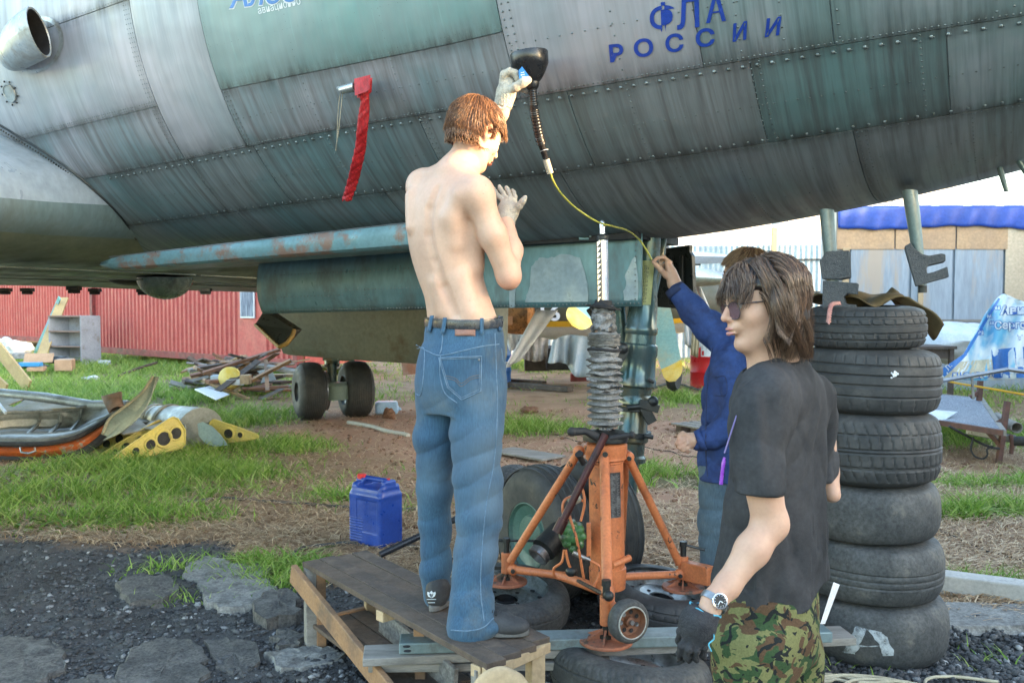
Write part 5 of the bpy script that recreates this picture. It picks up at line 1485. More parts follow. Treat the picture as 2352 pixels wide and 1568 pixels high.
o=sdf_obj('log',lg,c+V(-.2,-.15,-.2),c+V(.2,.15,.2),.007,mWoodL);tag(o,'pale sawn log end under the near corner of the wooden stand','log')
# --- jerrycan
mCan=M('jerrycan_blue_plastic',(.010,.045,.26),(.014,.06,.33),5,rough=.38,dirt=(.05,.08,.32),dsc=6,dlo=.6,dhi=.8,spec=.5)
jc=G(858,1256,0);jc.y+=.10;jrot=radians(-38)
can=thing('jerrycan','blue plastic jerrycan with red cap standing on the dry straw','jerrycan',jc)
def cl(x,y,z):
 return Vector((jc.x+x*cos(jrot)-y*sin(jrot),jc.y+x*sin(jrot)+y*cos(jrot),z))
Rj=Matrix.Rotation(jrot,3,'Z')
S=SDF().box(cl(0,0,.165),(.145,.10,.165),.022,Rj,k=.001).box(cl(0,0,.345),(.138,.09,.045),.03,Rj,k=.03)
S.box(cl(.00,0,.37),(.045,.045,.03),.02,Rj,k=.02)
S.box(cl(.02,0,.385),(.095,.12,.022),.012,Rj,k=.01,op='s')
S.box(cl(-.10,-.0,.39),(.035,.045,.020),.012,Rj,k=.01);S.box(cl(.115,0,.385),(.022,.05,.028),.014,Rj,k=.01)
S.cap(cl(-.085,0,.405),cl(.11,0,.405),.0165,.0165,.008)
def ridges(P):
 z=P[:,2];x=(P[:,0]-jc.x)*cos(-jrot)-(P[:,1]-jc.y)*sin(-jrot);y=(P[:,0]-jc.x)*sin(-jrot)+(P[:,1]-jc.y)*cos(-jrot)
 m=((z>.03)&(z<.17)).astype(np.float32)*((x<-.11)|(y<-.08)&(x<.0)).astype(np.float32)*((x<-.02))
 return .0030*np.sin(z*2*pi/.0175)*m+.004*((np.abs(x-.02)<.09)&(np.abs(z-.19)<.10)&(y<-.07))
S.tri(ridges)
sdf_obj('can_body',S,jc+V(-.2,-.2,-.01),jc+V(.2,.2,.45),.0045,mCan,can)
cc_=cl(-.105,-.02,.402)
mRedP=M('cap_red_plastic',(.62,.03,.03),(.5,.03,.03),9,rough=.4)
build('cap',MB().lathe([(.001,.028),(.024,.028),(.028,.024),(.029,0),(.022,-.002),(.022,-.02)],cc_,(0,0,1),24,wob=lambda i,a:1+(.03*cos(12*a)if 0<i<4 else 0)),mRedP,can,angle=40)
build('vent_cap',MB().lathe([(.001,.012),(.010,.012),(.011,0)],cl(.115,0,.413),(0,0,1),16),mRedP,can,angle=40)
o=build('pipe',MB().tube([W(872,1274,4.75),W(1050,1190,4.95),W(1225,1104,5.15),W(1262,1084,5.2)],[.018,.018,.018,.010],14),M('pipe_black',(.02,.022,.03),(.03,.03,.035),8,rough=.3));tag(o,'long black pipe slanting up behind the legs of the shirtless man','pipe')
# --- funnel, spout, hose
mFun=M('funnel_black_plastic',(.012,.012,.014),(.02,.02,.022),8,rough=.3,spec=.6)
fY=3.52
fun=thing('funnel','black plastic funnel with corrugated spout held against the fuselage','funnel',W(1222,200,fY))
def FT(px,py):return W(px,py,fY)
def fr(px):return px/FPX*fY
ftop=FT(1216,131);
P=[]
for(x,y,r_)in((1215,125,41.5),(1215,123,42.5),(1215,125,43),(1218,149,41),(1219,152,39),(1221,168,31),(1222,184,21),(1222,190,15.5),(1223,194,15.5),(1223,202,13),(1223,206,10)):
 c=FT(x,y);P.append([list(c+V(cos(a)*fr(r_),sin(a)*fr(r_),.0035*cos(a)*2.2*(r_/42)))for a in np.linspace(0,2*pi,49)])
Pin=[[list(Vector(p)*1.0-(Vector(p)-FT(x,y))*.06)for p in row]for row,(x,y)in zip(P[::-1],((1223,206),(1223,202),(1223,197),(1222,194),(1222,188),(1222,175),(1220,162),(1219,158),(1216,131),(1216,129),(1216,131)))]
build('bowl',MB().grid(P),mFun,fun,solid=.002,angle=45)
cv=smooth_curve([list(W(x,y,Y))for x,y,Y in((1223,204,fY),(1225,235,fY+.01),(1228,262,fY+.03),(1238,312,fY+.08),(1243,330,fY+.10),(1252,360,fY+.14),(1256,372,fY+.15))],140)
rs=[]
for i in range(140):
 y=lerp(204,372,i/139)
 if y<236:r_=9.5+.8*sin(i*1.6)
 elif y<250:r_=10.3
 elif y<316:r_=10.2+1.6*sin(i*1.95)
 else:r_=lerp(8.2,5.8,(y-316)/56)
 rs.append(fr(r_))
build('spout',MB().tube([Vector(p)for p in cv],rs,20),mFun,fun,angle=180)
build('grip',MB().tube([FT(1196,160),FT(1192,176),FT(1200,190),FT(1214,200)],[.008,.008,.008,.008],8),mFun,fun)
tS=NT('soft_tube_clear');tS.set(color=(.62,.60,.50),rough=.25,trans=.35);mClear=tS.m
mYel=M('hose_yellow',(.50,.46,.09),(.45,.42,.06),9,rough=.35,spec=.6)
hz=thing('filling_hose','thin yellow hose sagging from the funnel spout to the gear leg','hose',W(1264,396,3.67))
build('clear_sleeve',MB().tube([W(1254,366,3.66),W(1264,398,3.68)],[fr(8.2),fr(8)],16),mClear,hz)
build('hose_clip',MB().tube([W(1250,346,3.64)+V(cos(a)*fr(9),sin(a)*fr(9),.004*cos(a))for a in np.linspace(0,2*pi,20)],.0014,6),mWht,hz)
cv=smooth_curve([list(W(x,y,Y))for x,y,Y in((1263,394,3.68),(1272,418,3.70),(1290,446,3.74),(1318,474,3.80),(1352,498,3.84),(1378,512,3.88),(1408,520,4.0),(1442,530,4.2),(1466,548,4.34),(1481,568,4.36),(1497,596,4.38))],70)
build('hose_tube',MB().tube([Vector(p)for p in cv],.0042,10),mYel,hz)
def ghose(pts,r,mat,label,cat='hose',name='hose',n=60,lift=0.006):
 c=smooth_curve([list(G(x,y))for x,y in pts],n);c[:,2]=gh(c[:,0],c[:,1])+r+lift
 o=build(name,MB().tube([Vector(p)for p in c],r,8),mat);return tag(o,label,cat)
mHose=M('hose_dark_grey',(.05,.05,.05),(.09,.085,.08),6,rough=.7)
ghose([(1012,1168),(930,1175),(860,1180),(800,1172),(740,1165),(640,1158),(520,1150),(420,1155)],.011,mHose,'dark hose winding over the straw left of the blue jerrycan',n=90)
ghose([(1040,1290),(960,1262),(900,1250),(820,1250),(740,1254),(690,1262),(676,1278),(700,1290)],.013,mHose,'dark hose curling round the foot of the blue jerrycan',n=80)
ghose([(1120,945),(1180,965),(1250,990),(1320,1015),(1400,1020),(1500,1035),(1620,1060)],.005,mBlack,'thin black cable across the dirt behind the jack','cable','cable',80)
ghose([(2150,1215),(2200,1235),(2260,1262),(2352,1292),(2420,1318)],.006,mBlack,'thin black cable across the straw right of the tyre stack','cable','cable',60)
r=random.Random(4);pts=[]
for k in range(90):
 a=k*.42;rr=.13+.05*sin(k*.31)+r.uniform(-.02,.02)
 pts.append([1.36+cos(a)*rr*1.35+.12*sin(k*.07),3.36+sin(a)*rr*.8,.03+.025*(k%15)/15+.03*abs(sin(a*.5))])
pts+=[[1.62,3.50,.04],[1.75,3.55,.03],[1.9,3.5,.03]]
o=build('rope',MB().tube([Vector(p)for p in smooth_curve(pts,700)],.0062,7),M('rope_cream',(.52,.46,.33),(.40,.35,.25),20,rough=.9,bump=.4,bsc=200));tag(o,'tangled coil of cream rope on the gravel before the tyre stack','rope')
# --- people
def skinmat(name,c,c2):
 t=NT(name);co=t.coords()
 col=t.ramp(t.noise(co,7,4),[(.38,c),(.62,c2)])
 col=t.mix(1.0,col,t.ramp(t.noise(co,120,3),[(.3,.95),(.7,1.03)]),'MULTIPLY')
 col=t.mix(t.ramp(t.noise(co,42,2),[(.74,0),(.78,.35)]),col,tuple(x*.5 for x in c))
 t.set(color=col,rough=t.ramp(t.noise(co,60,3),[(.3,.42),(.7,.58)]),sss=.12,spec=.4);t.b.inputs['Subsurface Radius'].default_value=(.02,.008,.004)
 try:t.b.inputs['Subsurface Scale'].default_value=.5
 except Exception:pass
 fl=t.attr('flush').outputs['Fac']
 col2=t.mix(fl,col,(c[0]*.95,c[1]*.52,c[2]*.46));t.l(col2,t.b.inputs['Base Color'])
 t.bump(t.noise(co,260,3),.12,.002)
 return t.m
mSkin1=skinmat('skin_fair',(.62,.40,.29),(.53,.33,.235))
mSkin2=skinmat('skin_tanned',(.55,.35,.25),(.47,.28,.20))
def hairmat(name,c1,c2,c3,rough=.38):
 t=NT(name);tt=t.attr('tint').outputs['Fac']
 t.set(color=t.ramp(tt,[(0,c1),(.55,c2),(1,c3)]),rough=rough,spec=.6)
 try:t.b.inputs['Anisotropic'].default_value=.6
 except Exception:pass
 return t.m
class Head:
 def __init__(s,c,F,U,sc=1.0):
  s.c=Vector(c);s.F=Vector(F).normalized();U=Vector(U);s.U=(U-s.F*U.dot(s.F)).normalized();s.L=s.U.cross(s.F);s.sc=sc
  s.R=Matrix((s.F,s.L,s.U)).transposed()
 def p(s,x,y,z):return s.c+(s.F*x+s.L*y+s.U*z)*s.sc
 def build(s,S):
  k=s.sc;R=s.R
  def e(c,r,kk=.02,op='u',rot=None):S.ell(s.p(*c),tuple(x*k for x in r),R if rot is None else R@rot,kk,op)
  e((-.014,0,.028),(.100,.077,.088),.03);e((.030,0,-.022),(.066,.061,.090),.03)
  for y in(-1,1):
   S.cap(s.p(-.008,y*.050,-.045),s.p(.062,y*.014,-.098),.022*k,.017*k,.025)
   e((.052,y*.038,-.026),(.030,.026,.024),.02)
  e((.074,0,-.099),(.019,.020,.017),.018)
  S.cap(s.p(.080,-.028,.024),s.p(.080,.028,.024),.013*k,.013*k,.018)
  for y in(-1,1):e((.096,y*.031,.004),(.015,.017,.011),.012,'s')
  S.cap(s.p(.088,0,.016),s.p(.112,0,-.024),.0065*k,.0105*k,.010)
  for y in(-1,1):e((.101,y*.011,-.029),(.009,.0065,.0065),.006)
  e((.088,0,-.050),(.016,.026,.012),.015)
  e((.0985,0,-.0545),(.009,.021,.0050),.004);e((.0955,0,-.0655),(.009,.018,.0060),.004)
  S.cap(s.p(.104,-.020,-.0600),s.p(.104,.020,-.0600),.0018*k,.0018*k,.003,'s')
  for y in(-1,1):
   rot=Matrix.Rotation(radians(y*22),3,'Z')@Matrix.Rotation(radians(-10),3,'Y')
   e((-.010,y*.083,-.006),(.019,.0085,.032),.006,'u',rot);e((-.006,y*.087,-.002),(.011,.006,.019),.004,'s',rot)
   e((-.002,y*.078,-.036),(.008,.006,.009),.006)
 def face_lines(s,parent,hair,skin,brow=True):
  for y in(-1,1):
   c=s.p(.0765,y*.031,.004)
   ey=build('eye',MB().ball(c,.0118*s.sc,16,12),mEye,parent)
   build('iris',MB().lathe([(.001,.0122),(.0052,.0112),(.0056,.0108)],c,s.F,14),mIris,ey)
   if brow:build('eyebrow',MB().tube([s.p(.091,y*.014,.021),s.p(.094,y*.030,.026),s.p(.082,y*.050,.020)],[.0028,.0036,.0018],6),hair,parent)
  for z,h in((-.0545,.0042),(-.0655,.0050)):
   pts=[s.p(.1070-.9*abs(q)**1.8*6,q,z+(.0015 if z>-.06 else -.0005)*cos(q*90))for q in np.linspace(-.019,.019,9)]
   build('lip',MB().tube(pts,[h*s.sc*(1-(abs(i-4)/4.3)**2)+.0004 for i in range(9)],8),mLip,parent)
mEye=M('eye_white',(.75,.73,.7),(.7,.68,.66),9,rough=.2);mIris=M('iris_brown',(.08,.06,.04),(.05,.04,.03),9,rough=.2)
mLip=M('lip_skin',(.50,.22,.19),(.45,.2,.17),20,rough=.45)
def strands(roots,S,step,nseg,flow,length,off,rad,name,mat,parent,seed=0,wave=.0,keep=None):
 """hair laid over the head field S; flow(P, k) gives the wanted direction"""
 r=np.random.default_rng(seed);P=np.array(roots,dtype=np.float32);n=len(P);out=[P.copy()];dirp=None
 for k in range(nseg):
  d=flow(P,k,r);d=d/(np.linalg.norm(d,axis=1,keepdims=True)+1e-9)
  if dirp is not None:d=d*.55+dirp*.45;d/=np.linalg.norm(d,axis=1,keepdims=True)
  if wave:d=d+wave*(np.stack([noise3(P,22.)-.5,noise3(P+7,22.)-.5,noise3(P+13,22.)-.5],-1))
  Q=P+d*(length/nseg)[:,None]
  dd,g=S.grad(Q)
  push=np.maximum(off-dd,0)[:,None]*g;Q=Q+push
  pull=np.maximum(dd-off*1.0,0)[:,None]*g*(.5 if k<nseg*.6 else .25);Q=Q-pull
  dirp=(Q-P)/(np.linalg.norm(Q-P,axis=1,keepdims=True)+1e-9);P=Q.astype(np.float32);out.append(P.copy())
 C=np.stack(out,1);m=nseg+1
 if keep is not None:
  kk=keep(C);C=C[kk];rad=rad[kk];n=len(C)
 T=np.gradient(C,axis=1);T/=np.linalg.norm(T,axis=2,keepdims=True)+1e-9
 a=np.zeros_like(T);a[...,2]=1;u=np.cross(T,a);u/=np.linalg.norm(u,axis=2,keepdims=True)+1e-9;v=np.cross(T,u)
 rr=rad[:,None]*(1-.80*(np.arange(m)/(m-1))[None]**2.0);VS=[]
 for q in range(3):
  an=2*pi*q/3;VS.append(C+(u*cos(an)+v*sin(an))*rr[...,None])
 VV=np.stack(VS,2).reshape(-1,3);b=(np.arange(n)*m*3)[:,None,None]
 f=[]
 for k in range(m-1):
  for q in range(3):f.append([k*3+q,k*3+(q+1)%3,(k+1)*3+(q+1)%3,(k+1)*3+q])
 F=(b+np.array(f)[None]).reshape(-1,4)
 o=build(name,(VV,F),mat,parent,angle=180)
 attr(o,'tint',np.repeat(np.clip(r.random(n)*.7+.3*noise3(C[:,0],60.),0,1),m*3));return o
def hand(S,wrist,palm,fingers,thumb,pr=(.040,.016),k=.010):
 """fingers: list of joint lists; palm: (centre, direction of fingers, back normal)"""
 c,d,n_=[Vector(x)for x in palm];d.normalize();n_=(n_-d*n_.dot(d)).normalized();s_=d.cross(n_)
 R=Matrix((d,s_,n_)).transposed()
 S.ell(c,(.050,pr[0],pr[1]+.003),R,k*1.5)
 S.cap(wrist,c-d*.02,.026,.028,.02)
 for f in fingers:
  rs=np.linspace(.0098,.0072,len(f))*(f[0][3]if len(f[0])>3 else 1)
  S.chain([Vector(q[:3])for q in f],list(rs),.006)
 S.chain([Vector(q)for q in thumb],list(np.linspace(.0145,.0095,len(thumb))),.008)
def sections(zs,cx,cy,a,b,rv,fv,k=1.0,sq=2.0):
 """SDF of a column of elliptical slices"""
 zs,cx,cy,a,b=[np.array(q,dtype=np.float32)for q in(zs,cx,cy,a,b)]
 o=np.argsort(zs);zs,cx,cy,a,b=zs[o],cx[o],cy[o],a[o],b[o]
 from bisect import bisect
 tt=np.linspace(zs[0],zs[-1],80)
 def sm(v):
  y=np.interp(tt,zs,v);kk=np.array([1,4,6,4,1])/16
  for _ in range(3):y=np.convolve(np.pad(y,2,mode='edge'),kk,'valid')
  return y
 CX,CY,A_,B_=sm(cx),sm(cy),sm(a),sm(b)
 def f(P):
  z=P[:,2];X=P[:,0]-np.interp(z,tt,CX);Y=P[:,1]-np.interp(z,tt,CY)
  aa=np.interp(z,tt,A_);bb=np.interp(z,tt,B_)
  u=X*rv[0]+Y*rv[1];v=X*fv[0]+Y*fv[1]
  r=((np.abs(u)/aa)**sq+(np.abs(v)/bb)**sq)**(1/sq)+1e-6
  gr=np.sqrt((u/aa**2)**2+(v/bb**2)**2)/r+1e-6
  d=np.clip((r-1)/gr,-.2,.3)if False else(r-1)*np.minimum(aa,bb)
  d=np.where(r>.3,(r-1)/np.minimum(gr,1/np.minimum(aa,bb)),d)
  out=np.maximum(zs[0]-z,z-zs[-1])
  return np.maximum(d,out).astype(np.float32)
 return f
def hit(S,px,py,Y0,Y1,off=0.0):
 d=W(px,py,1.0)-V(0,0,CAM_H);d=np.array(d/d.y,dtype=np.float32);o=np.array([0,0,CAM_H],dtype=np.float32);Y=Y0
 for _ in range(90):
  q=float(S((o+d*Y)[None])[0])
  if q<off+.0005 or Y>Y1:break
  Y+=max(q-off,.0006)*.9
 return Vector((o+d*Y).tolist())
def on(S,pts,Y0,Y1,off=0.0,n=None):
 P=[tuple(q)for q in(smooth_curve(pts,n)if n else pts)]
 return[hit(S,x,y,Y0,Y1,off)for x,y in P]
mDenim=None
def denim(name,c,c2,worn):
 t=NT(name);co=t.coords()
 col=t.ramp(t.noise(co,4.5,5),[(.35,c),(.65,c2)])
 tw=t.noise(t.coords(None,(260,260,22)),1.0,3,.7)
 col=t.mix(1.0,col,t.ramp(tw,[(.3,.72),(.7,1.25)]),'MULTIPLY')
 col=t.mix(t.attr('worn').outputs['Fac'],col,worn)
 col=t.mix(t.ramp(t.noise(co,3.0,5,.7),[(.55,0),(.75,.45)]),col,(.17,.165,.13))
 t.set(color=col,rough=.85,spec=.2,sheen=.15);t.bump(tw,.25,.002);return t.m
mDen1=denim('denim_blue',(.032,.075,.135),(.052,.115,.185),(.16,.21,.25))
mDen3=denim('denim_grey',(.07,.11,.15),(.10,.15,.19),(.2,.25,.3))
mStitch=M('denim_seam',(.16,.24,.33),(.10,.17,.25),60,rough=.9)
mBelt=M('belt_black_leather',(.022,.025,.032),(.04,.042,.05),14,rough=.3,spec=.7)
mPatch=M('leather_patch_brown',(.30,.15,.11),(.22,.12,.09),20,rough=.6)
mShoe=M('shoe_black_suede',(.03,.03,.033),(.055,.055,.058),10,rough=.7,bump=.2,bsc=120,dirt=(.13,.12,.11),dsc=9,dlo=.58,dhi=.75)
mSole=M('shoe_sole_grey',(.10,.10,.10),(.15,.145,.14),14,rough=.8)
mGlove=M('glove_knit_cream',(.52,.47,.38),(.42,.38,.32),22,rough=.95,bump=.6,bsc=170,dirt=(.26,.23,.19),dsc=16,dlo=.52,dhi=.68)
def wrinkle(P,sx_,sz_,amp,seed=0.0):
 Q=np.stack([P[:,0]*sx_,P[:,1]*sx_,P[:,2]*sz_],-1)+seed
 return amp*(np.abs(noise3(Q)*2-1)**.8-.4)
def worn_of(o,S,centre,R):
 pass
 # ======================= person 1: shirtless man on the stand =======================
Y1_=3.27
f1_=np.array([.66,.75]);r1_=np.array([.75,-.66])
def Z(py,Y):return W(0,py,Y).z
def X_(px,Y):return(px-1176)/FPX*Y
man1=thing('person','shirtless man in blue jeans and knit gloves standing on the wooden stand','person',(X_(1060,3.25),3.25,.37))
rows1=[(400,1038,.075,.060),(415,1032,.115,.078),(432,1027,.150,.092),(455,1024,.160,.102),(480,1022,.158,.108),(520,1020,.152,.110),(560,1021,.146,.108),(600,1026,.138,.104),(640,1034,.130,.098),(680,1048,.128,.096),(710,1056,.134,.100),(740,1063,.142,.106),(790,1062,.15,.112)]
B1=SDF()
B1 .tri(sections([Z(y,Y1_)for y,*_ in rows1],[X_(x,Y1_)for _,x,*_ in rows1],[Y1_+.02]*len(rows1),[a*.985 for*_,a,b in rows1],[b for*_,b in rows1],r1_,f1_,sq=2.25),.02,'u')
def A1(px,py,Y):return W(px,py,Y)
shL,shR=A1(968,428,3.36),A1(1098,448,3.15)
B1 .cap(A1(1042,392,3.27),shL+V(.01,0,.012),.050,.040,.05);B1 .cap(A1(1050,398,3.25),shR+V(-.01,0,.015),.050,.044,.05)
B1 .ell(shR,(.056,.056,.062),k=.03);B1 .ell(shL,(.047,.05,.052),k=.04)
B1 .cap(A1(1050,410,3.28),A1(1080,340,3.30),.064,.058,.035)
bk=-f1_
def bs(px,py,d):return hit(B1,px,py,2.7,3.7)+V(0,d,0)
sc1=[bs(1058,450,.022),bs(1040,500,.016),bs(1046,556,.022)];sc2=[bs(950,450,.03),bs(948,520,.024)];lt_=[bs(1092,520,.02),bs(1090,610,.03)];lo1=[bs(1060,640,.026),bs(1082,715,.024)];lo2=[bs(1008,650,.026),bs(1022,715,.024)]
sp=[bs(*q,-.004)for q in((1004,432),(986,480),(984,540),(998,600),(1020,660),(1044,722))]
B1 .chain(sc1,[.034,.032,.024],.03);B1 .chain(sc2,[.034,.026],.02);B1 .chain(lt_,[.034,.030],.03);B1 .chain(lo1,[.032,.030],.03);B1 .chain(lo2,[.028,.028],.03)
B1 .chain(sp,[.008,.011,.011,.010,.011,.010],.018,'s')
elR,wrR=A1(1168,632,3.20),A1(1160,505,3.37)
B1 .chain([shR,A1(1132,540,3.16),elR],[.049,.045,.041],.03);B1 .ell(A1(1170,645,3.20),(.028,.030,.030),k=.02)
B1 .chain([elR,A1(1172,575,3.28),wrR],[.040,.042,.029],.025)
elL,wrL=A1(1085,372,3.60),A1(1150,262,3.50)
B1 .chain([shL,A1(1020,405,3.50),elL],[.050,.046,.041],.03);B1 .chain([elL,A1(1120,312,3.56),wrL,A1(1157,246,3.49)],[.040,.038,.027,.026],.02)
H1=Head(A1(1094,305,3.30),(.66,.58,-.46),(.32,.20,.93),1.0)
H1 .build(B1)
vmin=V(X_(915,3.2),2.9,Z(800,3.2));vmax=V(X_(1215,3.6)+.02,3.80,Z(205,3.3))
b1o=sdf_obj('body',B1,vmin,vmax,.0052,mSkin1,man1)
co_=np.empty(len(b1o.data.vertices)*3,dtype=np.float32);b1o.data.vertices.foreach_get('co',co_);co_=co_.reshape(-1,3)+np.array(man1 .location)
def flush_pts(o,base,pts):
 c=np.empty(len(o.data.vertices)*3,dtype=np.float32);o.data.vertices.foreach_get('co',c);c=c.reshape(-1,3)+np.array(base);w=np.zeros(len(c))
 for p,r,a in pts:w=np.maximum(w,a*np.exp(-(((c-np.array(p))**2).sum(1)/r**2)))
 attr(o,'flush',w)
flush_pts(b1o,man1 .location,[(A1(1170,655,3.18),.045,.45),(H1 .p(-.010,-.083,-.01),.03,.7),(A1(1060,390,3.2),.10,.18)])
mHair1=hairmat('hair_chestnut',(.060,.026,.014),(.16,.072,.030),(.34,.17,.065))
HS1=SDF();H1 .build(HS1);HS1 .cap(H1 .p(-.03,0,-.05),A1(1050,410,3.28),.064,.058,.035)
def scalp(H,n,seed,test):
 r=np.random.default_rng(seed);out=[]
 d=r.normal(size=(n*4,3));d/=np.linalg.norm(d,axis=1,keepdims=True)
 P=np.array([-.014,0,.028])+d*np.array([.100,.077,.088]);k=test(P[:,0],P[:,1],P[:,2]);P=P[k][:n]
 M_=np.array(H.R);return(np.array(H.c)+(P*H.sc)@M_.T),P
t1_=lambda x,y,z:((z>-.062)&~((x>.052)&(z<.070))&~((x>-.022)&(z<.030)&(x>-.03+0*z))&~((x>.012)&(z<.035))|((np.abs(x+.0)<.022)&(z>-.01)&(z<.05)))
R1,L1=scalp(H1,8500,3,t1_)
def loc(H,P):return(P-np.array(H.c))@np.array(H.R)/H.sc
def flow1(P,k,r):
 q=loc(H1,P);cr=np.array([-.055,0,.10]);d=q-cr
 w=np.stack([d[:,0]*.8+.35*(q[:,0]>-.03)*.08,d[:,1]*.8,-.035-.02*(q[:,2]<.03)+0*q[:,2]],-1);w/=np.linalg.norm(w,axis=1,keepdims=True)+1e-9
 w+=np.stack([.25*(noise3(P,30.)-.5),.25*(noise3(P+5,30.)-.5),.2*(noise3(P+9,30.)-.5)],-1)
 return w@np.array(H1 .R).T
rr_=np.random.default_rng(5)
capS=SDF();capS.ell(H1 .p(-.016,0,.032),(.106,.083,.092),H1 .R,.01)
capS.plane(H1 .p(-.02,0,-.055),H1 .U*-1,.02).plane(H1 .p(.052,0,.05),(H1 .F*1-H1 .U*1.1),.01)
capS.box(H1 .p(.065,0,-.06),(.075,.12,.088),.02,H1 .R,.012,'s')
sdf_obj('hair',capS,H1 .c-V(.17,.17,.17),H1 .c+V(.17,.17,.17),.006,hairmat('hair_underlayer',(.05,.024,.014),(.05,.024,.014),(.05,.024,.014)),man1)
L_=np.where((np.abs(L1[:,0])<.045)&(L1[:,2]<.055),.018,np.where(L1[:,2]<.0,.030,.062))*(.8+.4*rr_.random(len(R1)))
strands(R1,HS1,0,9,flow1,L_,.003+.009*rr_.random(len(R1))*np.where(L1[:,2]<-.02,.35,1),np.full(len(R1),.0015),'hair_strands',mHair1,man1,5)
H1 .face_lines(man1,mHair1,mSkin1)
rowsJ=[(728,1064,.138,.104),(745,1064,.143,.109),(770,1064,.150,.120),(800,1062,.156,.132),(840,1058,.163,.142),(880,1056,.166,.142),(920,1056,.160,.128),(950,1056,.150,.110)]
J1=SDF();J1 .tri(sections([Z(y,3.25)for y,*_ in rowsJ],[X_(x,3.25)for _,x,*_ in rowsJ],[3.27]*len(rowsJ),[a for*_,a,b in rowsJ],[b for*_,b in rowsJ],r1_,f1_,sq=2.3),.02,'u')
def leg1(pts):J1 .chain([A1(x,y,Y)for x,y,Y,r in pts],[r for*_,r in pts],.02)
leg1([(1010,890,3.32,.088),(1000,1000,3.33,.078),(998,1120,3.35,.064),(1000,1200,3.37,.059),(1003,1300,3.38,.054),(1004,1366,3.39,.050)])
leg1([(1098,890,3.22,.100),(1094,1000,3.20,.092),(1096,1110,3.19,.083),(1098,1180,3.17,.078),(1090,1280,3.15,.072),(1082,1380,3.11,.074),(1080,1440,3.09,.086)])
J1 .cap(A1(1118,1120,3.19),A1(1120,1200,3.17),.045,.045,.04)
J1 .ell(A1(1112,1432,3.08),(.062,.060,.035),k=.03)
def jf(P):
 z=P[:,2];w=wrinkle(P,6,12,.008,3.)*(sstep(.62,.50,z)+.25)+wrinkle(P,9,22,.006,9.)*(sstep(.80,.72,z)*sstep(.62,.72,z)+sstep(1.25,1.15,z)*.6*sstep(1.05,1.15,z))
 dg=np.stack([P[:,0]+P[:,2]*.6,P[:,1],P[:,2]-P[:,0]*.5],-1)
 return(-w-.006*(noise3(dg,9.)-.5)-wrinkle(dg,3,12,.011,5.)).astype(np.float32)
J1 .tri(jf)
J1 .plane(A1(1060,733,3.25),(0,0,1),.004)
j1o=sdf_obj('jeans',J1,V(X_(925,3.2),2.9,.33),V(X_(1190,3.2),3.62,Z(715,3.25)),.0062,mDen1,man1)
c=np.empty(len(j1o.data.vertices)*3,dtype=np.float32);j1o.data.vertices.foreach_get('co',c);c=c.reshape(-1,3)+np.array(man1 .location)
wv=np.zeros(len(c))
for p,r_,a in((A1(1120,920,3.08),.08,.5),(A1(1130,1150,3.1),.09,.55),(A1(985,930,3.15),.07,.4),(A1(1120,1050,3.1),.12,.45),(A1(1000,1100,3.25),.08,.35),(A1(1125,1260,3.1),.07,.5),(A1(1040,1240,3.1),.07,.35)):wv=np.maximum(wv,a*np.exp(-(((c-np.array(p))**2).sum(1)/r_**2)))
attr(j1o,'worn',wv)
def stitch(S,pts,par,nm='seam',r=.0022,Y0=2.7,Y1=3.7,n=40,mat=None,off=.0005):
 return build(nm,MB().tube(on(S,pts,Y0,Y1,off,n),r,6),mat or mStitch,par)
stitch(J1,[(1018,762),(1014,800),(1010,812)],j1o,n=10)
stitch(J1,[(956,792),(985,808),(1012,816),(1060,806),(1108,795),(1146,790)],j1o)
stitch(J1,[(1012,816),(1010,850),(1014,880),(1024,905),(1050,925)],j1o)
stitch(J1,[(1137,765),(1140,850),(1142,950),(1135,1060),(1118,1150),(1108,1250),(1104,1350),(1112,1425)],j1o,n=90)
stitch(J1,[(1036,1446),(1075,1448),(1110,1440),(1134,1418)],j1o)
pk=[(1005,813),(1104,811),(1101,900),(1066,916),(1024,890)]
pk=[(1008,822),(1106,818),(1104,898),(1060,918),(1028,890)]
for inset in(0,4):
 cxm,cym=1060,862
 q=[(x+(cxm-x)*inset/48,y+(cym-y)*inset/48)for x,y in pk];q.append(q[0])
 pts=[]
 for i in range(len(q)-1):pts+=[(lerp(q[i][0],q[i+1][0],t_),lerp(q[i][1],q[i+1][1],t_))for t_ in np.linspace(0,1,9)[:-1]]
 pts.append(pts[0]);build('pocket_seam',MB().tube(on(J1,pts,2.7,3.7,.0012),.0022 if inset==0 else .0013,6),mStitch,j1o)
for pts in([(1022,862),(1045,868),(1060,880),(1080,866),(1103,860)],[(1024,868),(1045,874),(1060,887),(1080,872),(1103,866)]):stitch(J1,pts,j1o,'pocket_stitch',.0011,mat=M('thread_brown',(.16,.12,.10),(.12,.1,.09),40),n=20)
stitch(J1,[(958,800),(975,806),(968,900),(955,905)],j1o,'pocket_seam',n=24)
stitch(J1,[(1152,800),(1156,830),(1170,835)],j1o,'pocket_seam',n=14)
build('rivet',MB().ball(hit(J1,1100,826,2.7,3.7),.0045,8,6),mSteel,j1o)
def band(S,y0,y1,px0,px1,off,n=40,th=.003,Yr=(2.7,3.7)):
 P=[]
 for x in np.linspace(px0,px1,n):P.append([list(hit(S,x,y,*Yr,off))for y in np.linspace(y0,y1,4)])
 return MB().grid(P)
mb=MB();P=[]
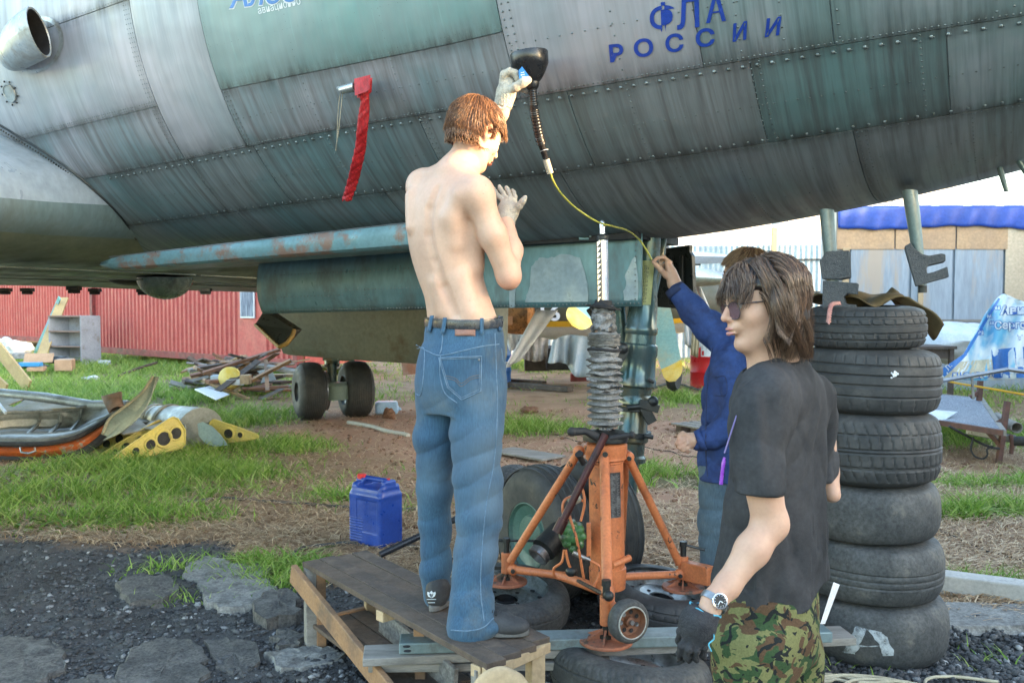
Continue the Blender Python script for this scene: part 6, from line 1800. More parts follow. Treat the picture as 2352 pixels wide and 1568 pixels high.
for a in np.linspace(0,2*pi,65):
 row=[]
 for y,o_ in((731,.0),(732,.008),(741,.010),(752,.008),(753,0)):
  z=Z(y,3.25)+.004*sin(a*2);A_b,B_b=.143+o_,.108+o_
  u,v=A_b*np.sign(cos(a))*abs(cos(a))**(2/2.3),B_b*np.sign(sin(a))*abs(sin(a))**(2/2.3)
  row.append([X_(1064,3.25)+u*r1_[0]+v*f1_[0],3.27+u*r1_[1]+v*f1_[1],z])
 P.append(row)
build('belt',MB().grid(P),mBelt,man1)
for(x0,y0,x1,y1)in((993,724,985,762),(1023,729,1017,766),(1107,730,1107,768),(1150,724,1150,760)):
 pts=[(lerp(x0,x1,t_),lerp(y0,y1,t_))for t_ in np.linspace(0,1,6)]
 P=[]
 for dx in(-4,0,4):P.append([list(hit(J1,x+dx,max(y,738),2.7,3.7)+V(0,-.013,Z(y,3.1)-Z(max(y,738),3.1)))for x,y in pts])
 build('belt_loop',MB().grid(P),mDen1,man1,solid=.003)
build('leather_patch',band(J1,756,771,1045,1092,.0025,10),mPatch,man1,solid=.002)
def shoe(S,heel,toe,w=.046,h=.075):
 d=(toe-heel).normalized();s_=V(-d.y,d.x,0);L=(toe-heel).length;u=V(0,0,1)
 S.cap(heel+d*.04+u*.045,heel+d*.05+u*.085,.038,.040,.02)
 S.cap(heel+d*.06+u*.065,heel+d*(L*.6)+u*.040,.038,.036,.03)
 S.ell(heel+d*(L*.74)+u*.032,(L*.28,w,.032),Matrix((d,s_,u)).transposed(),.03)
 S.plane(heel,(0,0,-1),.003)
def sole(heel,toe,w=.048):
 d=(toe-heel).normalized();s_=V(-d.y,d.x,0);L=(toe-heel).length;pts=[]
 for a in np.linspace(0,2*pi,40,endpoint=False):
  x=cos(a);y=sin(a);ww=w*(.80 if x<0 else 1.0)*(1-.12*(1-abs(x)))
  pts.append((L/2+x*(L/2+.004),y*ww))
 return MB().prism(pts,heel+V(0,0,.002),d,s_,V(0,0,.022))
for heel,toe in((A1(1050,1458,3.10),A1(1213,1440,3.07)),(A1(992,1420,3.30),A1(1050,1390,3.52))):
 heel.z=toe.z=.371;S=SDF();shoe(S,heel,toe)
 m_=(heel+toe)/2
 so=sdf_obj('shoe',S,m_-V(.19,.19,.02),m_+V(.19,.19,.16),.0055,mShoe,man1)
 build('sole',sole(heel,toe),mSole,so,bevel=.005)
 if toe.x-heel.x>.2:
  d=(toe-heel).normalized();s_=V(-d.y,d.x,0)
  for k in range(6):
   c=heel+d*(.125+k*.014);z_=.371+.095-k*.0085
   build('lace',MB().tube([V(c.x,c.y,z_-.012)-s_*.026,V(c.x,c.y,z_),V(c.x,c.y,z_-.012)+s_*.026],.003,6),mBlack,so)
 else:
  c=heel+V(0,-.004,.06);
  for k,a in enumerate((-.55,0,.55)):
   q=[c+V(sin(a)*r_*1.0+cos(a)*w_,-.012,cos(a)*r_-sin(a)*w_)for r_,w_ in((.0,0),(.012,.0065),(.022,.005),(.028,0),(.022,-.005),(.012,-.0065))]
   build('emblem_leaf',MB().add(q,[(0,1,2,3,4,5)]),mWht,so,smooth=False)
  for k in range(3):
   build('emblem_stripe',MB().box(c+V(0,-.013,-.004-k*.006),(.034-k*.004,.001,.002)),mShoe if k==1 else mWht,so,smooth=False)
gl=SDF()
hand(gl,A1(1157,238,3.49),(A1(1164,205,3.485),V(.10,.02,1),V(-.5,-.85,0)),[[A1(1153,190,3.48),A1(1156,172,3.47),A1(1170,163,3.46),A1(1184,168,3.46),A1(1189,182,3.46)],[A1(1165,190,3.50),A1(1172,176,3.53),A1(1190,172,3.53),A1(1202,178,3.50)],[A1(1172,196,3.51),A1(1186,192,3.55),A1(1205,194,3.55),A1(1214,200,3.52)],[A1(1174,206,3.51),A1(1188,206,3.55),A1(1203,208,3.55),A1(1210,212,3.53)]],[A1(1166,215,3.47),A1(1184,200,3.44),A1(1202,190,3.43),A1(1213,184,3.43)],(.036,.024))
for op in gl.ops:pass
gl.chain([A1(1154,186,3.48),A1(1157,172,3.47),A1(1170,164,3.46),A1(1183,168,3.46),A1(1189,182,3.46)],[.013,.013,.012,.012,.011],.008)
gl.chain([A1(1184,200,3.44),A1(1202,190,3.43),A1(1213,184,3.43)],[.016,.015,.0135],.01)
def cuff(P,c,ax):
 return 0
gl.cap(A1(1162,215,3.488),A1(1154,247,3.492),.033,.031,.02)
gl.tri(lambda P:(.0012*np.sin(np.arctan2(P[:,1]-3.49,P[:,0]-X_(1157,3.49))*22)*(P[:,2]<Z(222,3.49))+.002*(noise3(P,60.)-.5)).astype(np.float32))
gl.plane(A1(1154,247,3.49),(-.25,0,-1),.003)
c=A1(1175,205,3.48);g1o=sdf_obj('glove',gl,c-V(.11,.10,.11),c+V(.11,.12,.11),.0038,mGlove,man1)
P=[A1(1154,249,3.492)+V(cos(a)*.0335,sin(a)*.033,.008*sin(a*5)+.010*cos(a))for a in np.linspace(0,2*pi,50)]
build('cuff',MB().tube(P,.0045,7),mGlove,g1o)
g2=SDF()
hand(g2,A1(1161,508,3.37),(A1(1168,480,3.40),V(.35,.35,1),V(.3,-.95,0)),[[A1(1160,466,3.40),A1(1146,452,3.43),A1(1137,442,3.45),A1(1134,434,3.46)],[A1(1166,462,3.41),A1(1156,444,3.45),A1(1149,434,3.47),A1(1147,428,3.48)],[A1(1174,462,3.42),A1(1170,446,3.46),A1(1166,436,3.49),A1(1163,431,3.50)],[A1(1182,465,3.43),A1(1182,452,3.47),A1(1180,442,3.50),A1(1177,438,3.51)]],[A1(1178,486,3.38),A1(1192,473,3.36),A1(1201,462,3.35),A1(1206,454,3.35)],(.038,.020))
g2 .cap(A1(1168,485,3.39),A1(1160,512,3.37),.036,.033,.02);g2 .plane(A1(1160,514,3.37),(-.2,0,-1),.003)
g2 .tri(lambda P:(.002*(noise3(P,60.)-.5)).astype(np.float32))
c=A1(1170,475,3.42);g2o=sdf_obj('glove',g2,c-V(.10,.12,.11),c+V(.10,.14,.11),.0038,mGlove,man1)
build('cuff',MB().tube([A1(1160,513,3.37)+V(cos(a)*.034,sin(a)*.033,.004*sin(a*5))for a in np.linspace(0,2*pi,40)],.0042,7),mGlove,g2o)
mBlC=M('card_blue',(.02,.22,.62),(.02,.18,.52),20,rough=.5)
q=[A1(1191,163,3.435),A1(1199,153,3.44),A1(1216,176,3.435),A1(1193,184,3.43)]
mb=MB().add(q+[p+V(0,.006,0)for p in q],[(0,1,2,3),(7,6,5,4),(0,4,5,1),(1,5,6,2),(2,6,7,3),(3,7,4,0)])
o=build('card',mb,mBlC,None,smooth=False);tag(o,'blue triangular card held between gloved fingers at the funnel','card')
mb=MB()
for k in range(3):mb.add([A1(1196,167+5*k,3.4325),A1(1204+k,165+5*k,3.4325),A1(1204+k,167+5*k,3.4325),A1(1196,169+5*k,3.4325)],[(0,1,2,3)])
build('print',mb,mWht,o,smooth=False,kind='stuff')
# ======================= person 2: man in black T-shirt =======================
Y2_=2.5
f2_=np.array([-.72,.69]);l2_=np.array([-.69,-.72])
man2=thing('person','long haired man in sunglasses, black T-shirt and camouflage trousers beside the tyre stack','person',(X_(1790,2.5),2.5,0))
def A2(px,py,Y):return W(px,py,Y)
mTee=M('tshirt_black_faded',(.030,.031,.034),(.052,.052,.056),5,rough=.9,bump=.12,bsc=180,spec=.2)
H2=Head(A2(1752,697,2.46),(-.965,-.20,-.13),(-.13,.02,1),1.02)
B2=SDF();H2 .build(B2)
B2 .cap(H2 .p(-.025,0,-.06),A2(1790,880,2.52),.056,.062,.03);B2 .cap(H2 .p(.03,0,-.095),A2(1760,885,2.48),.030,.05,.03)
B2 .cap(A2(1765,935,2.42),A2(1860,925,2.62),.04,.04,.04)
el2,wr2=A2(1768,1205,2.34),A2(1640,1378,2.26)
B2 .chain([A2(1749,950,2.36),A2(1750,1090,2.335),el2],[.052,.050,.043],.02)
B2 .chain([el2,A2(1728,1262,2.31),A2(1670,1345,2.28),wr2,A2(1628,1402,2.25)],[.043,.042,.031,.027,.027],.02)
B2 .ell(A2(1778,1196,2.34),(.026,.026,.030),k=.03)
B2 .cap(A2(1885,960,2.69),A2(1896,1080,2.70),.040,.036,.02);B2 .cap(A2(1896,1080,2.70),A2(1912,1135,2.66),.036,.024,.02);B2 .cap(A2(1885,960,2.69),A2(1850,930,2.60),.04,.04,.02)
b2o=sdf_obj('body',B2,V(X_(1560,2.2),2.1,Z(1440,2.3)),V(X_(1960,2.8),2.9,Z(590,2.5)),.0052,mSkin2,man2)
flush_pts(b2o,man2 .location,[(H2 .p(.108,0,-.02),.03,.35),(H2 .p(.06,.05,-.03),.04,.15),(el2+V(.02,0,-.0),.03,.3)])
H2 .face_lines(man2,hairmat('brow_brown',(.05,.03,.02),(.07,.04,.03),(.09,.05,.03)),mSkin2)
rows2=[(842,1798,.075,.062),(856,1802,.120,.080),(880,1806,.168,.098),(915,1805,.190,.112),(960,1803,.192,.120),(1010,1800,.188,.124),(1100,1795,.184,.126),(1200,1790,.180,.128),(1300,1790,.185,.132),(1360,1790,.192,.138),(1430,1790,.196,.142)]
T2=SDF();T2 .tri(sections([Z(y,Y2_)for y,*_ in rows2],[X_(x,Y2_)for _,x,*_ in rows2],[Y2_+.04]*len(rows2),[a for*_,a,b in rows2],[b for*_,b in rows2],l2_,f2_,sq=2.3),.02,'u')
T2 .chain([A2(1790,885,2.44),A2(1752,925,2.37),A2(1746,990,2.35),A2(1746,1060,2.335),A2(1748,1128,2.325)],[.062,.072,.074,.073,.072],.045);T2 .cap(A2(1800,862,2.50),A2(1760,900,2.40),.055,.060,.04);T2 .cap(A2(1810,862,2.53),A2(1855,895,2.62),.055,.052,.04)
T2 .chain([A2(1850,896,2.62),A2(1880,965,2.68),A2(1888,1085,2.69)],[.052,.054,.052],.035)
def tf(P):
 a=P[:,0]*.9+P[:,1]*.5;Q=np.stack([a*13,P[:,1]*4,P[:,2]*2.2+a*2],-1)
 w=(noise3(Q)-.5)*.040*sstep(1.35,1.05,P[:,2])+(noise3(np.stack([a*26,P[:,1]*5,P[:,2]*4.5-a*9],-1))-.5)*.020
 lowf=(noise3(np.stack([a*7,P[:,1]*7,P[:,2]*16],-1))-.5)*.022*sstep(.95,.80,P[:,2])
 dg=np.stack([a*1.0+P[:,2]*.35,P[:,1],P[:,2]*.25],-1)
 return(w+lowf-wrinkle(dg,9,9,.020,2.)*sstep(1.32,1.15,P[:,2])-wrinkle(np.stack([a,P[:,1],P[:,2]-a*.8],-1),7,11,.012,6.)).astype(np.float32)
T2 .tri(tf)
T2 .ell(A2(1768,838,2.50),(.078,.075,.052),k=.004,op='s')
def hemcut(P):
 z0=Z(1412,2.45)+(P[:,0]-X_(1665,2.45))*.12*sstep(X_(1780,2.45),X_(1920,2.5),P[:,0])*1.6-.012*np.sin((P[:,0]-.5)*14)
 return z0-P[:,2]
class Cut(SDF):pass
base2=T2
def T2f(P):
 d=base2(P);h=hemcut(P)
 d=np.maximum(d,h)
 s_=(Z(1130,2.335)-P[:,2]);arm=((P[:,0]-X_(1745,2.33))**2+(P[:,1]-2.335)**2)<.011
 tor=sec2(P)>.004
 d=np.where(tor&(P[:,0]<X_(1812,2.4))&(P[:,1]<2.45),np.maximum(d,s_),d)
 s2_=(Z(1100,2.71)-P[:,2]);d=np.where(tor&(P[:,0]>X_(1850,2.5)),np.maximum(d,s2_),d)
 return d.astype(np.float32)
sec2=sections([Z(y,Y2_)for y,*_ in rows2],[X_(x,Y2_)for _,x,*_ in rows2],[Y2_+.04]*len(rows2),[a for*_,a,b in rows2],[b for*_,b in rows2],l2_,f2_,sq=2.3)
v,q=polygonize(T2f,V(X_(1640,2.4),2.15,Z(1410,2.4)),V(X_(1970,2.7),2.86,Z(835,2.5)),.0055,relax=0)
tee=build('tshirt',(v,q),mTee,man2,angle=180)
mm=tee.modifiers.new('smooth','SMOOTH');mm.factor=.5;mm.iterations=4
P=[]
def camo():
 t=NT('camouflage_cloth');co=t.coords(None,(1,1,1))
 n1=t.noise(t.coords(None,(1.0,1,1.25)),10,2.2,.5,1.3);n2=t.noise(t.coords(None,(1.2,1,1.5)),13,2,.5,1.2);n3=t.noise(t.coords(None,(1.3,1.1,1.6)),16,2,.5,1.2)
 col=t.mix(t.ramp(n1,[(.47,0),(.475,1)]),(.032,.062,.026),(.15,.15,.062))
 col=t.mix(t.ramp(n2,[(.55,0),(.555,1)]),col,(.085,.05,.028))
 col=t.mix(t.ramp(n3,[(.58,0),(.585,1)]),col,(.013,.016,.016))
 col=t.mix(1.0,col,t.ramp(t.noise(co,200,2),[(.3,.8),(.7,1.15)]),'MULTIPLY')
 t.set(color=col,rough=.88,spec=.2);t.bump(t.noise(co,220,2),.2,.002);return t.m
mCamo=camo()
P2=SDF()
rowsP=[(1350,1782,.165,.118),(1400,1778,.172,.128),(1450,1774,.178,.134),(1520,1768,.178,.130)]
P2 .tri(sections([Z(y,2.5)for y,*_ in rowsP],[X_(x,2.5)for _,x,*_ in rowsP],[2.52]*4,[a for*_,a,b in rowsP],[b for*_,b in rowsP],l2_,f2_,sq=2.3),.02,'u')
P2 .chain([A2(1725,1500,2.42),A2(1722,1720,2.40),V(X_(1720,2.4),2.40,.09)],[.105,.088,.072],.03)
P2 .chain([A2(1810,1500,2.58),A2(1815,1720,2.60),V(X_(1822,2.6),2.62,.09)],[.105,.088,.072],.03)
P2 .tri(lambda P:(-(wrinkle(P,7,13,.012,4.))+.020*(noise3(np.stack([P[:,0]*12+P[:,2]*4,P[:,1]*6,P[:,2]*5],-1))-.5)).astype(np.float32))
P2 .plane((0,0,.05),(0,0,-1),.004)
sdf_obj('trousers',P2,V(X_(1600,2.4),2.15,.03),V(X_(1930,2.6),2.85,Z(1355,2.5)),.0075,mCamo,man2)
for heel,toe in((V(X_(1735,2.4),2.40,0),V(X_(1735,2.4)-.20,2.50,0)),(V(X_(1830,2.6),2.60,0),V(X_(1830,2.6)-.20,2.70,0))):
 S=SDF();shoe(S,heel,toe);m_=(heel+toe)/2;so=sdf_obj('shoe',S,m_-V(.19,.19,.02),m_+V(.19,.19,.16),.008,mShoe,man2)
mGlB=M('glove_black_knit',(.022,.023,.028),(.035,.036,.042),40,rough=.95,bump=.6,bsc=180)
g3=SDF()
hand(g3,A2(1626,1402,2.25),(A2(1600,1440,2.235),V(-.15,-.10,-1),V(-.2,-1,0)),[[A2(1580,1462,2.23),A2(1566,1482,2.23),A2(1560,1500,2.25),A2(1562,1510,2.28)],[A2(1594,1466,2.22),A2(1582,1490,2.22),A2(1578,1508,2.24),A2(1582,1516,2.27)],[A2(1608,1466,2.22),A2(1600,1492,2.22),A2(1597,1509,2.24),A2(1600,1516,2.27)],[A2(1621,1462,2.23),A2(1617,1484,2.23),A2(1615,1502,2.25),A2(1617,1510,2.28)]],[A2(1585,1430,2.26),A2(1566,1450,2.30),A2(1562,1470,2.33),A2(1566,1484,2.35)],(.042,.024))
g3 .cap(A2(1606,1425,2.24),A2(1622,1400,2.25),.044,.035,.02)
g3 .tri(lambda P:(.002*(noise3(P,60.)-.5)).astype(np.float32));g3 .plane(A2(1620,1397,2.25),(.35,0,1),.003)
c=A2(1598,1455,2.25);g3o=sdf_obj('glove',g3,c-V(.10,.10,.11),c+V(.10,.16,.11),.0040,mGlB,man2)
mTur=M('thread_turquoise',(.10,.42,.55),(.08,.35,.5),50,rough=.9)
build('cuff',MB().tube([A2(1620,1399,2.25)+V(cos(a)*.0375,sin(a)*.037,.003*sin(5*a)-.013*cos(a))for a in np.linspace(0,2*pi,40)],.0022,6),mTur,g3o)
build('loose_thread',MB().tube([Vector(p)for p in smooth_curve([list(A2(*q))for q in((1640,1410,2.215),(1636,1440,2.21),(1640,1465,2.21),(1628,1478,2.20),(1634,1495,2.2))],24)],.0018,5),mTur,g3o)
ww=thing('wrist_watch','steel wrist watch with black dial on the wrist above the black glove','watch',A2(1637,1384,2.26))
wa=(A2(1628,1402,2.25)-A2(1655,1362,2.27)).normalized();wcn=A2(1640,1381,2.26);u_,v_,_=frame_of(wa)
build('bracelet',MB().lathe([(.0335,-.009),(.0365,-.009),(.037,0),(.0365,.009),(.0335,.009)],wcn,wa,40,wob=lambda i,a:1+.012*cos(a*22)),mSteel,ww)
dn_=(V(.05,-1,.22)-wa*V(.05,-1,.22).dot(wa)).normalized();dc=wcn+dn_*.036
build('case',MB().lathe([(.001,-.006),(.019,-.006),(.0205,0),(.0195,.005),(.0165,.006),(.0162,.0045)],dc,dn_,32),mChrome,ww,angle=35)
build('dial',MB().lathe([(.001,.0046),(.0163,.0046)],dc,dn_,32),mBlack,ww)
for a_,L_w,w_w in((.9,.011,.0016),(2.6,.008,.0022)):
 uu=frame_of(dn_)[0];vv=frame_of(dn_)[1];d_=uu*cos(a_)+vv*sin(a_);build('hand',MB().bar(dc+dn_*.0052,dc+dn_*.0052+d_*L_w,w_w,.0006,up=dn_),mWht,ww,smooth=False)
for k in range(12):
 uu,vv,_=frame_of(dn_);d_=uu*cos(k*pi/6)+vv*sin(k*pi/6);build('hour_mark',MB().bar(dc+dn_*.005+d_*.012,dc+dn_*.005+d_*.0148,.001,.0006,up=dn_),mWht,ww,smooth=False)
gs=thing('sunglasses','dark metal rimmed sunglasses on the face of the long haired man','sunglasses',H2 .p(.1,0,0))
mFr=M('frame_metal',(.10,.09,.10),(.08,.075,.08),20,rough=.3,metal=.7)
tL=NT('lens_brown_violet');tL.set(color=(.10,.055,.075),rough=.08,spec=.8,alpha=.88);mLens=tL.m
for y in(-1,1):
 c=(.103,y*.031,-.006);pts=[]
 for a in np.linspace(0,2*pi,28,endpoint=False):
  ex=.025*np.sign(cos(a))*abs(cos(a))**.75;ez=.0215*np.sign(sin(a))*abs(sin(a))**.8*(1 if sin(a)>0 else 1.12)
  pts.append(H2 .p(c[0]-.008*abs(y*.031+ex)/.05,c[1]+ex,c[2]+ez+.0))
 build('lens',MB().add(pts,[tuple(range(28))]),mLens,gs,smooth=False);build('rim',MB().tube(pts+[pts[0],pts[1]],.0013,6),mFr,gs)
 build('temple',MB().tube([H2 .p(.094,y*.058,.008),H2 .p(.06,y*.070,.008),H2 .p(.02,y*.076,.006),H2 .p(-.01,y*.080,.004)],[.0022,.0018,.0020,.0022],6),mFr,gs)
build('bridge',MB().tube([H2 .p(.102,-.010,.006),H2 .p(.106,0,.010),H2 .p(.102,.010,.006)],.0015,6),mFr,gs)
mHair2=hairmat('hair_dark_brown',(.030,.016,.010),(.085,.047,.029),(.24,.145,.088),.42)
HS2=SDF();H2 .build(HS2);HS2 .cap(H2 .p(-.025,0,-.06),A2(1790,880,2.52),.060,.066,.03);HS2 .cap(A2(1725,900,2.38),A2(1890,895,2.66),.062,.066,.04)
capS=SDF().ell(H2 .p(-.016,0,.034),(.112,.090,.094),H2 .R,.01).ell(H2 .p(-.045,0,-.03),(.078,.082,.088),H2 .R,.03)
capS.box(H2 .p(.085,0,-.045),(.060,.12,.083),.02,H2 .R,.015,'s')
sdf_obj('hair',capS,H2 .c-V(.17,.17,.2),H2 .c+V(.17,.17,.17),.006,hairmat('hair_underlayer_dark',(.02,.013,.01),(.02,.013,.01),(.02,.013,.01)),man2)
t2_=lambda x,y,z:~((x>.045)&(z<.060))&~((x>-.01)&(z<.020))&(z>-.075)
R2,L2=scalp(H2,7000,8,t2_)
def flow2(P,k,r):
 q=loc(H2,P);s_=np.sign(L2[:,1])*np.clip(np.abs(L2[:,1])/.02,.3,1)
 fr_=(L2[:,0]>.035)&(L2[:,2]>.04)
 top=q[:,2]>.062
 w=np.stack([np.where(fr_,.8,np.where(top,np.where(L2[:,0]>.0,.05,-.45),-.30))*(1 if k<3 else .35),np.where(top,s_*.8,s_*.10),np.where(top,-.25-.12*k,-1.0)],-1)
 if k>10:w[:,0]+=np.where(noise3(R2,30.)>.5,.5,-.6);w[:,1]+=.8*(noise3(R2+3,45.)-.5)
 w=w/np.linalg.norm(w,axis=1,keepdims=True);w=w+.30*np.stack([noise3(P,18.)-.5,noise3(P+5,18.)-.5,noise3(P+9,18.)*.0],-1)
 return w@np.array(H2 .R).T
rr_=np.random.default_rng(15)
fr0=(L2[:,0]>.035)&(L2[:,2]>.04)
L_=np.where(fr0,.050+.026*rr_.random(len(R2))+.5*np.clip(.09-L2[:,0],0,.1),np.clip(L2[:,2]+np.where(L2[:,0]>.0,.105,.140)+.035*rr_.random(len(R2)),.05,.3)+.4*(.077-np.abs(L2[:,1]))*(L2[:,2]>.05))
strands(R2,HS2,0,16,flow2,L_,.005+.016*rr_.random(len(R2))**.8,np.full(len(R2),.00135),'hair_strands',mHair2,man2,6,.10,keep=lambda C:(lambda q:~((q[...,0]>.030+.25*np.abs(np.minimum(q[...,2]+.01,0)))&(q[...,2]<-.008)).any(1))(loc(H2,C.reshape(-1,3)).reshape(C.shape)))
P=[A2(1735,868,2.40),A2(1752,878,2.385),A2(1790,884,2.39),A2(1830,876,2.42),A2(1858,858,2.48),A2(1866,846,2.54)]
ln=thing('lanyard','violet lanyard with a pen hanging at the chest of the man in black','lanyard',A2(1660,1060,2.33))
build('strap',MB().tube([Vector(p)for p in smooth_curve([list(A2(*q))for q in((1738,868,2.41),(1712,900,2.345),(1690,960,2.32),(1664,1040,2.32))],24)],.0022,6),M('strap_violet',(.2,.16,.35),(.15,.12,.3),30),ln)
build('pen',MB().tube([A2(1664,1050,2.31),A2(1662,1062,2.31),A2(1660,1075,2.31),A2(1656,1112,2.31)],[.003,.0055,.0045,.005],10),M('pen_violet',(.25,.05,.42),(.2,.04,.4),30,rough=.3),ln)
q=[A2(1914,1338,2.66),A2(1928,1344,2.68),A2(1895,1432,2.66),A2(1884,1432,2.64)]
mb=MB().add(q+[p+V(.004,.008,0)for p in q],[(0,1,2,3),(7,6,5,4),(0,4,5,1),(1,5,6,2),(2,6,7,3),(3,7,4,0)])
o=build('paper',mb,M('paper_white',(.75,.76,.77),(.7,.7,.72),9,rough=.7),None,smooth=False);tag(o,'white folded sheet sticking out of the back trouser pocket','paper')
# ======================= person 3: man in blue work jacket =======================
Y3_=4.32
f3_=np.array([-.80,.60]);l3_=np.array([-.60,-.80])
man3=thing('person','man in dark blue work jacket holding the yellow hose end at the gear leg','person',(X_(1690,4.32),4.32,0))
def A3(px,py,Y):return W(px,py,Y)
mJk=M('jacket_blue_cotton',(.028,.048,.145),(.042,.080,.235),4,rough=.85,bump=.15,bsc=120,spec=.2,dirt=(.035,.045,.10),dsc=5,dlo=.5,dhi=.7)
mJkD=M('jacket_cuff_navy',(.018,.03,.085),(.03,.045,.12),6,rough=.85)
H3=Head(A3(1712,630,4.34),(-.93,.34,-.12),(-.12,0,1),1.0)
B3=SDF();H3 .build(B3);B3 .cap(H3 .p(-.02,0,-.06),A3(1712,765,4.36),.056,.064,.03)
wr3=A3(1549,652,4.50)
B3 .chain([A3(1590,715,4.46),wr3,A3(1546,640,4.51)],[.040,.029,.027],.02)
hand(B3,wr3,(A3(1538,618,4.52),V(-.35,.1,1),V(.9,-.3,.3)),[[A3(1536,600,4.51),A3(1524,590,4.50),A3(1510,593,4.49),A3(1502,599,4.48)],[A3(1540,602,4.53),A3(1528,594,4.54),A3(1516,602,4.54),A3(1517,612,4.53)],[A3(1542,610,4.55),A3(1530,606,4.56),A3(1520,612,4.55),A3(1522,620,4.54)],[A3(1541,620,4.56),A3(1530,618,4.57),A3(1523,622,4.56),A3(1526,628,4.55)]],[A3(1530,634,4.50),A3(1518,620,4.48),A3(1507,608,4.475),A3(1501,602,4.475)],(.036,.017))
B3 .cap(A3(1610,1005,4.20),A3(1592,1012,4.18),.028,.027,.02);B3 .chain([A3(1712,800,4.36),A3(1690,850,4.24),A3(1686,950,4.17),A3(1640,1000,4.17),A3(1605,1008,4.19)],[.06,.04,.035,.03,.027],.02);B3 .chain([A3(1712,800,4.36),A3(1632,752,4.42),A3(1590,715,4.46)],[.06,.045,.04],.02)
hand(B3,A3(1594,1010,4.18),(A3(1582,1013,4.17),V(-1,0,-.35),V(0,-1,.1)),[[A3(1570,1004,4.16),A3(1560,1008,4.155),A3(1554,1018,4.16),A3(1556,1026,4.17)],[A3(1572,1012,4.15),A3(1562,1018,4.15),A3(1560,1028,4.15),A3(1565,1033,4.16)],[A3(1577,1019,4.15),A3(1568,1026,4.15),A3(1569,1034,4.15),A3(1575,1036,4.16)],[A3(1583,1024,4.16),A3(1578,1030,4.15),A3(1580,1037,4.16),A3(1585,1037,4.17)]],[A3(1580,1002,4.17),A3(1568,996,4.16),A3(1560,1000,4.16)],(.036,.018))
b3o=sdf_obj('body',B3,V(X_(1485,4.4),4.0,Z(1060,4.2)),V(X_(1800,4.4),4.75,Z(565,4.4)),.0048,mSkin2,man3)
flush_pts(b3o,man3 .location,[(A3(1560,1015,4.15),.03,.3),(A3(1540,605,4.5),.02,.3)])
H3 .face_lines(man3,mHair1,mSkin2)
Jk=SDF()
rows3=[(770,1722,.09,.075),(790,1712,.15,.10),(830,1706,.195,.125),(900,1698,.205,.150),(1000,1694,.200,.155),(1060,1694,.205,.160),(1110,1694,.21,.165)]
Jk.tri(sections([Z(y,Y3_)for y,*_ in rows3],[X_(x,Y3_)for _,x,*_ in rows3],[Y3_+.04]*len(rows3),[a for*_,a,b in rows3],[b for*_,b in rows3],l3_,f3_,sq=2.3),.02,'u')
Jk.chain([A3(1690,812,4.38),A3(1632,752,4.42),A3(1590,712,4.45),A3(1556,672,4.48)],[.085,.072,.058,.048],.04)
Jk.chain([A3(1690,830,4.22),A3(1688,960,4.16),A3(1640,1000,4.16),A3(1606,1012,4.18)],[.075,.066,.052,.045],.03)
def j3(P):
 return(-wrinkle(np.stack([P[:,0]+P[:,2],P[:,1],P[:,2]-P[:,0]],-1),9,9,.018,2.)+.018*(noise3(np.stack([P[:,0]*10,P[:,1]*6,P[:,2]*6],-1))-.5)).astype(np.float32)
Jk.tri(j3);Jk.plane(A3(1690,1100,4.3),(0,0,-1),.003)
jko=sdf_obj('jacket',Jk,V(X_(1520,4.4),3.95,Z(1115,4.2)),V(X_(1830,4.4),4.75,Z(650,4.4)),.0065,mJk,man3)
build('cuff',MB().tube([A3(1558,674,4.48),A3(1548,660,4.49)],[.051,.047],20,caps=False),mJkD,man3,solid=.006)
build('cuff',MB().tube([A3(1616,1008,4.175),A3(1602,1013,4.18)],[.050,.046],20,caps=False),mJk,man3,solid=.006)
build('front_edge',MB().tube(on(Jk,[(1636,800),(1626,880),(1622,960),(1622,1050),(1626,1094)],3.6,4.8,0,24),.004,6),mJkD,man3)
stitch(Jk,[(1640,868),(1665,865),(1668,905),(1640,908)],jko,'pocket_seam',Y0=3.6,Y1=4.8,n=20,mat=mJkD)
P3=SDF().chain([A3(1655,1085,4.30),A3(1648,1200,4.30),A3(1640,1320,4.30),V(X_(1640,4.3),4.30,.08)],[.105,.088,.070,.066],.03)
P3 .chain([A3(1735,1085,4.42),A3(1738,1200,4.42),V(X_(1740,4.4),4.42,.08)],[.10,.082,.066],.03)
P3 .tri(lambda P:(-wrinkle(P,6,16,.012,6.)).astype(np.float32)).plane((0,0,.04),(0,0,-1),.003)
o=sdf_obj('jeans',P3,V(X_(1580,4.3),4.1,.02),V(X_(1800,4.4),4.6,Z(1080,4.3)),.008,mDen3,man3)
for x_,y_ in((X_(1655,4.3),4.30),(X_(1755,4.4),4.42)):
 heel,toe=V(x_+.03,y_,0),V(x_-.20,y_+.10,0);S=SDF();shoe(S,heel,toe);m_=(heel+toe)/2;sdf_obj('shoe',S,m_-V(.19,.19,.02),m_+V(.19,.19,.16),.008,mShoe,man3)
capS=SDF().ell(H3 .p(-.016,0,.034),(.107,.084,.092),H3 .R,.01);capS.box(H3 .p(.065,0,-.05),(.075,.12,.088),.02,H3 .R,.012,'s').plane(H3 .p(-.02,0,-.055),H3 .U*-1,.02)
mHair3=hairmat('hair_sandy',(.10,.055,.03),(.22,.13,.07),(.42,.28,.15))
sdf_obj('hair',capS,H3 .c-V(.17,.17,.17),H3 .c+V(.17,.17,.17),.007,hairmat('hair_underlayer_sandy',(.09,.05,.03),(.09,.05,.03),(.09,.05,.03)),man3)
R3,L3=scalp(H3,2600,13,t1_)
def flow3(P,k,r):
 q=loc(H3,P);d=q-np.array([-.055,0,.10]);w=np.stack([d[:,0],d[:,1],-.035+0*d[:,0]],-1);w/=np.linalg.norm(w,axis=1,keepdims=True)+1e-9
 return w@np.array(H3 .R).T
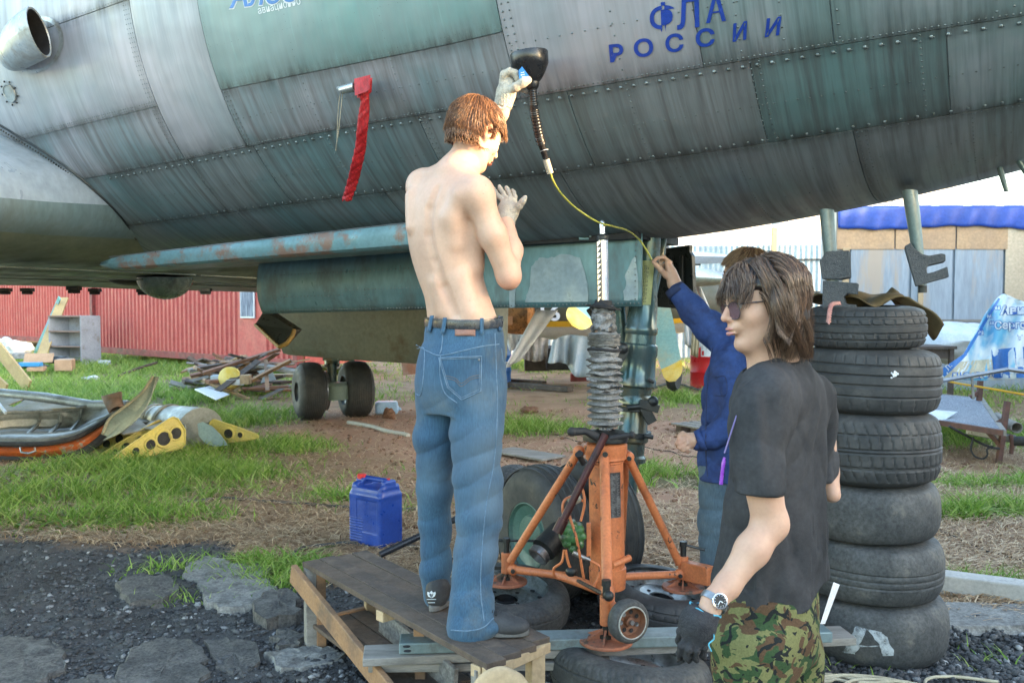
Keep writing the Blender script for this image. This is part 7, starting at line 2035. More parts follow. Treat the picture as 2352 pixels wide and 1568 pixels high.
strands(R3,HS3 if False else B3,0,5,flow3,np.full(len(R3),.045),.004+.012*np.random.default_rng(1).random(len(R3)),np.full(len(R3),.0018),'hair_strands',mHair3,man3,9)
gl3=thing('glasses','thin wire glasses on the man in the blue jacket','glasses',H3 .p(.1,0,0))
tG=NT('lens_clear');tG.set(color=(.8,.85,.9),rough=.05,alpha=.25);
for y in(-1,1):
 pts=[H3 .p(.100,y*.031+.021*cos(a),-.002+.016*sin(a))for a in np.linspace(0,2*pi,20,endpoint=False)]
 build('lens',MB().add(pts,[tuple(range(20))]),tG.m,gl3,smooth=False);build('rim',MB().tube(pts+pts[:2],.0012,5),mFr,gl3)
 build('temple',MB().tube([H3 .p(.095,y*.052,.006),H3 .p(.0,y*.079,.004)],.0014,5),mFr,gl3)
 # --- background
mCont=M('container_red_paint',(.50,.095,.08),(.45,.085,.075),1.2,rough=.6,dirt=(.28,.05,.04),dsc=2.2,dlo=.60,dhi=.75,chip=(.12,.05,.04),csc=4,cth=.70)
mContD=M('container_rail_red',(.30,.055,.05),(.20,.04,.04),2,rough=.65,dirt=(.10,.04,.035),dsc=4)
def container(name,p0,p1,z0,label,window=False,depth=2.44):
 root=thing(name,label,'shipping container',V(p0 .x,p0 .y,0))
 d=(p1-p0).normalized();L=(p1-p0).length;bk_=V(-d.y,d.x,0)
 if bk_.y<0:bk_=-bk_
 H=2.6;P=[];s=0.12;prof=[]
 while s<L-.12:
  prof+=[(s,0),(s+.07,0),(s+.10,.036),(s+.17,.036)];s+=.20
  if window and L-2.55<s<L-1.35:prof+=[(s,.0),(L-1.35,.0)];s=L-1.33
 prof=[q for q in prof if q[0]<L-.1]
 P=[[list(p0+d*s_+bk_*(o_+.02)+V(0,0,z0+.16)),list(p0+d*s_+bk_*(o_+.02)+V(0,0,z0+H-.1))]for s_,o_ in prof]
 build('corrugated_side',MB().grid(P),mCont,root,angle=20)
 for z_,h in((z0+.08,.16),(z0+H-.05,.1)):
  build('rail',MB().bar(p0+V(0,0,z_),p1+V(0,0,z_),.06,h),mContD,root,smooth=False,bevel=.008)
 for q in(p0+d*.08,p1-d*.08):build('corner_post',MB().bar(q+V(0,0,z0),q+V(0,0,z0+H),.16,.16,up=tuple(d)),mContD,root,smooth=False,bevel=.01)
 build('end_wall',MB().bar(p1+bk_*.1+V(0,0,z0+H/2),p1+bk_*depth+V(0,0,z0+H/2),.05,H-.1),mCont,root,smooth=False)
 build('end_wall',MB().bar(p0+bk_*.1+V(0,0,z0+H/2),p0+bk_*depth+V(0,0,z0+H/2),.05,H-.1),mCont,root,smooth=False)
 build('roof',MB().bar(p0+bk_*depth/2+V(0,0,z0+H-.02),p1+bk_*depth/2+V(0,0,z0+H-.02),depth,.04),mContD,root,smooth=False)
 build('back_wall',MB().bar(p0+bk_*depth+V(0,0,z0+H/2),p1+bk_*depth+V(0,0,z0+H/2),.05,H-.1),mCont,root,smooth=False)
 if window:
  a,b=p1-d*2.45,p1-d*1.45
  w_=build('window',MB().bar(a.lerp(b,.25)+V(0,0,z0+1.42)-bk_*.01,a.lerp(b,.80)+V(0,0,z0+1.42)-bk_*.01,.03,.82),mWht,root,smooth=False)
  P=[]
  for i in range(40):
   q=a.lerp(b,lerp(.28,.77,i/39))-bk_*(.032+.006*sin(i*1.9));P.append([list(q+V(0,0,z0+1.05)),list(q+V(0,0,z0+1.79))])
  build('curtain',MB().grid(P),M('curtain_blue_grey',(.10,.12,.17),(.42,.46,.55),3,stretch=(9,9,1),rough=.8,lo=.35,hi=.65),w_)
 return root
container('shipping_container',G(214,808,.2).copy()*1.0-V(0,0,.2),G(690,845,.2)-V(0,0,.2),.2,'red corrugated shipping container with a curtained window, behind the main wheels',True)
container('shipping_container',V(-24,37.6,0),V(-13.2,29.6,0),.2,'red corrugated shipping container at the far left behind the bookcase')
mShelf=M('bookcase_grey',(.34,.345,.38),(.28,.285,.31),3,rough=.7,dirt=(.22,.19,.17),dsc=6,dlo=.55,dhi=.7)
mShelfI=M('bookcase_edge_brown',(.26,.17,.14),(.2,.13,.1),5,rough=.7)
sh=thing('bookcase','grey open bookcase standing in the grass before the red container','bookcase',G(160,838));o0=G(113,836);o1=G(185,838);o0 .z=o1 .z=-.02
dv=(o1-o0).normalized();bv=V(-dv.y,dv.x,0).normalized()*.42+dv*.22;Wd_=(o1-o0).length;Hs=1.24
for nm,q in(('side_panel',o0),('side_panel',o1)):build(nm,MB().add([q,q+dv*.03,q+dv*.03+bv,q+bv]+[x+V(0,0,Hs)for x in(q,q+dv*.03,q+dv*.03+bv,q+bv)],[(0,1,2,3),(4,5,6,7),(0,1,5,4),(1,2,6,5),(2,3,7,6),(3,0,4,7)]),mShelf,sh,smooth=False)
for z_ in(.13,.46,.84,Hs-.02):
 s_=build('shelf',MB().add([o0+V(0,0,z_),o1+V(0,0,z_),o1+bv+V(0,0,z_),o0+bv+V(0,0,z_)]+[x+V(0,0,.03)for x in(o0+V(0,0,z_),o1+V(0,0,z_),o1+bv+V(0,0,z_),o0+bv+V(0,0,z_))],[(0,1,2,3),(4,5,6,7),(0,1,5,4),(1,2,6,5),(2,3,7,6),(3,0,4,7)]),mShelf,sh,smooth=False)
 build('shelf_edge',MB().bar(o0+V(0,-.012,z_+.015),o1+V(0,-.012,z_+.015),.01,.034),mShelfI,s_,smooth=False)
build('back_panel',MB().add([o0+bv,o1+bv,o1+bv+V(0,0,Hs),o0+bv+V(0,0,Hs)],[(0,1,2,3)]),mShelf,sh,smooth=False)
mTurq=M('plank_turquoise',(.16,.50,.47),(.3,.45,.6),1.5,rough=.6)
mWoodY=M('wood_yellow_plank',(.55,.40,.19),(.45,.31,.16),3,rough=.8)
board(W(137,684,23.5),G(80,812)+V(0,0,.0),.10,.03,mTurq,'turquoise plank leaning against the red container behind the bookcase',up=(0,1,0))
board(W(146,684,24.0),W(96,815,22.8),.26,.04,mWoodY,'broad yellow plank leaning left of the bookcase',up=(0,1,0))
mWoodSun=M('wood_yellow_lit',(.62,.42,.16),(.50,.32,.14),3,rough=.75)
board(W(-14,788,15.6),W(66,888,15.0),.24,.04,mWoodY,'yellow plank slanting out of the grass at the left edge',up=(0,1,.3))
board(W(-30,855,14.4),W(14,895,14.2),.20,.04,mWoodY,'short plank end low at the left edge',up=(0,1,.3))
mCard=M('cardboard',(.48,.33,.22),(.40,.27,.18),4,rough=.85)
mGreyS=M('junk_grey',(.28,.31,.34),(.16,.17,.18),6,rough=.6)
mPlast=M('plastic_sheet_white',(.62,.66,.70),(.48,.53,.58),5,rough=.4)
mSheetB=M('sheet_pale_blue',(.40,.52,.64),(.52,.60,.68),5,rough=.5)
mTarp=M('tarp_blue',(.028,.085,.44),(.02,.065,.34),1.5,rough=.5,bump=.2,bsc=6)
def crate(px0,px1,y0,y1,Y,dep,mat,label,cat,name,yaw=.3,tilt=0):
 a,b=W(px0,y1,Y),W(px1,y0,Y);w_,h_=b.x-a.x,b.z-a.z;c_=(a+b)/2
 m_=MB().box((0,0,0),(w_,dep,h_));
 o=build(name,m_,mat,None,smooth=False,bevel=min(.012,h_*.2));o.location=c_+V(0,dep/2,0);o.rotation_euler=(tilt,0,yaw)
 return tag(o,label,cat)
crate(56,120,810,834,19.5,.03,mCard,'flattened cardboard sheet leaning on junk beside the bookcase','cardboard','cardboard_sheet',.1,-.5)
crate(118,154,826,852,19.5,.5,mCard,'brown cardboard box standing in the grass below the bookcase','box','cardboard_box')
crate(57,92,843,853,19.0,.35,mCard,'low cardboard box under the bright blue package','box','cardboard_box')
crate(42,88,833,842,19.0,.2,M('package_blue',(.04,.30,.65),(.04,.26,.6),5),'bright blue flat package on the low cardboard box','package','package',.1)
crate(24,52,812,824,20.5,.3,mGreyS,'small grey box among the junk at the left','box','grey_box')
crate(8,36,798,820,21.5,.4,mGreyS,'larger grey bin among the junk at the left','bin','bin')
def lump(c,r,mat,label,cat,name,seed=0,amp=.35,parent=None):
 n=26;P=[]
 for i in range(n+1):
  t_=pi*i/n;row=[]
  for k in range(2*n+1):
   a=2*pi*k/(2*n);d_=np.array([sin(t_)*cos(a),sin(t_)*sin(a),cos(t_)])
   s_=1+amp*(float(fbm(d_[None]*1.0+seed,1.8,4)[0])-.5)*2
   row.append(list(Vector(c)+V(d_[0]*r[0],d_[1]*r[1],d_[2]*r[2])*s_))
  P.append(row)
 o=build(name,MB().grid(P),mat,parent,angle=60)
 if label:tag(o,label,cat)
 return o
lump(W(44,800,21),(.34,.25,.18),mPlast,'crumpled white plastic bag on the junk left of the planks','plastic bag','plastic_bag',3)
lump(W(12,788,21.6),(.16,.15,.14),mPlast,'small white bundle at the left edge above the grey bin','bundle','bundle',5)
lump(W(130,826,20.5),(.32,.2,.07),mDarkM,'heap of dark cables and tubes at the foot of the bookcase','cables','cable_heap',8,.8)
lump(W(60,838,19.6),(.38,.2,.06),mDarkM,'dark scrap lying behind the blue package','scrap','scrap_heap',9,.8)
lump(G(240,838)+V(0,0,.05),(.16,.1,.07),mPlast,'white scrap of plastic in the grass right of the bookcase','litter','litter',11,.6)
lump(G(212,874)+V(0,0,.05),(.14,.08,.04),mPlast,'white crumpled litter in the middle of the left grass','litter','litter',12,.8)
seen_=set();rg=random.Random(12);mats=[mWoodG,mWoodB,mWoodO,mWoodL,mWoodDk,M('wood_reddish_scrap',(.27,.14,.09),(.2,.11,.08),4,rough=.8)]
pc=G(545,900)
for k in range(95):
 u=rg.gauss(0,.42);px=535+u*150 if abs(u)<1 else 535;px=max(388,min(672,px));hmax=1.15*(1-((px-565)/185)**2)
 Y=14.6+(px<560)*(560-px)*.006+rg.uniform(-.3,2.0);c=V(X_(px,Y),Y,rg.uniform(.02,max(.05,hmax*.52)))
 L=rg.choice([.35,.5,.7,.9,1.3]);w_=rg.choice([.06,.09,.12,.2]);az=rg.gauss(.1,.7);el=rg.gauss(0,.28)
 d=V(cos(az)*cos(el),sin(az)*cos(el),sin(el))*L/2
 o=build('scrap_board',MB().bar(-d,d,w_,rg.choice([.02,.03,.05]),up=(rg.uniform(-.3,.3),rg.uniform(-.6,.2),1)),rg.choice(mats),None,smooth=False);o.location=c
 mi_=mats.index(o.data.materials[0]);tag(o,('short ' if L<.6 else 'long ' if L>.8 else '')+('wide ' if w_>.1 else 'narrow ')+['grey','brown','orange brown','pale','dark','reddish'][mi_]+' board '+('on top of' if c.z>.4 else 'low in' if c.z<.15 else 'halfway up')+' the timber pile, '+('left end' if px<470 else 'right end' if px>600 else 'middle')+(', front side' if Y<15.6 else ', back side'),'board','boards heaped in the timber pile')
 if o['label']in seen_:bpy.data.objects.remove(o)
 else:seen_.add(o['label'])
def sheet(pts,Y,mat,label,cat,name,th=.012):
 P=[W(x,y,YY)for(x,y),YY in zip(pts,Y)]if isinstance(Y,(list,tuple))else[W(x,y,Y)for x,y in pts]
 n=len(P);nn_=(P[1]-P[0]).cross(P[2]-P[0]).normalized()*th
 mb=MB().add(P+[p+nn_ for p in P],[tuple(range(n)),tuple(range(2*n-1,n-1,-1))]+[(i,(i+1)%n,n+(i+1)%n,n+i)for i in range(n)])
 o=build(name,mb,mat,None,smooth=False);
 return tag(o,label,cat)if label else o
sheet([(447,893),(481,886),(527,905),(497,917)],[13.6,14.6,14.0,12.9],mWht,'white square board lying in the grass before the timber pile','panel','panel')
sheet([(590,852),(622,845),(634,872),(598,880),(604,866)],14.6,mSheetB,'pale blue torn sheet standing in the timber pile','sheet','sheet')
sheet([(520,872),(556,870),(560,884),(518,884)],14.3,mPlast,'white crumpled sheet low in the timber pile','sheet','sheet')
o=build('yellow_drum',MB().lathe([(.001,.05),(.13,.05),(.17,.03),(.18,-.05),(.001,-.05)],W(527,867,14.4),(0,-1,.2),20),mTip);tag(o,'round yellow housing lying in the timber pile','housing')
crate(549,571,861,883,14.3,.2,mWoodL,'small beige box in the middle of the timber pile','box','box',.1)
crate(482,514,862,872,14.6,.2,mSheetB,'small blue grey battery on the timber pile','battery','battery',.1)
o=build('branch',MB().tube([Vector(p)for p in smooth_curve([list(G(*q)+V(0,0,.04+.05*k))for k,q in enumerate(((272,868),(300,862),(325,858),(360,852)))],20)],.03,7),mWoodDk);tag(o,'dark dead branch in the grass left of the timber pile','branch')
# ---- aircraft scrap in the grass
mSkinG=M('scrap_metal_grey',(.30,.32,.31),(.20,.22,.21),3,rough=.45,metal=.4,dirt=(.10,.10,.08),dsc=3,dlo=.5,dhi=.7)
mSkinO=M('scrap_metal_olive',(.26,.25,.17),(.32,.27,.17),3,rough=.6,dirt=(.16,.15,.10),dsc=4)
mRibY=M('primer_yellow',(.62,.50,.12),(.55,.44,.14),5,rough=.55,dirt=(.36,.34,.2),dsc=7,dlo=.55,dhi=.7)
mOrS=M('scrap_orange_paint',(.50,.11,.02),(.42,.09,.02),4,rough=.6,chip=(.25,.25,.22),csc=6,cth=.57)
def C2(x,y,Y):return W(x*.2735,808.5+y*.2735,Y)
cow=thing('cowling_scrap','dismantled grey engine cowling with black rim and orange flank lying in the grass','aircraft scrap',G(130,1045))
upr=smooth_curve([list(C2(-150,560,9.3)),list(C2(80,505,9.5)),list(C2(400,498,9.7)),list(C2(640,475,9.9)),list(C2(860,420,10.0)),list(C2(990,440,9.8))],40)
mid=smooth_curve([list(C2(-150,640,9.3)),list(C2(80,600,9.5)),list(C2(400,600,9.7)),list(C2(640,590,9.8)),list(C2(800,520,9.8)),list(C2(960,480,9.6))],40)
low=smooth_curve([list(C2(-150,700,8.9)),list(C2(100,690,9.0)),list(C2(400,690,9.1)),list(C2(640,660,9.2)),list(C2(820,590,9.3)),list(C2(950,520,9.4))],40)
rim=smooth_curve([list(C2(-150,760,8.75)),list(C2(100,775,8.75)),list(C2(420,765,8.8)),list(C2(650,710,8.95)),list(C2(850,600,9.15)),list(C2(980,520,9.3))],40)
bot=smooth_curve([list(C2(-150,860,8.7)),list(C2(100,880,8.7)),list(C2(420,880,8.8)),list(C2(650,830,8.9)),list(C2(800,740,9.0)),list(C2(900,640,9.1))],40)
build('cowl_inner',MB().grid(np.stack([upr,upr*.3+mid*.7+[0,.08,0],mid+[0,.05,-.04],low],1)),mSkinG,cow,solid=.01)
build('cowl_lip',MB().grid(np.stack([low,low*.5+rim*.5+[0,-.03,.03],rim],1)),mSkinG,cow,solid=.012)
build('cowl_flank',MB().grid(np.stack([rim+[0,0,-.02],rim*.5+bot*.5+[0,-.05,0],bot],1)),mOrS,cow,solid=.01)
build('black_seal',MB().tube([Vector(p)for p in rim],.026,8),mBlack,cow);build('rim_tube',MB().tube([Vector(p)for p in upr],.022,8),mSkinG,cow);build('rim_tube',MB().tube([Vector(p)for p in low],.016,8),mSkinG,cow)
for x in(360,480,600):
 i=int(np.argmin(abs(np.array([W_[0]for W_ in upr])-C2(x,500,9.7).x)))
 build('stiffener',MB().tube([Vector(upr[i]),Vector(mid[i])+V(-.03,.03,0),Vector(low[max(i-2,0)])+V(-.04,-.01,0)],.018,6),mSkinG,cow)
build('black_flank',MB().tube([Vector(p)+V(0,.03,-.02)for p in bot[5:]],.05,8),mBlack,cow)
hnd=[C2(170,800,8.62),C2(180,840,8.6),C2(240,850,8.6),C2(300,830,8.62),C2(290,800,8.62)];build('grab_handle',MB().tube(hnd,.010,6),mSteel,cow)
o=build('exhaust_stub',MB().tube([C2(935,350,9.7),C2(955,420,9.7),C2(985,500,9.6)],[.10,.085,.075],16,caps=False),M('rusty_pipe_metal',(.22,.14,.10),(.14,.10,.08),8,rough=.7),None,solid=.01);tag(o,'short rusty exhaust stub standing behind the cowling','exhaust pipe')
a=smooth_curve([list(C2(860,690,8.9)),list(C2(920,560,9.0)),list(C2(1060,450,9.1)),list(C2(1190,340,9.2)),list(C2(1285,205,9.3))],24)
b=smooth_curve([list(C2(870,740,8.85)),list(C2(1000,680,8.9)),list(C2(1150,560,9.0)),list(C2(1260,400,9.15)),list(C2(1300,215,9.3))],24)
cre=thing('curved_fairing','curved pale green fairing sheet rising to a point out of the scrap','fairing',C2(870,740,8.9))
build('fairing_skin',MB().grid(np.stack([a,a*.5+b*.5+[.03,.05,0],b],1)),M('fairing_pale_green',(.33,.36,.29),(.26,.29,.24),3,rough=.5,dirt=(.16,.15,.12),dsc=5),cre,solid=.012)
build('edge_strip',MB().tube([Vector(p)for p in a],.016,6),mSkinO,cre)
def rib_part(parent,tip,nose,th0,th1,thick,holes,mat,dirv,name='rib'):
 """flat teardrop plate with flanged holes, from tip to rounded nose"""
 d=(nose-tip);L=d.length;d.normalize();up=V(0,0,1)-d*d.z;up.normalize();nrm=Vector(dirv).normalized()
 top=[];botm=[]
 for t_ in np.linspace(0,1,20):
  h=lerp(th0,th1,t_**.85)
  if t_>.86:h*=sqrt(max(0.02,1-((t_-.86)/.14)**2))
  top.append((t_*L,h*.62));botm.append((t_*L,-h*.38))
 nr2=d.cross(up).normalized();nrm=nr2 if nr2 .dot(nrm)>0 else -nr2
 r_=build(name,MB().prism(top+botm[::-1],tip,d,up,nrm*thick),mat,parent,smooth=False)
 mb=MB().tube([tip+d*x+up*y for x,y in top+botm[::-1][1:]],.010,6)
 build('flange',mb,mat,r_)
 for t_,k in holes:
  c=tip+d*(t_*L)+up*(lerp(th0,th1,t_)*.12)
  build('lightening_hole',MB().lathe([(k*.8,.012),(k,.012),(k*1.12,.002),(k*1.05,.001),(k*.8,-.006)],c-nrm*.002,-nrm,20),mat,r_)
  build('hole_dark',MB().lathe([(.001,.004),(k*.86,.004)],c-nrm*.002,-nrm,20),mBlack,r_)
 return r_
wg=thing('wing_section_scrap','broken wing section with yellow perforated ribs lying in the grass','aircraft scrap',G(330,1060))
nv=V(-.35,1,.1)
rib_part(wg,C2(930,925,8.45),C2(1560,680,9.0),.03,.36,.02,[(.32,.045),(.52,.06),(.70,.085),(.87,.07)],mRibY,nv)
rib_part(wg,C2(838,888,8.9),C2(1420,680,9.5),.03,.30,.02,[(.20,.035),(.36,.06),(.58,.07),(.8,.07)],mRibY,nv)
rib_part(wg,C2(655,868,9.2),C2(1150,690,9.8),.03,.26,.02,[(.30,.04),(.46,.055),(.68,.06)],mRibY,nv)
build('leading_edge_skin',MB().grid([[list(C2(*q))for q in r_]for r_ in([(1555,605,9.0),(1565,660,9.02),(1550,760,9.0),(1410,860,8.9)],[(1535,595,9.05),(1500,600,9.1),(1460,650,9.1),(1380,850,8.95)])]),mSkinG,wg,solid=.01)
sheet_p=[[C2(1480,600,9.1),C2(1390,662,9.0),C2(1190,640,9.3),C2(1290,570,9.7)],[C2(1260,640,9.3),C2(1040,695,9.1),C2(980,660,9.4),C2(1160,560,9.8)],[C2(1250,590,9.7),C2(1120,590,9.7),C2(1170,548,10.0),C2(1270,556,10.0)]]
for q in sheet_p:build('skin_sheet',MB().add(q,[(0,1,2,3)]),mSkinO,wg,smooth=False,solid=.012)
sk=thing('flap_scrap','olive grey flap with tube spar lying behind the cowling scrap','aircraft scrap',G(60,1000))
build('spar_tube',MB().tube([C2(-200,330,10.4),C2(0,350,10.3),C2(380,385,10.2),C2(760,450,10.0),C2(1080,450,9.9)],.062,14),mSkinG,sk)
for q in([(-200,360),(190,400),(60,455),(-200,420)],[(210,405),(640,465),(240,490),(60,500)],[(0,440),(200,480),(90,510),(-50,480)]):build('skin_sheet',MB().add([C2(x,y,10.2-(y-360)*.004)for x,y in q],[(0,1,2,3)]),mSkinO,sk,smooth=False,solid=.012)
build('white_strut',MB().bar(C2(-20,420,9.6),C2(50,510,9.3),.02,.03),mPlast,sk,smooth=False)
fl2=thing('aileron_scrap','grey rounded control surface with cut end and yellow rib at the right of the scrap','aircraft scrap',G(500,1030))
build('skin_tube',MB().tube([C2(1190,540,10.2),C2(1330,560,10.0),C2(1460,600,9.75),C2(1680,680,9.35)],[.12,.15,.20,.27],20),mSkinG,fl2)
for x,y,Y,r_ in((1310,556,10.02,.155),(1430,592,9.8,.195)):build('strap',MB().lathe([(r_,-.03),(r_+.01,-.03),(r_+.01,.03),(r_,.03)],C2(x,y,Y),C2(1680,680,9.35)-C2(1330,560,10.0),20),mSkinO,fl2)
pts=[C2(x,y,9.2)for x,y in((1660,600),(1700,585),(1780,620),(1850,690),(1915,780),(1800,792),(1720,760),(1670,700))]
build('cut_face',MB().add(pts,[tuple(range(8))]),M('cut_face_pale',(.28,.40,.42),(.20,.30,.34),3,rough=.4),fl2,smooth=False,solid=.01)
rib_part(fl2,C2(2170,712,9.3),C2(1745,690,9.4),.02,.28,.02,[(.35,.035),(.58,.06)],mRibY,nv)
# ---- light blue can, stone, pipe, planks
wc_=G(888,952);S=SDF().box(wc_+V(0,0,.10),(.155,.11,.085),.035,(0,0,.15),k=.01).cap(wc_+V(.14,-.02,.10),wc_+V(.185,-.03,.08),.03,.022,.02)
o=sdf_obj('canister',S,wc_-V(.25,.2,.02),wc_+V(.25,.2,.25),.012,M('canister_pale_blue',(.30,.48,.72),(.36,.53,.75),6,rough=.35));tag(o,'pale blue plastic canister lying beside the main wheels','canister')
lump(G(893,962)+V(0,0,.05),(.085,.07,.09),mClod,'brown stone in front of the pale blue canister','stone','stone',21,.4)
lump(G(1215,950)+V(0,0,.04),(.12,.09,.06),mClod,'flat brown clod on the soil right of the shirtless man','stone','stone',22,.5)
o=build('plastic_pipe',MB().tube([Vector(p)for p in smooth_curve([list(G(*q)+V(0,0,.03))for q in((800,975),(850,984),(890,996),(928,1003),(938,1006))],24)],.026,10),M('pipe_off_white',(.55,.52,.45),(.45,.42,.36),9,rough=.6));tag(o,'off-white plastic pipe on the soil behind the main wheels','pipe')
board(G(1152,1032,.03),G(1272,1052,.03),.34,.02,mWoodG,'pale thin plank lying on the straw right of the shirtless man')
board(G(1165,882,.06),G(1310,894,.06),.16,.08,mWoodDk,'dark timber beam on the ground behind the bellows',name='timber')
board(G(1165,872,.1),G(1250,878,.1),.14,.05,mWoodB,'brown timber on the ground beside the dark timber beam',name='timber')
board(G(1310,868,.05),G(1350,868,.05),.25,.18,mContD,'short reddish timber block behind the bellows',name='timber')
for k in range(4):
 pass
pal=thing('pallet','grey wooden pallet lying behind the man in the blue jacket','pallet',G(1590,975))
p0_,p1_=G(1548,972,.10),G(1640,988,.10);dd_=(p1_-p0_);dn2=V(-dd_.y,dd_.x,0).normalized()
for k in range(6):build('slat',MB().bar(p0_+dn2*k*.14,p1_+dn2*k*.14,.10,.02),mWoodG,pal,smooth=False,bevel=.003)
for t_ in(.12,.5,.88):build('block',MB().bar(p0_.lerp(p1_,t_)-V(0,0,.055),p0_.lerp(p1_,t_)+dn2*.72-V(0,0,.055),.09,.08),mWoodB,pal,smooth=False)
# ---- other aircraft and clutter behind the bellows
oa=thing('parked_aircraft','dark aircraft with yellow stripe and white number parked in the background','aircraft',V(X_(1380,21),21,0))
mOl=M('fuselage_olive_dark',(.07,.075,.05),(.09,.09,.07),3,rough=.5);mYeS=M('stripe_yellow',(.80,.48,.03),(.75,.45,.03),5,rough=.5);mWh2=M('fuselage_white_lower',(.62,.63,.66),(.5,.52,.55),3,rough=.45)
def oring(x,r,zc,a0,a1,n=12,off=0):return[list(V(x,21-(r+off)*cos(a),zc-(r+off)*sin(a)))for a in np.linspace(a0,a1,n)]
xs_=np.linspace(X_(1150,21),X_(1720,21),14)
rad=lambda x:.85*(1-.35*sstep(X_(1400,21),X_(1720,21),x))*(.55+.45*sstep(X_(1150,21),X_(1230,21),x))
build('upper_body',MB().grid([oring(x,float(rad(x)),1.55,-2.6,.52,20)for x in xs_]),mOl,oa);build('stripe',MB().grid([oring(x,float(rad(x)),1.55,.50,.68,4,.012)for x in xs_]),mYeS,oa);build('lower_body',MB().grid([oring(x,float(rad(x)),1.55,.66,3.6,16)for x in xs_]),mWh2,oa)
v,f=text_mesh('16',.46,.012);build('number',MB().add([V(X_(1232,20.1)+q[0]*1.15,20.12,1.16+q[1])for q in v],f),mWht,oa,smooth=False)
build('support_leg',MB().cyl(V(X_(1300,21),21,0),V(X_(1300,21),21,.9),.06),mDarkM,oa);build('support_leg',MB().cyl(V(X_(1600,21),21,0),V(X_(1600,21),21,.9),.06),mDarkM,oa)
o=build('engine_cowl',MB().lathe([(.55,0),(.6,.3),(.5,.6),(.2,.7)],W(1150,715,19),(1,-.1,0),24),M('cowl_copper',(.5,.22,.07),(.2,.1,.04),6,rough=.35,metal=.4),oa)
def drape(pts_top,pts_bot,Y,mat,label,cat,name,amp=.10,n=30,mrows=8,th=.01,yoff=0.0):
 a=smooth_curve([list(W(x,y,Y))for x,y in pts_top],n);b=smooth_curve([list(W(x,y,Y))for x,y in pts_bot],n);P=[]
 for i in range(n):
  row=[]
  for j in range(mrows):
   t_=j/(mrows-1);q=a[i]*(1-t_)+b[i]*t_;q=q+np.array([0,-amp*(.3+t_)*(sin(i*.9)*.5+sin(i*.37+1)*.6)-yoff*t_,.0]);row.append(list(q))
  P.append(row)
 o=build(name,MB().grid(P),mat,None,solid=th,angle=180);return tag(o,label,cat)
mBub=NT('bubble_wrap');mBub.set(color=mBub.mix(mBub.noise(mBub.coords(),30,4),(.55,.56,.56),(.85,.86,.87)),rough=.3,alpha=.72);mBub.bump(mBub.noise(mBub.coords(),60,2),.6,.01);mBub=mBub.m
drape([(1232,712),(1282,712)],[(1158,846),(1195,828)],14.5,mBub,'sheet of bubble wrap hanging down behind the shirtless man','bubble wrap','bubble_wrap',.05,12)
drape([(1270,782),(1300,770),(1345,772),(1420,790)],[(1258,832),(1300,836),(1330,866),(1420,840)],15.5,mSheetB,'pale blue tarpaulin draped over goods behind the bellows','tarpaulin','tarpaulin',.18)
drape([(1190,780),(1225,772),(1260,778)],[(1196,822),(1225,830),(1256,826)],15.6,M('printed_cloth_grey',(.62,.58,.58),(.10,.09,.09),2.2,lo=.42,hi=.6,rough=.8),'grey and black blotched cloth hanging beside the pale blue tarpaulin','cloth','cloth',.08)
drape([(1160,765),(1200,768),(1235,762)],[(1170,805),(1200,800),(1230,790)],16.2,mPlast,'white sheet hanging above the blotched cloth','sheet','sheet',.08)
drape([(1330,800),(1380,800),(1440,815)],[(1335,845),(1380,858),(1440,850)],16.0,M('tarp_turquoise',(.25,.45,.50),(.3,.5,.58),2,rough=.5),'turquoise tarpaulin behind the jack bellows','tarpaulin','tarpaulin',.15)
crate(1255,1400,800,850,16.5,1.2,mBlack,'dark covered crate under the tarpaulins','crate','crate',0)
crate(1205,1262,825,852,16.8,.8,mWoodDk,'low dark box under the blotched cloth','box','box',0)
o=build('padlock_plate',MB().box(W(1172,736,9.8),(.05,.02,.09)),M('padlock_brass',(.5,.25,.12),(.4,.2,.1),9,metal=.5),aircraft)
def barrel(c,r,h,mat,label,name='barrel'):
 root=thing(name,label,'barrel',c)
 build('drum',MB().lathe([(.001,h-.02),(r-.01,h-.02),(r-.005,h),(r+.004,h),(r+.004,h-.02),(r,h-.03),(r,h*.68),(r+.012,h*.66),(r,h*.64),(r,h*.36),(r+.012,h*.34),(r,h*.32),(r,.02),(r+.004,.0),(.001,.0)],c,(0,0,1),40),mat,root,angle=40);return root
mRedB=M('barrel_red',(.55,.015,.02),(.45,.012,.02),3,rough=.4,chip=(.25,.2,.2),csc=9,cth=.68)
bc=G(1622,890);br=barrel(bc,.285,.86,mRedB,'red steel barrel with a white label behind the man in the blue jacket')
P=[]
for a in np.linspace(-.55,.25,8):P.append([list(bc+V(sin(a)*.289,-cos(a)*.289,z_))for z_ in(.56,.80)])
lb_=build('barrel_label',MB().grid(P),mWht,br)
build('hazard_mark',MB().grid([[list(bc+V(sin(a)*.2905,-cos(a)*.2905,z_))for z_ in(.60,.68)]for a in(-.5,-.36)]),mRedB,lb_)
mb=MB()
for k in range(5):mb.add([bc+V(sin(a)*.2905,-cos(a)*.2905,z_)for a,z_ in((-.5,.70+k*.018),(-.2,.70+k*.018),(-.2,.706+k*.018),(-.5,.706+k*.018))],[(0,1,2,3)])
build('label_print',mb,mDarkM,lb_,smooth=False,kind='stuff')
bb=barrel(G(1138,888),.285,.88,M('barrel_blue',(.02,.14,.5),(.02,.12,.45),3,rough=.4),'blue barrel with a white band behind the shirtless man')
build('white_band',MB().lathe([(.288,-.05),(.290,0),(.288,.05)],G(1138,888)+V(0,0,.42),(0,0,1),40),mWht,bb)
drape([(1568,700),(1600,705)],[(1572,790),(1602,812)],15.0,mPlast,'white cloth hanging behind the propeller blade','cloth','cloth',.06,14)
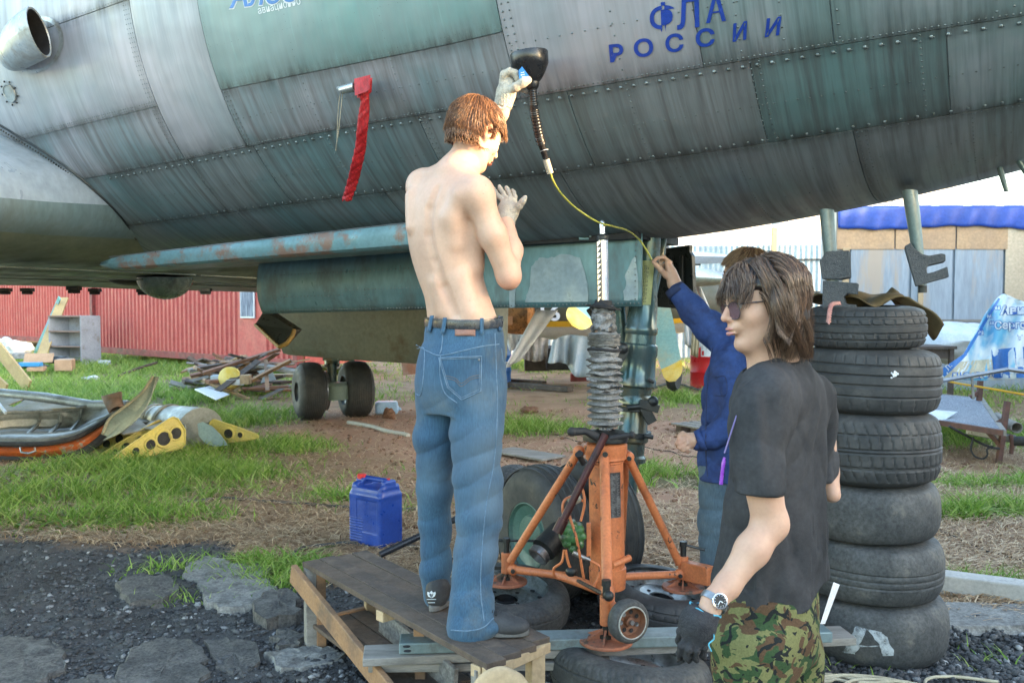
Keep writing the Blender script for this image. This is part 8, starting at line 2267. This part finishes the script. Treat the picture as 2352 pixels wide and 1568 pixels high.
drape([(1592,712),(1612,715)],[(1586,815),(1604,822)],14.8,M('cloth_khaki',(.34,.30,.19),(.26,.22,.14),4,rough=.85),'khaki cloth hanging between white cloth and red barrel','cloth','cloth',.06,14)
drape([(1606,712),(1648,720)],[(1600,800),(1640,770)],15.4,mPlast,'second white cloth hanging above the red barrel','cloth','cloth',.08,14)
o=build('blue_bracket',MB().bar(W(1486,826,13),W(1522,792,13),.05,.05),M('bracket_blue',(.04,.3,.6),(.03,.25,.5),5));tag(o,'small blue steel bracket behind the gear leg','bracket')
o=build('cart_wheel',MB().lathe([(.10,-.05),(.26,-.07),(.30,0),(.26,.07),(.10,.05)],W(1548,855,14.2),(.9,-.4,0),30),mBlack);tag(o,'small black wheel behind the yellow propeller tip','wheel')
ghose([(1500,896),(1512,890),(1545,884),(1585,892),(1610,898),(1630,880)],.022,mHose,'black hose on the ground in front of the red barrel',lift=.02)
sheet([(920,822),(968,830),(976,856),(926,862)],15.5,M('rusty_sheet',(.42,.30,.26),(.38,.18,.12),5,rough=.7),'rusty pale metal sheet leaning behind the main wheels','metal sheet','metal_sheet',.03)
board(G(985,868,.08),G(1090,884,.08),.5,.12,mWoodG,'grey timber pallet stack half hidden behind the shirtless man','timber','timber')
# ---- fence, buildings, far wing
fn=thing('metal_fence','pale blue corrugated metal fence running behind the aircraft nose','fence',V(6,25,0))
mFen=M('fence_pale_blue',(.40,.50,.56),(.36,.46,.53),1,rough=.45,metal=.1)
for s0,s1 in((-2,4.6),(4.62,11.2),(11.22,20)):
 P=[];x=s0
 while x<s1:P+=[[list(V(xx,25+oo-(xx-5)*.12,.05)),list(V(xx,25+oo-(xx-5)*.12,3.12))]for xx,oo in((x,0),(x+.05,0),(x+.07,.03),(x+.12,.03))];x+=.14
 build('fence_sheet',MB().grid(P),mFen,fn,angle=20)
for z_ in(.9,1.85,2.72):
 build('fence_rail',MB().bar(V(-2,24.95+7*.12,z_),V(20,24.95-15*.12,z_),.03,.035),mDarkM,fn,smooth=False)
board(V(7.0,24.4,0),V(7.0,24.4,3.55),.12,.12,mWoodL,'bare wooden post standing before the metal fence','post','post',up=(0,1,0))
mBld=M('facade_pale',(.66,.66,.68),(.60,.61,.64),.1,rough=.8);mWin=M('window_glass_pale',(.36,.42,.50),(.42,.48,.55),1,rough=.3)
for i,(x0,w_,Y,h,n_w)in enumerate(((20,34,190,30,9),(62,40,210,44,10),(-30,42,230,34,10))):
 b_=thing('apartment_building',['pale apartment block behind the fence seen under the aircraft nose','taller pale apartment block right of the first one','pale apartment block mostly hidden behind the fuselage'][i],'building',V(x0+w_/2,Y,0))
 build('wall',MB().box((x0+w_/2,Y+6,h/2),(w_,12,h)),mBld,b_,smooth=False)
 build('roof',MB().box((x0+w_/2,Y+6,h+.4),(w_+1,13,.8)),mWh2,b_,smooth=False)
 base_w=MB().box((0,0,0),(1.5,.12,1.5));proto=None
 for r_ in range(int(h/3)):
  for c_ in range(n_w):
   p=V(x0+(c_+.5)*w_/n_w,Y-.03,1.8+r_*3)
   if r_>9:continue
   if proto is None:proto=build('window',base_w,mWin,None,smooth=False);o=proto
   else:o=proto.copy();COL.objects.link(o)
   o.parent=b_;o.location=p-b_.location
fwp=thing('light_aircraft_wing','white wing of a light aircraft showing above the blue jacket','wing',W(1640,592,17))
wa_=[]
for x,yt,yb,dy in((1560,577,605,0),(1620,579,606,.1),(1660,583,604,.2),(1700,590,600,.3)):
 wa_.append([list(W(x,yb,17+dy)),list(W(x,(yt+yb)/2-4,16.8+dy)),list(W(x,yt,17.2+dy)),list(W(x,yt+3,18.4+dy)),list(W(x,yb,17+dy))])
build('wing_skin',MB().grid(wa_),mWh2,fwp);build('hinge',MB().box(W(1602,606,17.2),(.10,.1,.06)),mDarkM,fwp)
build('strut',MB().cyl(W(1580,604,17.6),V(X_(1700,18),18.2,0),.05),mWh2,fwp)
# ---- shed at the right
shd=thing('shed','patched plywood shed with blue tarpaulin along its roof edge','shed',V(8.2,16,0))
SY=16.0
mPly=M('plywood',(.52,.34,.20),(.44,.29,.18),1.6,rough=.75,dirt=(.34,.24,.16),dsc=2,dlo=.5,dhi=.7);mPlyL=M('plywood_pale',(.62,.50,.36),(.55,.43,.30),1.6,rough=.75)
mGB=M('board_grey_blue',(.33,.38,.44),(.29,.34,.40),.8,rough=.6,dirt=(.40,.33,.27),dsc=.9,dlo=.50,dhi=.60,stretch=(1.6,1,.25))
def sp_(px0,px1,y0,y1,nm,mat,o_=0,th=.02,par=None):
 a,b=W(px0,y1,SY),W(px1,y0,SY);return build(nm,MB().box(((a.x+b.x)/2,SY-o_-th/2,(a.z+b.z)/2),(b.x-a.x,th,b.z-a.z)),mat,par or shd,smooth=False,bevel=.004)
build('body',MB().box((X_(1918,SY)+4.5,SY+.4,1.6),(9.0,.8,3.2)),mGB,shd,smooth=False)
for x0,x1 in((1920,2052),(2054,2192),(2194,2312)):sp_(x0,x1,512,573,'plywood_board',mPly,.035)
for x0,x1 in((1950,2086),(2089,2186),(2188,2302)):sp_(x0,x1,570,760,'wall_board',mGB,.02)
sp_(2303,2480,512,745,'plywood_board',mPlyL,.03);sp_(2482,2700,512,745,'plywood_board',mPly,.03)
for x_ in(2082,2108):pass
sp_(2104,2118,640,760,'batten',mWoodL,.05);sp_(1930,1948,570,780,'batten',mWoodL,.05)
sp_(2150,2330,733,739,'sill',mWoodG,.10,.08);sp_(2150,2330,742,746,'sill',mWoodG,.07,.05)
for x_ in range(1930,2300,45):
 c=W(x_,571+(x_%3)-1,SY-.03);build('nail',MB().cyl(c,c+V(0,-.02,0),.012,n=8),mSteel,shd)
n=150;P=[]
for i in range(n):
 x=lerp(X_(1916,SY),X_(2720,SY),i/(n-1));row=[]
 for j in range(8):
  t_=j/7;row.append([x,SY-.09-.012*sin(t_*pi)-.022*t_*sin(i*.8+2*t_)-.014*abs(sin(i*.23+1.5*t_)),lerp(3.22,2.84,t_)-.03*sin(i*.09)*t_-.01*sin(i*.5)*t_])
 P.append(row)
build('tarpaulin',MB().grid(P),mTarp,shd,solid=.008,angle=180);build('roof',MB().box((X_(1918,SY)+4.5,SY+.4,3.24),(9.1,1.0,.06)),mWh2,shd,smooth=False)
lump(V(X_(2170,13.6),13.6,.95),(.75,.6,.30),mPlast,'white sheet covered heap behind the tyre stack','covered goods','covered_goods',31,.22)
lump(V(X_(2240,14.2),14.2,.85),(.6,.6,.38),mPlast,'second white covered heap behind the banner','covered goods','covered_goods',33,.2)
tb_=thing('table','dark wooden table between tyre stack and banner','table',V(X_(2150,12.8),12.8,0))
tz=W(0,798,12.5).z;xa,xb=X_(2105,12.5),X_(2196,12.5)
build('table_top',MB().box(((xa+xb)/2,12.8,tz),(xb-xa,.7,.04)),mWoodDk,tb_,smooth=False,bevel=.004);build('apron',MB().box(((xa+xb)/2,12.52,tz-.09),(xb-xa-.06,.03,.13)),mWoodDk,tb_,smooth=False)
for x_ in(xa+.04,xb-.06):
 for y_ in(12.5,13.1):build('leg',MB().box((x_,y_,tz/2-.02),(.06,.06,tz)),mWoodDk,tb_,smooth=False)
 # ---- banner
mBan=NT('banner_vinyl');co=mBan.coords();cl_=mBan.ramp(mBan.noise(co,2.6,4,.6),[(.42,(.14,.42,.62)),(.58,(.66,.72,.74))]);mBan.set(color=cl_,rough=.45);mBan=mBan.m
mSand=M('banner_sand_print',(.50,.45,.32),(.58,.52,.38),3,rough=.5);mBanB=M('banner_blue_print',(.035,.17,.50),(.035,.15,.46),3,rough=.45);mOutl=M('print_outline_blue',(.03,.12,.42),(.03,.12,.42),3)
ban=thing('banner','pale blue printed advertising banner hung as a peak over the rack','banner',G(2280,980))
BY=9.6
def bz(x,y):return 9.6+.10*sin(x*.045)+.06*sin(x*.11+y*.03)+(y-680)*-.0012
def bp(x,y,o_=0):return W(x,y,bz(x,y)-o_)
lft=[(2304,675),(2290,684),(2262,722),(2238,768),(2214,812),(2186,834),(2155,852)]
def xl(y):return np.interp(y,[675,684,722,768,812,834,852,872],[2303,2290,2262,2238,2214,2186,2158,2160])
def xr(y):return np.interp(y,[675,684,700,760,872],[2309,2330,2368,2440,2470])
P=[]
for y in np.linspace(675,868,26):P.append([list(bp(x,y+(6*sin((x-2160)/190*pi)if y>860 else 0)))for x in np.linspace(float(xl(y)),float(xr(y)),44)])
build('banner_sheet',MB().grid(P),mBan,ban,solid=.004,angle=180)
def bpoly(pts,mat,nm,o_=.006,sub=10):
 mb=MB();a,b,c,d=pts
 P=[[list(bp(lerp(lerp(a[0],b[0],u),lerp(d[0],c[0],u),v_),lerp(lerp(a[1],b[1],u),lerp(d[1],c[1],u),v_),o_))for u in np.linspace(0,1,sub)]for v_ in np.linspace(0,1,sub)]
 return build(nm,mb.grid(P),mat,ban,angle=180)
bpoly([(2208,830),(2278,824),(2284,868),(2166,868)],mSand,'sand_print');bpoly([(2277,803),(2440,788),(2440,866),(2283,868)],mBanB,'blue_field',.007)
bpoly([(2293,684),(2298,686),(2220,815),(2213,812)],mBanB,'blue_edge',.007);bpoly([(2214,812),(2222,814),(2170,866),(2156,852)],mBanB,'blue_edge',.007)
def btext(txt,x0,y0,hpx,mat,bold,ang=0.0,wk=1.0,o_=.010,outline=None,nm='banner_lettering'):
 v,f=text_mesh(txt,1.0,bold)
 def put(v,o2,m):
  pts=[]
  for q in v:
   X=q[0]*hpx/.72*wk;Y=-q[1]*hpx/.72;pts.append(bp(x0+X*cos(ang)-Y*sin(ang),y0+X*sin(ang)+Y*cos(ang),o2))
  build(nm,MB().add(pts,f),m,ban,smooth=False)
 if outline:
  v2,f2=text_mesh(txt,1.0,bold+.045);ff_=f;f=f2;put(v2,o_-.002,outline);f=ff_
 put(v,o_,mat)
btext('“Авиа',2285,722,19,mWht,.03,-.02,1.15,outline=mOutl);btext('м.',2267,730,10,mWht,.02,-.05,outline=mOutl);btext('“Сергей',2273,756,18,mWht,.03,-.03,1.0,outline=mOutl)
btext('а',2247,769,17,mWht,.03,-.08,outline=mOutl);btext('т',2338,780,14,mWht,.03,0,1.0,outline=mOutl);btext('АВИА',2296,858,34,mWht,.02,-.03,1.0);btext('ЛЮДОЙ',2182,870,15,mBanB,.0,-.02,1.35)
btext('Л.',2178,852,12,mWht,.01,-.9)
o=build('galvanised_bar',MB().tube([W(2140,878,9.1),W(2240,861,9.15),W(2315,848,9.2),W(2400,860,9.2)],.022,4),mSteel);tag(o,'galvanised angle bar crossing in front of the banner foot','bar')
build('upright',MB().bar(W(2232,862,9.2),W(2236,916,9.2),.02,.02),mSteel,o,smooth=False)
o=build('yellow_cable',MB().tube([Vector(p)for p in smooth_curve([list(W(x,y,Y))for x,y,Y in((2140,862,9.8),(2190,878,9.7),(2250,888,9.6),(2320,900,9.5),(2420,918,9.5))],20)],.011,8),M('cable_yellow',(.75,.42,.03),(.7,.4,.03),9));tag(o,'yellow cable running under the banner','cable')
mRustP=M('rusty_steel_brown',(.14,.065,.05),(.09,.05,.045),8,rough=.75)
rk=thing('steel_rack','rusty steel rack with a grey net top behind the tyre stack','rack',G(2290,1060))
A0,B0,C0,D0=G(2120,964,.36),G(2305,994,.36),G(2254,918,.36),G(2110,904,.36)
mNet=NT('net_grey');nco=mNet.coords(None,(1,1.0,1));mNet.set(color=mNet.ramp(mNet.noise(nco,70,4,.7),[(.42,(.05,.055,.07)),(.62,(.34,.38,.44))]),rough=.5);mNet=mNet.m
gx=[]
for u in np.linspace(0,1,14):gx.append([list(A0 .lerp(B0,u).lerp(D0 .lerp(C0,u),v_)+V(0,0,.02-.03*sin(pi*v_)*sin(pi*u)))for v_ in np.linspace(0,1,10)])
build('net',MB().grid(gx),mNet,rk,solid=.006)
for a,b in((A0,B0),(B0,C0),(C0,D0)):build('frame_bar',MB().bar(a,b,.045,.05),mRustP if a is A0 else mWoodG,rk,smooth=False)
build('post',MB().bar(W(2314,921,8.6),W(2293,1066,8.6),.045,.045,up=(0,1,0)),mRustP,rk,smooth=False);build('post',MB().bar(W(2252,871,10.6),W(2249,920,10.6),.05,.05,up=(0,1,0)),mRustP,rk,smooth=False)
build('brace',MB().bar(W(2308,962,8.6),W(2268,985,8.75),.03,.04),mRustP,rk,smooth=False);build('brace',MB().bar(W(2270,992,8.7),W(2298,1022,8.6),.03,.04),mRustP,rk,smooth=False);build('brace',MB().bar(W(2250,898,10.6),W(2230,912,10.6),.04,.04),mRustP,rk,smooth=False)
o=sheet([(2135,940),(2200,945),(2165,966),(2125,962)],[9.2,9.3,8.8,8.7],mPlast,'clear plastic sheet lying on the grey net of the rack','plastic sheet','plastic_sheet',.01)
o=build('black_tube',MB().tube([Vector(p)for p in smooth_curve([list(W(x,y,8.5))for x,y in((2180,978),(2225,1003),(2270,1025),(2296,1030))],16)],.012,7),mBlack);tag(o,'black tube running below the rack','tube')
o=build('cable_loop',MB().tube([Vector(p)for p in smooth_curve([list(W(x,y,8.45))for x,y in((2236,1003),(2230,1030),(2240,1048),(2258,1053),(2268,1044),(2267,1032),(2280,1024))],30)],.009,7),mBlack);tag(o,'loop of black cable hanging under the rack','cable')
o=build('trailer_hitch',MB().bar(W(2222,988,9.0),W(2330,1008,8.7),.10,.07),mSteel,None,smooth=False,bevel=.01);tag(o,'grey steel trailer hitch lying under the rack','trailer hitch')
build('chain',MB().tube([W(2322,998,8.62),W(2326,1020,8.62),W(2322,1042,8.62)],[.018,.022,.018],6),mRustP,o)
o=build('steel_pipe',MB().tube([W(2290,958,9.4),W(2312,972,9.0),W(2336,982,8.7)],[.05,.05,.05],16,caps=False),mWoodG,None,solid=.008);tag(o,'grey open steel pipe behind the rack post','pipe')
o=build('drawbar',MB().cyl(W(2330,1012,8.4),W(2420,1016,8.2),.045),mBlack);tag(o,'black drawbar entering from the right edge','drawbar')
# ---- olive cloth and pink rag on the tyre stack
def on_stack(label):pass
mOlv=M('cloth_olive',(.16,.115,.055),(.12,.09,.045),4,rough=.9,dirt=(.20,.15,.09),dsc=5)
tz_=1.497;P=[]
for i in range(34):
 u=i/33;row=[]
 for j in range(14):
  v_=j/13;x=lerp(sx(1856),sx(2186),u);y=lerp(4.00,4.22,v_)
  h=.028+.022*sin(u*9+v_*3)+.012*sin(u*21+v_*5)+.012*sin(v_*9);h*=sin(min(1,u*6)*pi/2)
  over=max(0,x-sx(2105));z=tz_+h-1.15*over**1.15-(.0 if over==0 else .03*sin(v_*6));row.append([x-.25*over*0,y+.02*sin(u*12),z])
 P.append(row)
o=build('olive_cloth',MB().grid(P),mOlv,None,solid=.006,angle=180);tag(o,'olive canvas cloth lying over the top tyre and hanging off its right side','cloth')
mPink=M('rag_pink',(.55,.28,.24),(.45,.2,.18),12,rough=.9,bump=.6,bsc=60)
pts=smooth_curve([[sx(1862),3.70,1.43],[sx(1868),3.72,1.47],[sx(1880),3.76,1.502],[sx(1904),3.80,1.508]],40)
P=[]
for i,q in enumerate(pts):P.append([list(Vector(q)+V(cos(a)*.008,sin(a)*.008,sin(a)*.007)*(1+.35*sin(3*a+i*1.9)))for a in np.linspace(0,2*pi,12)])
o=build('pink_rag',MB().grid(P),mPink,None,angle=180);tag(o,'frayed pink knitted rag on the left edge of the top tyre','rag')
# ---- unseen buildings added on the sun side to block the low sun
st=thing('sun_block_building','long low unseen building added right of the yard to block the sun','building',V(11,-5,0))
build('wall',MB().box((12,-6,1.62),(6,36,3.24)),mBld,st,smooth=False);build('roof',MB().box((12,-6,3.27),(6.3,36.3,.08)),mGB,st,smooth=False)
st=thing('sun_block_building','taller unseen building added further right to keep sun off the shed','building',V(19,9,0))  # second unseen block, added so the low sun misses the shed
build('wall',MB().box((20,6.6,2.3),(6,16,4.6)),mBld,st,smooth=False);build('roof',MB().box((20,6.6,4.65),(6.3,16.3,.1)),mGB,st,smooth=False)
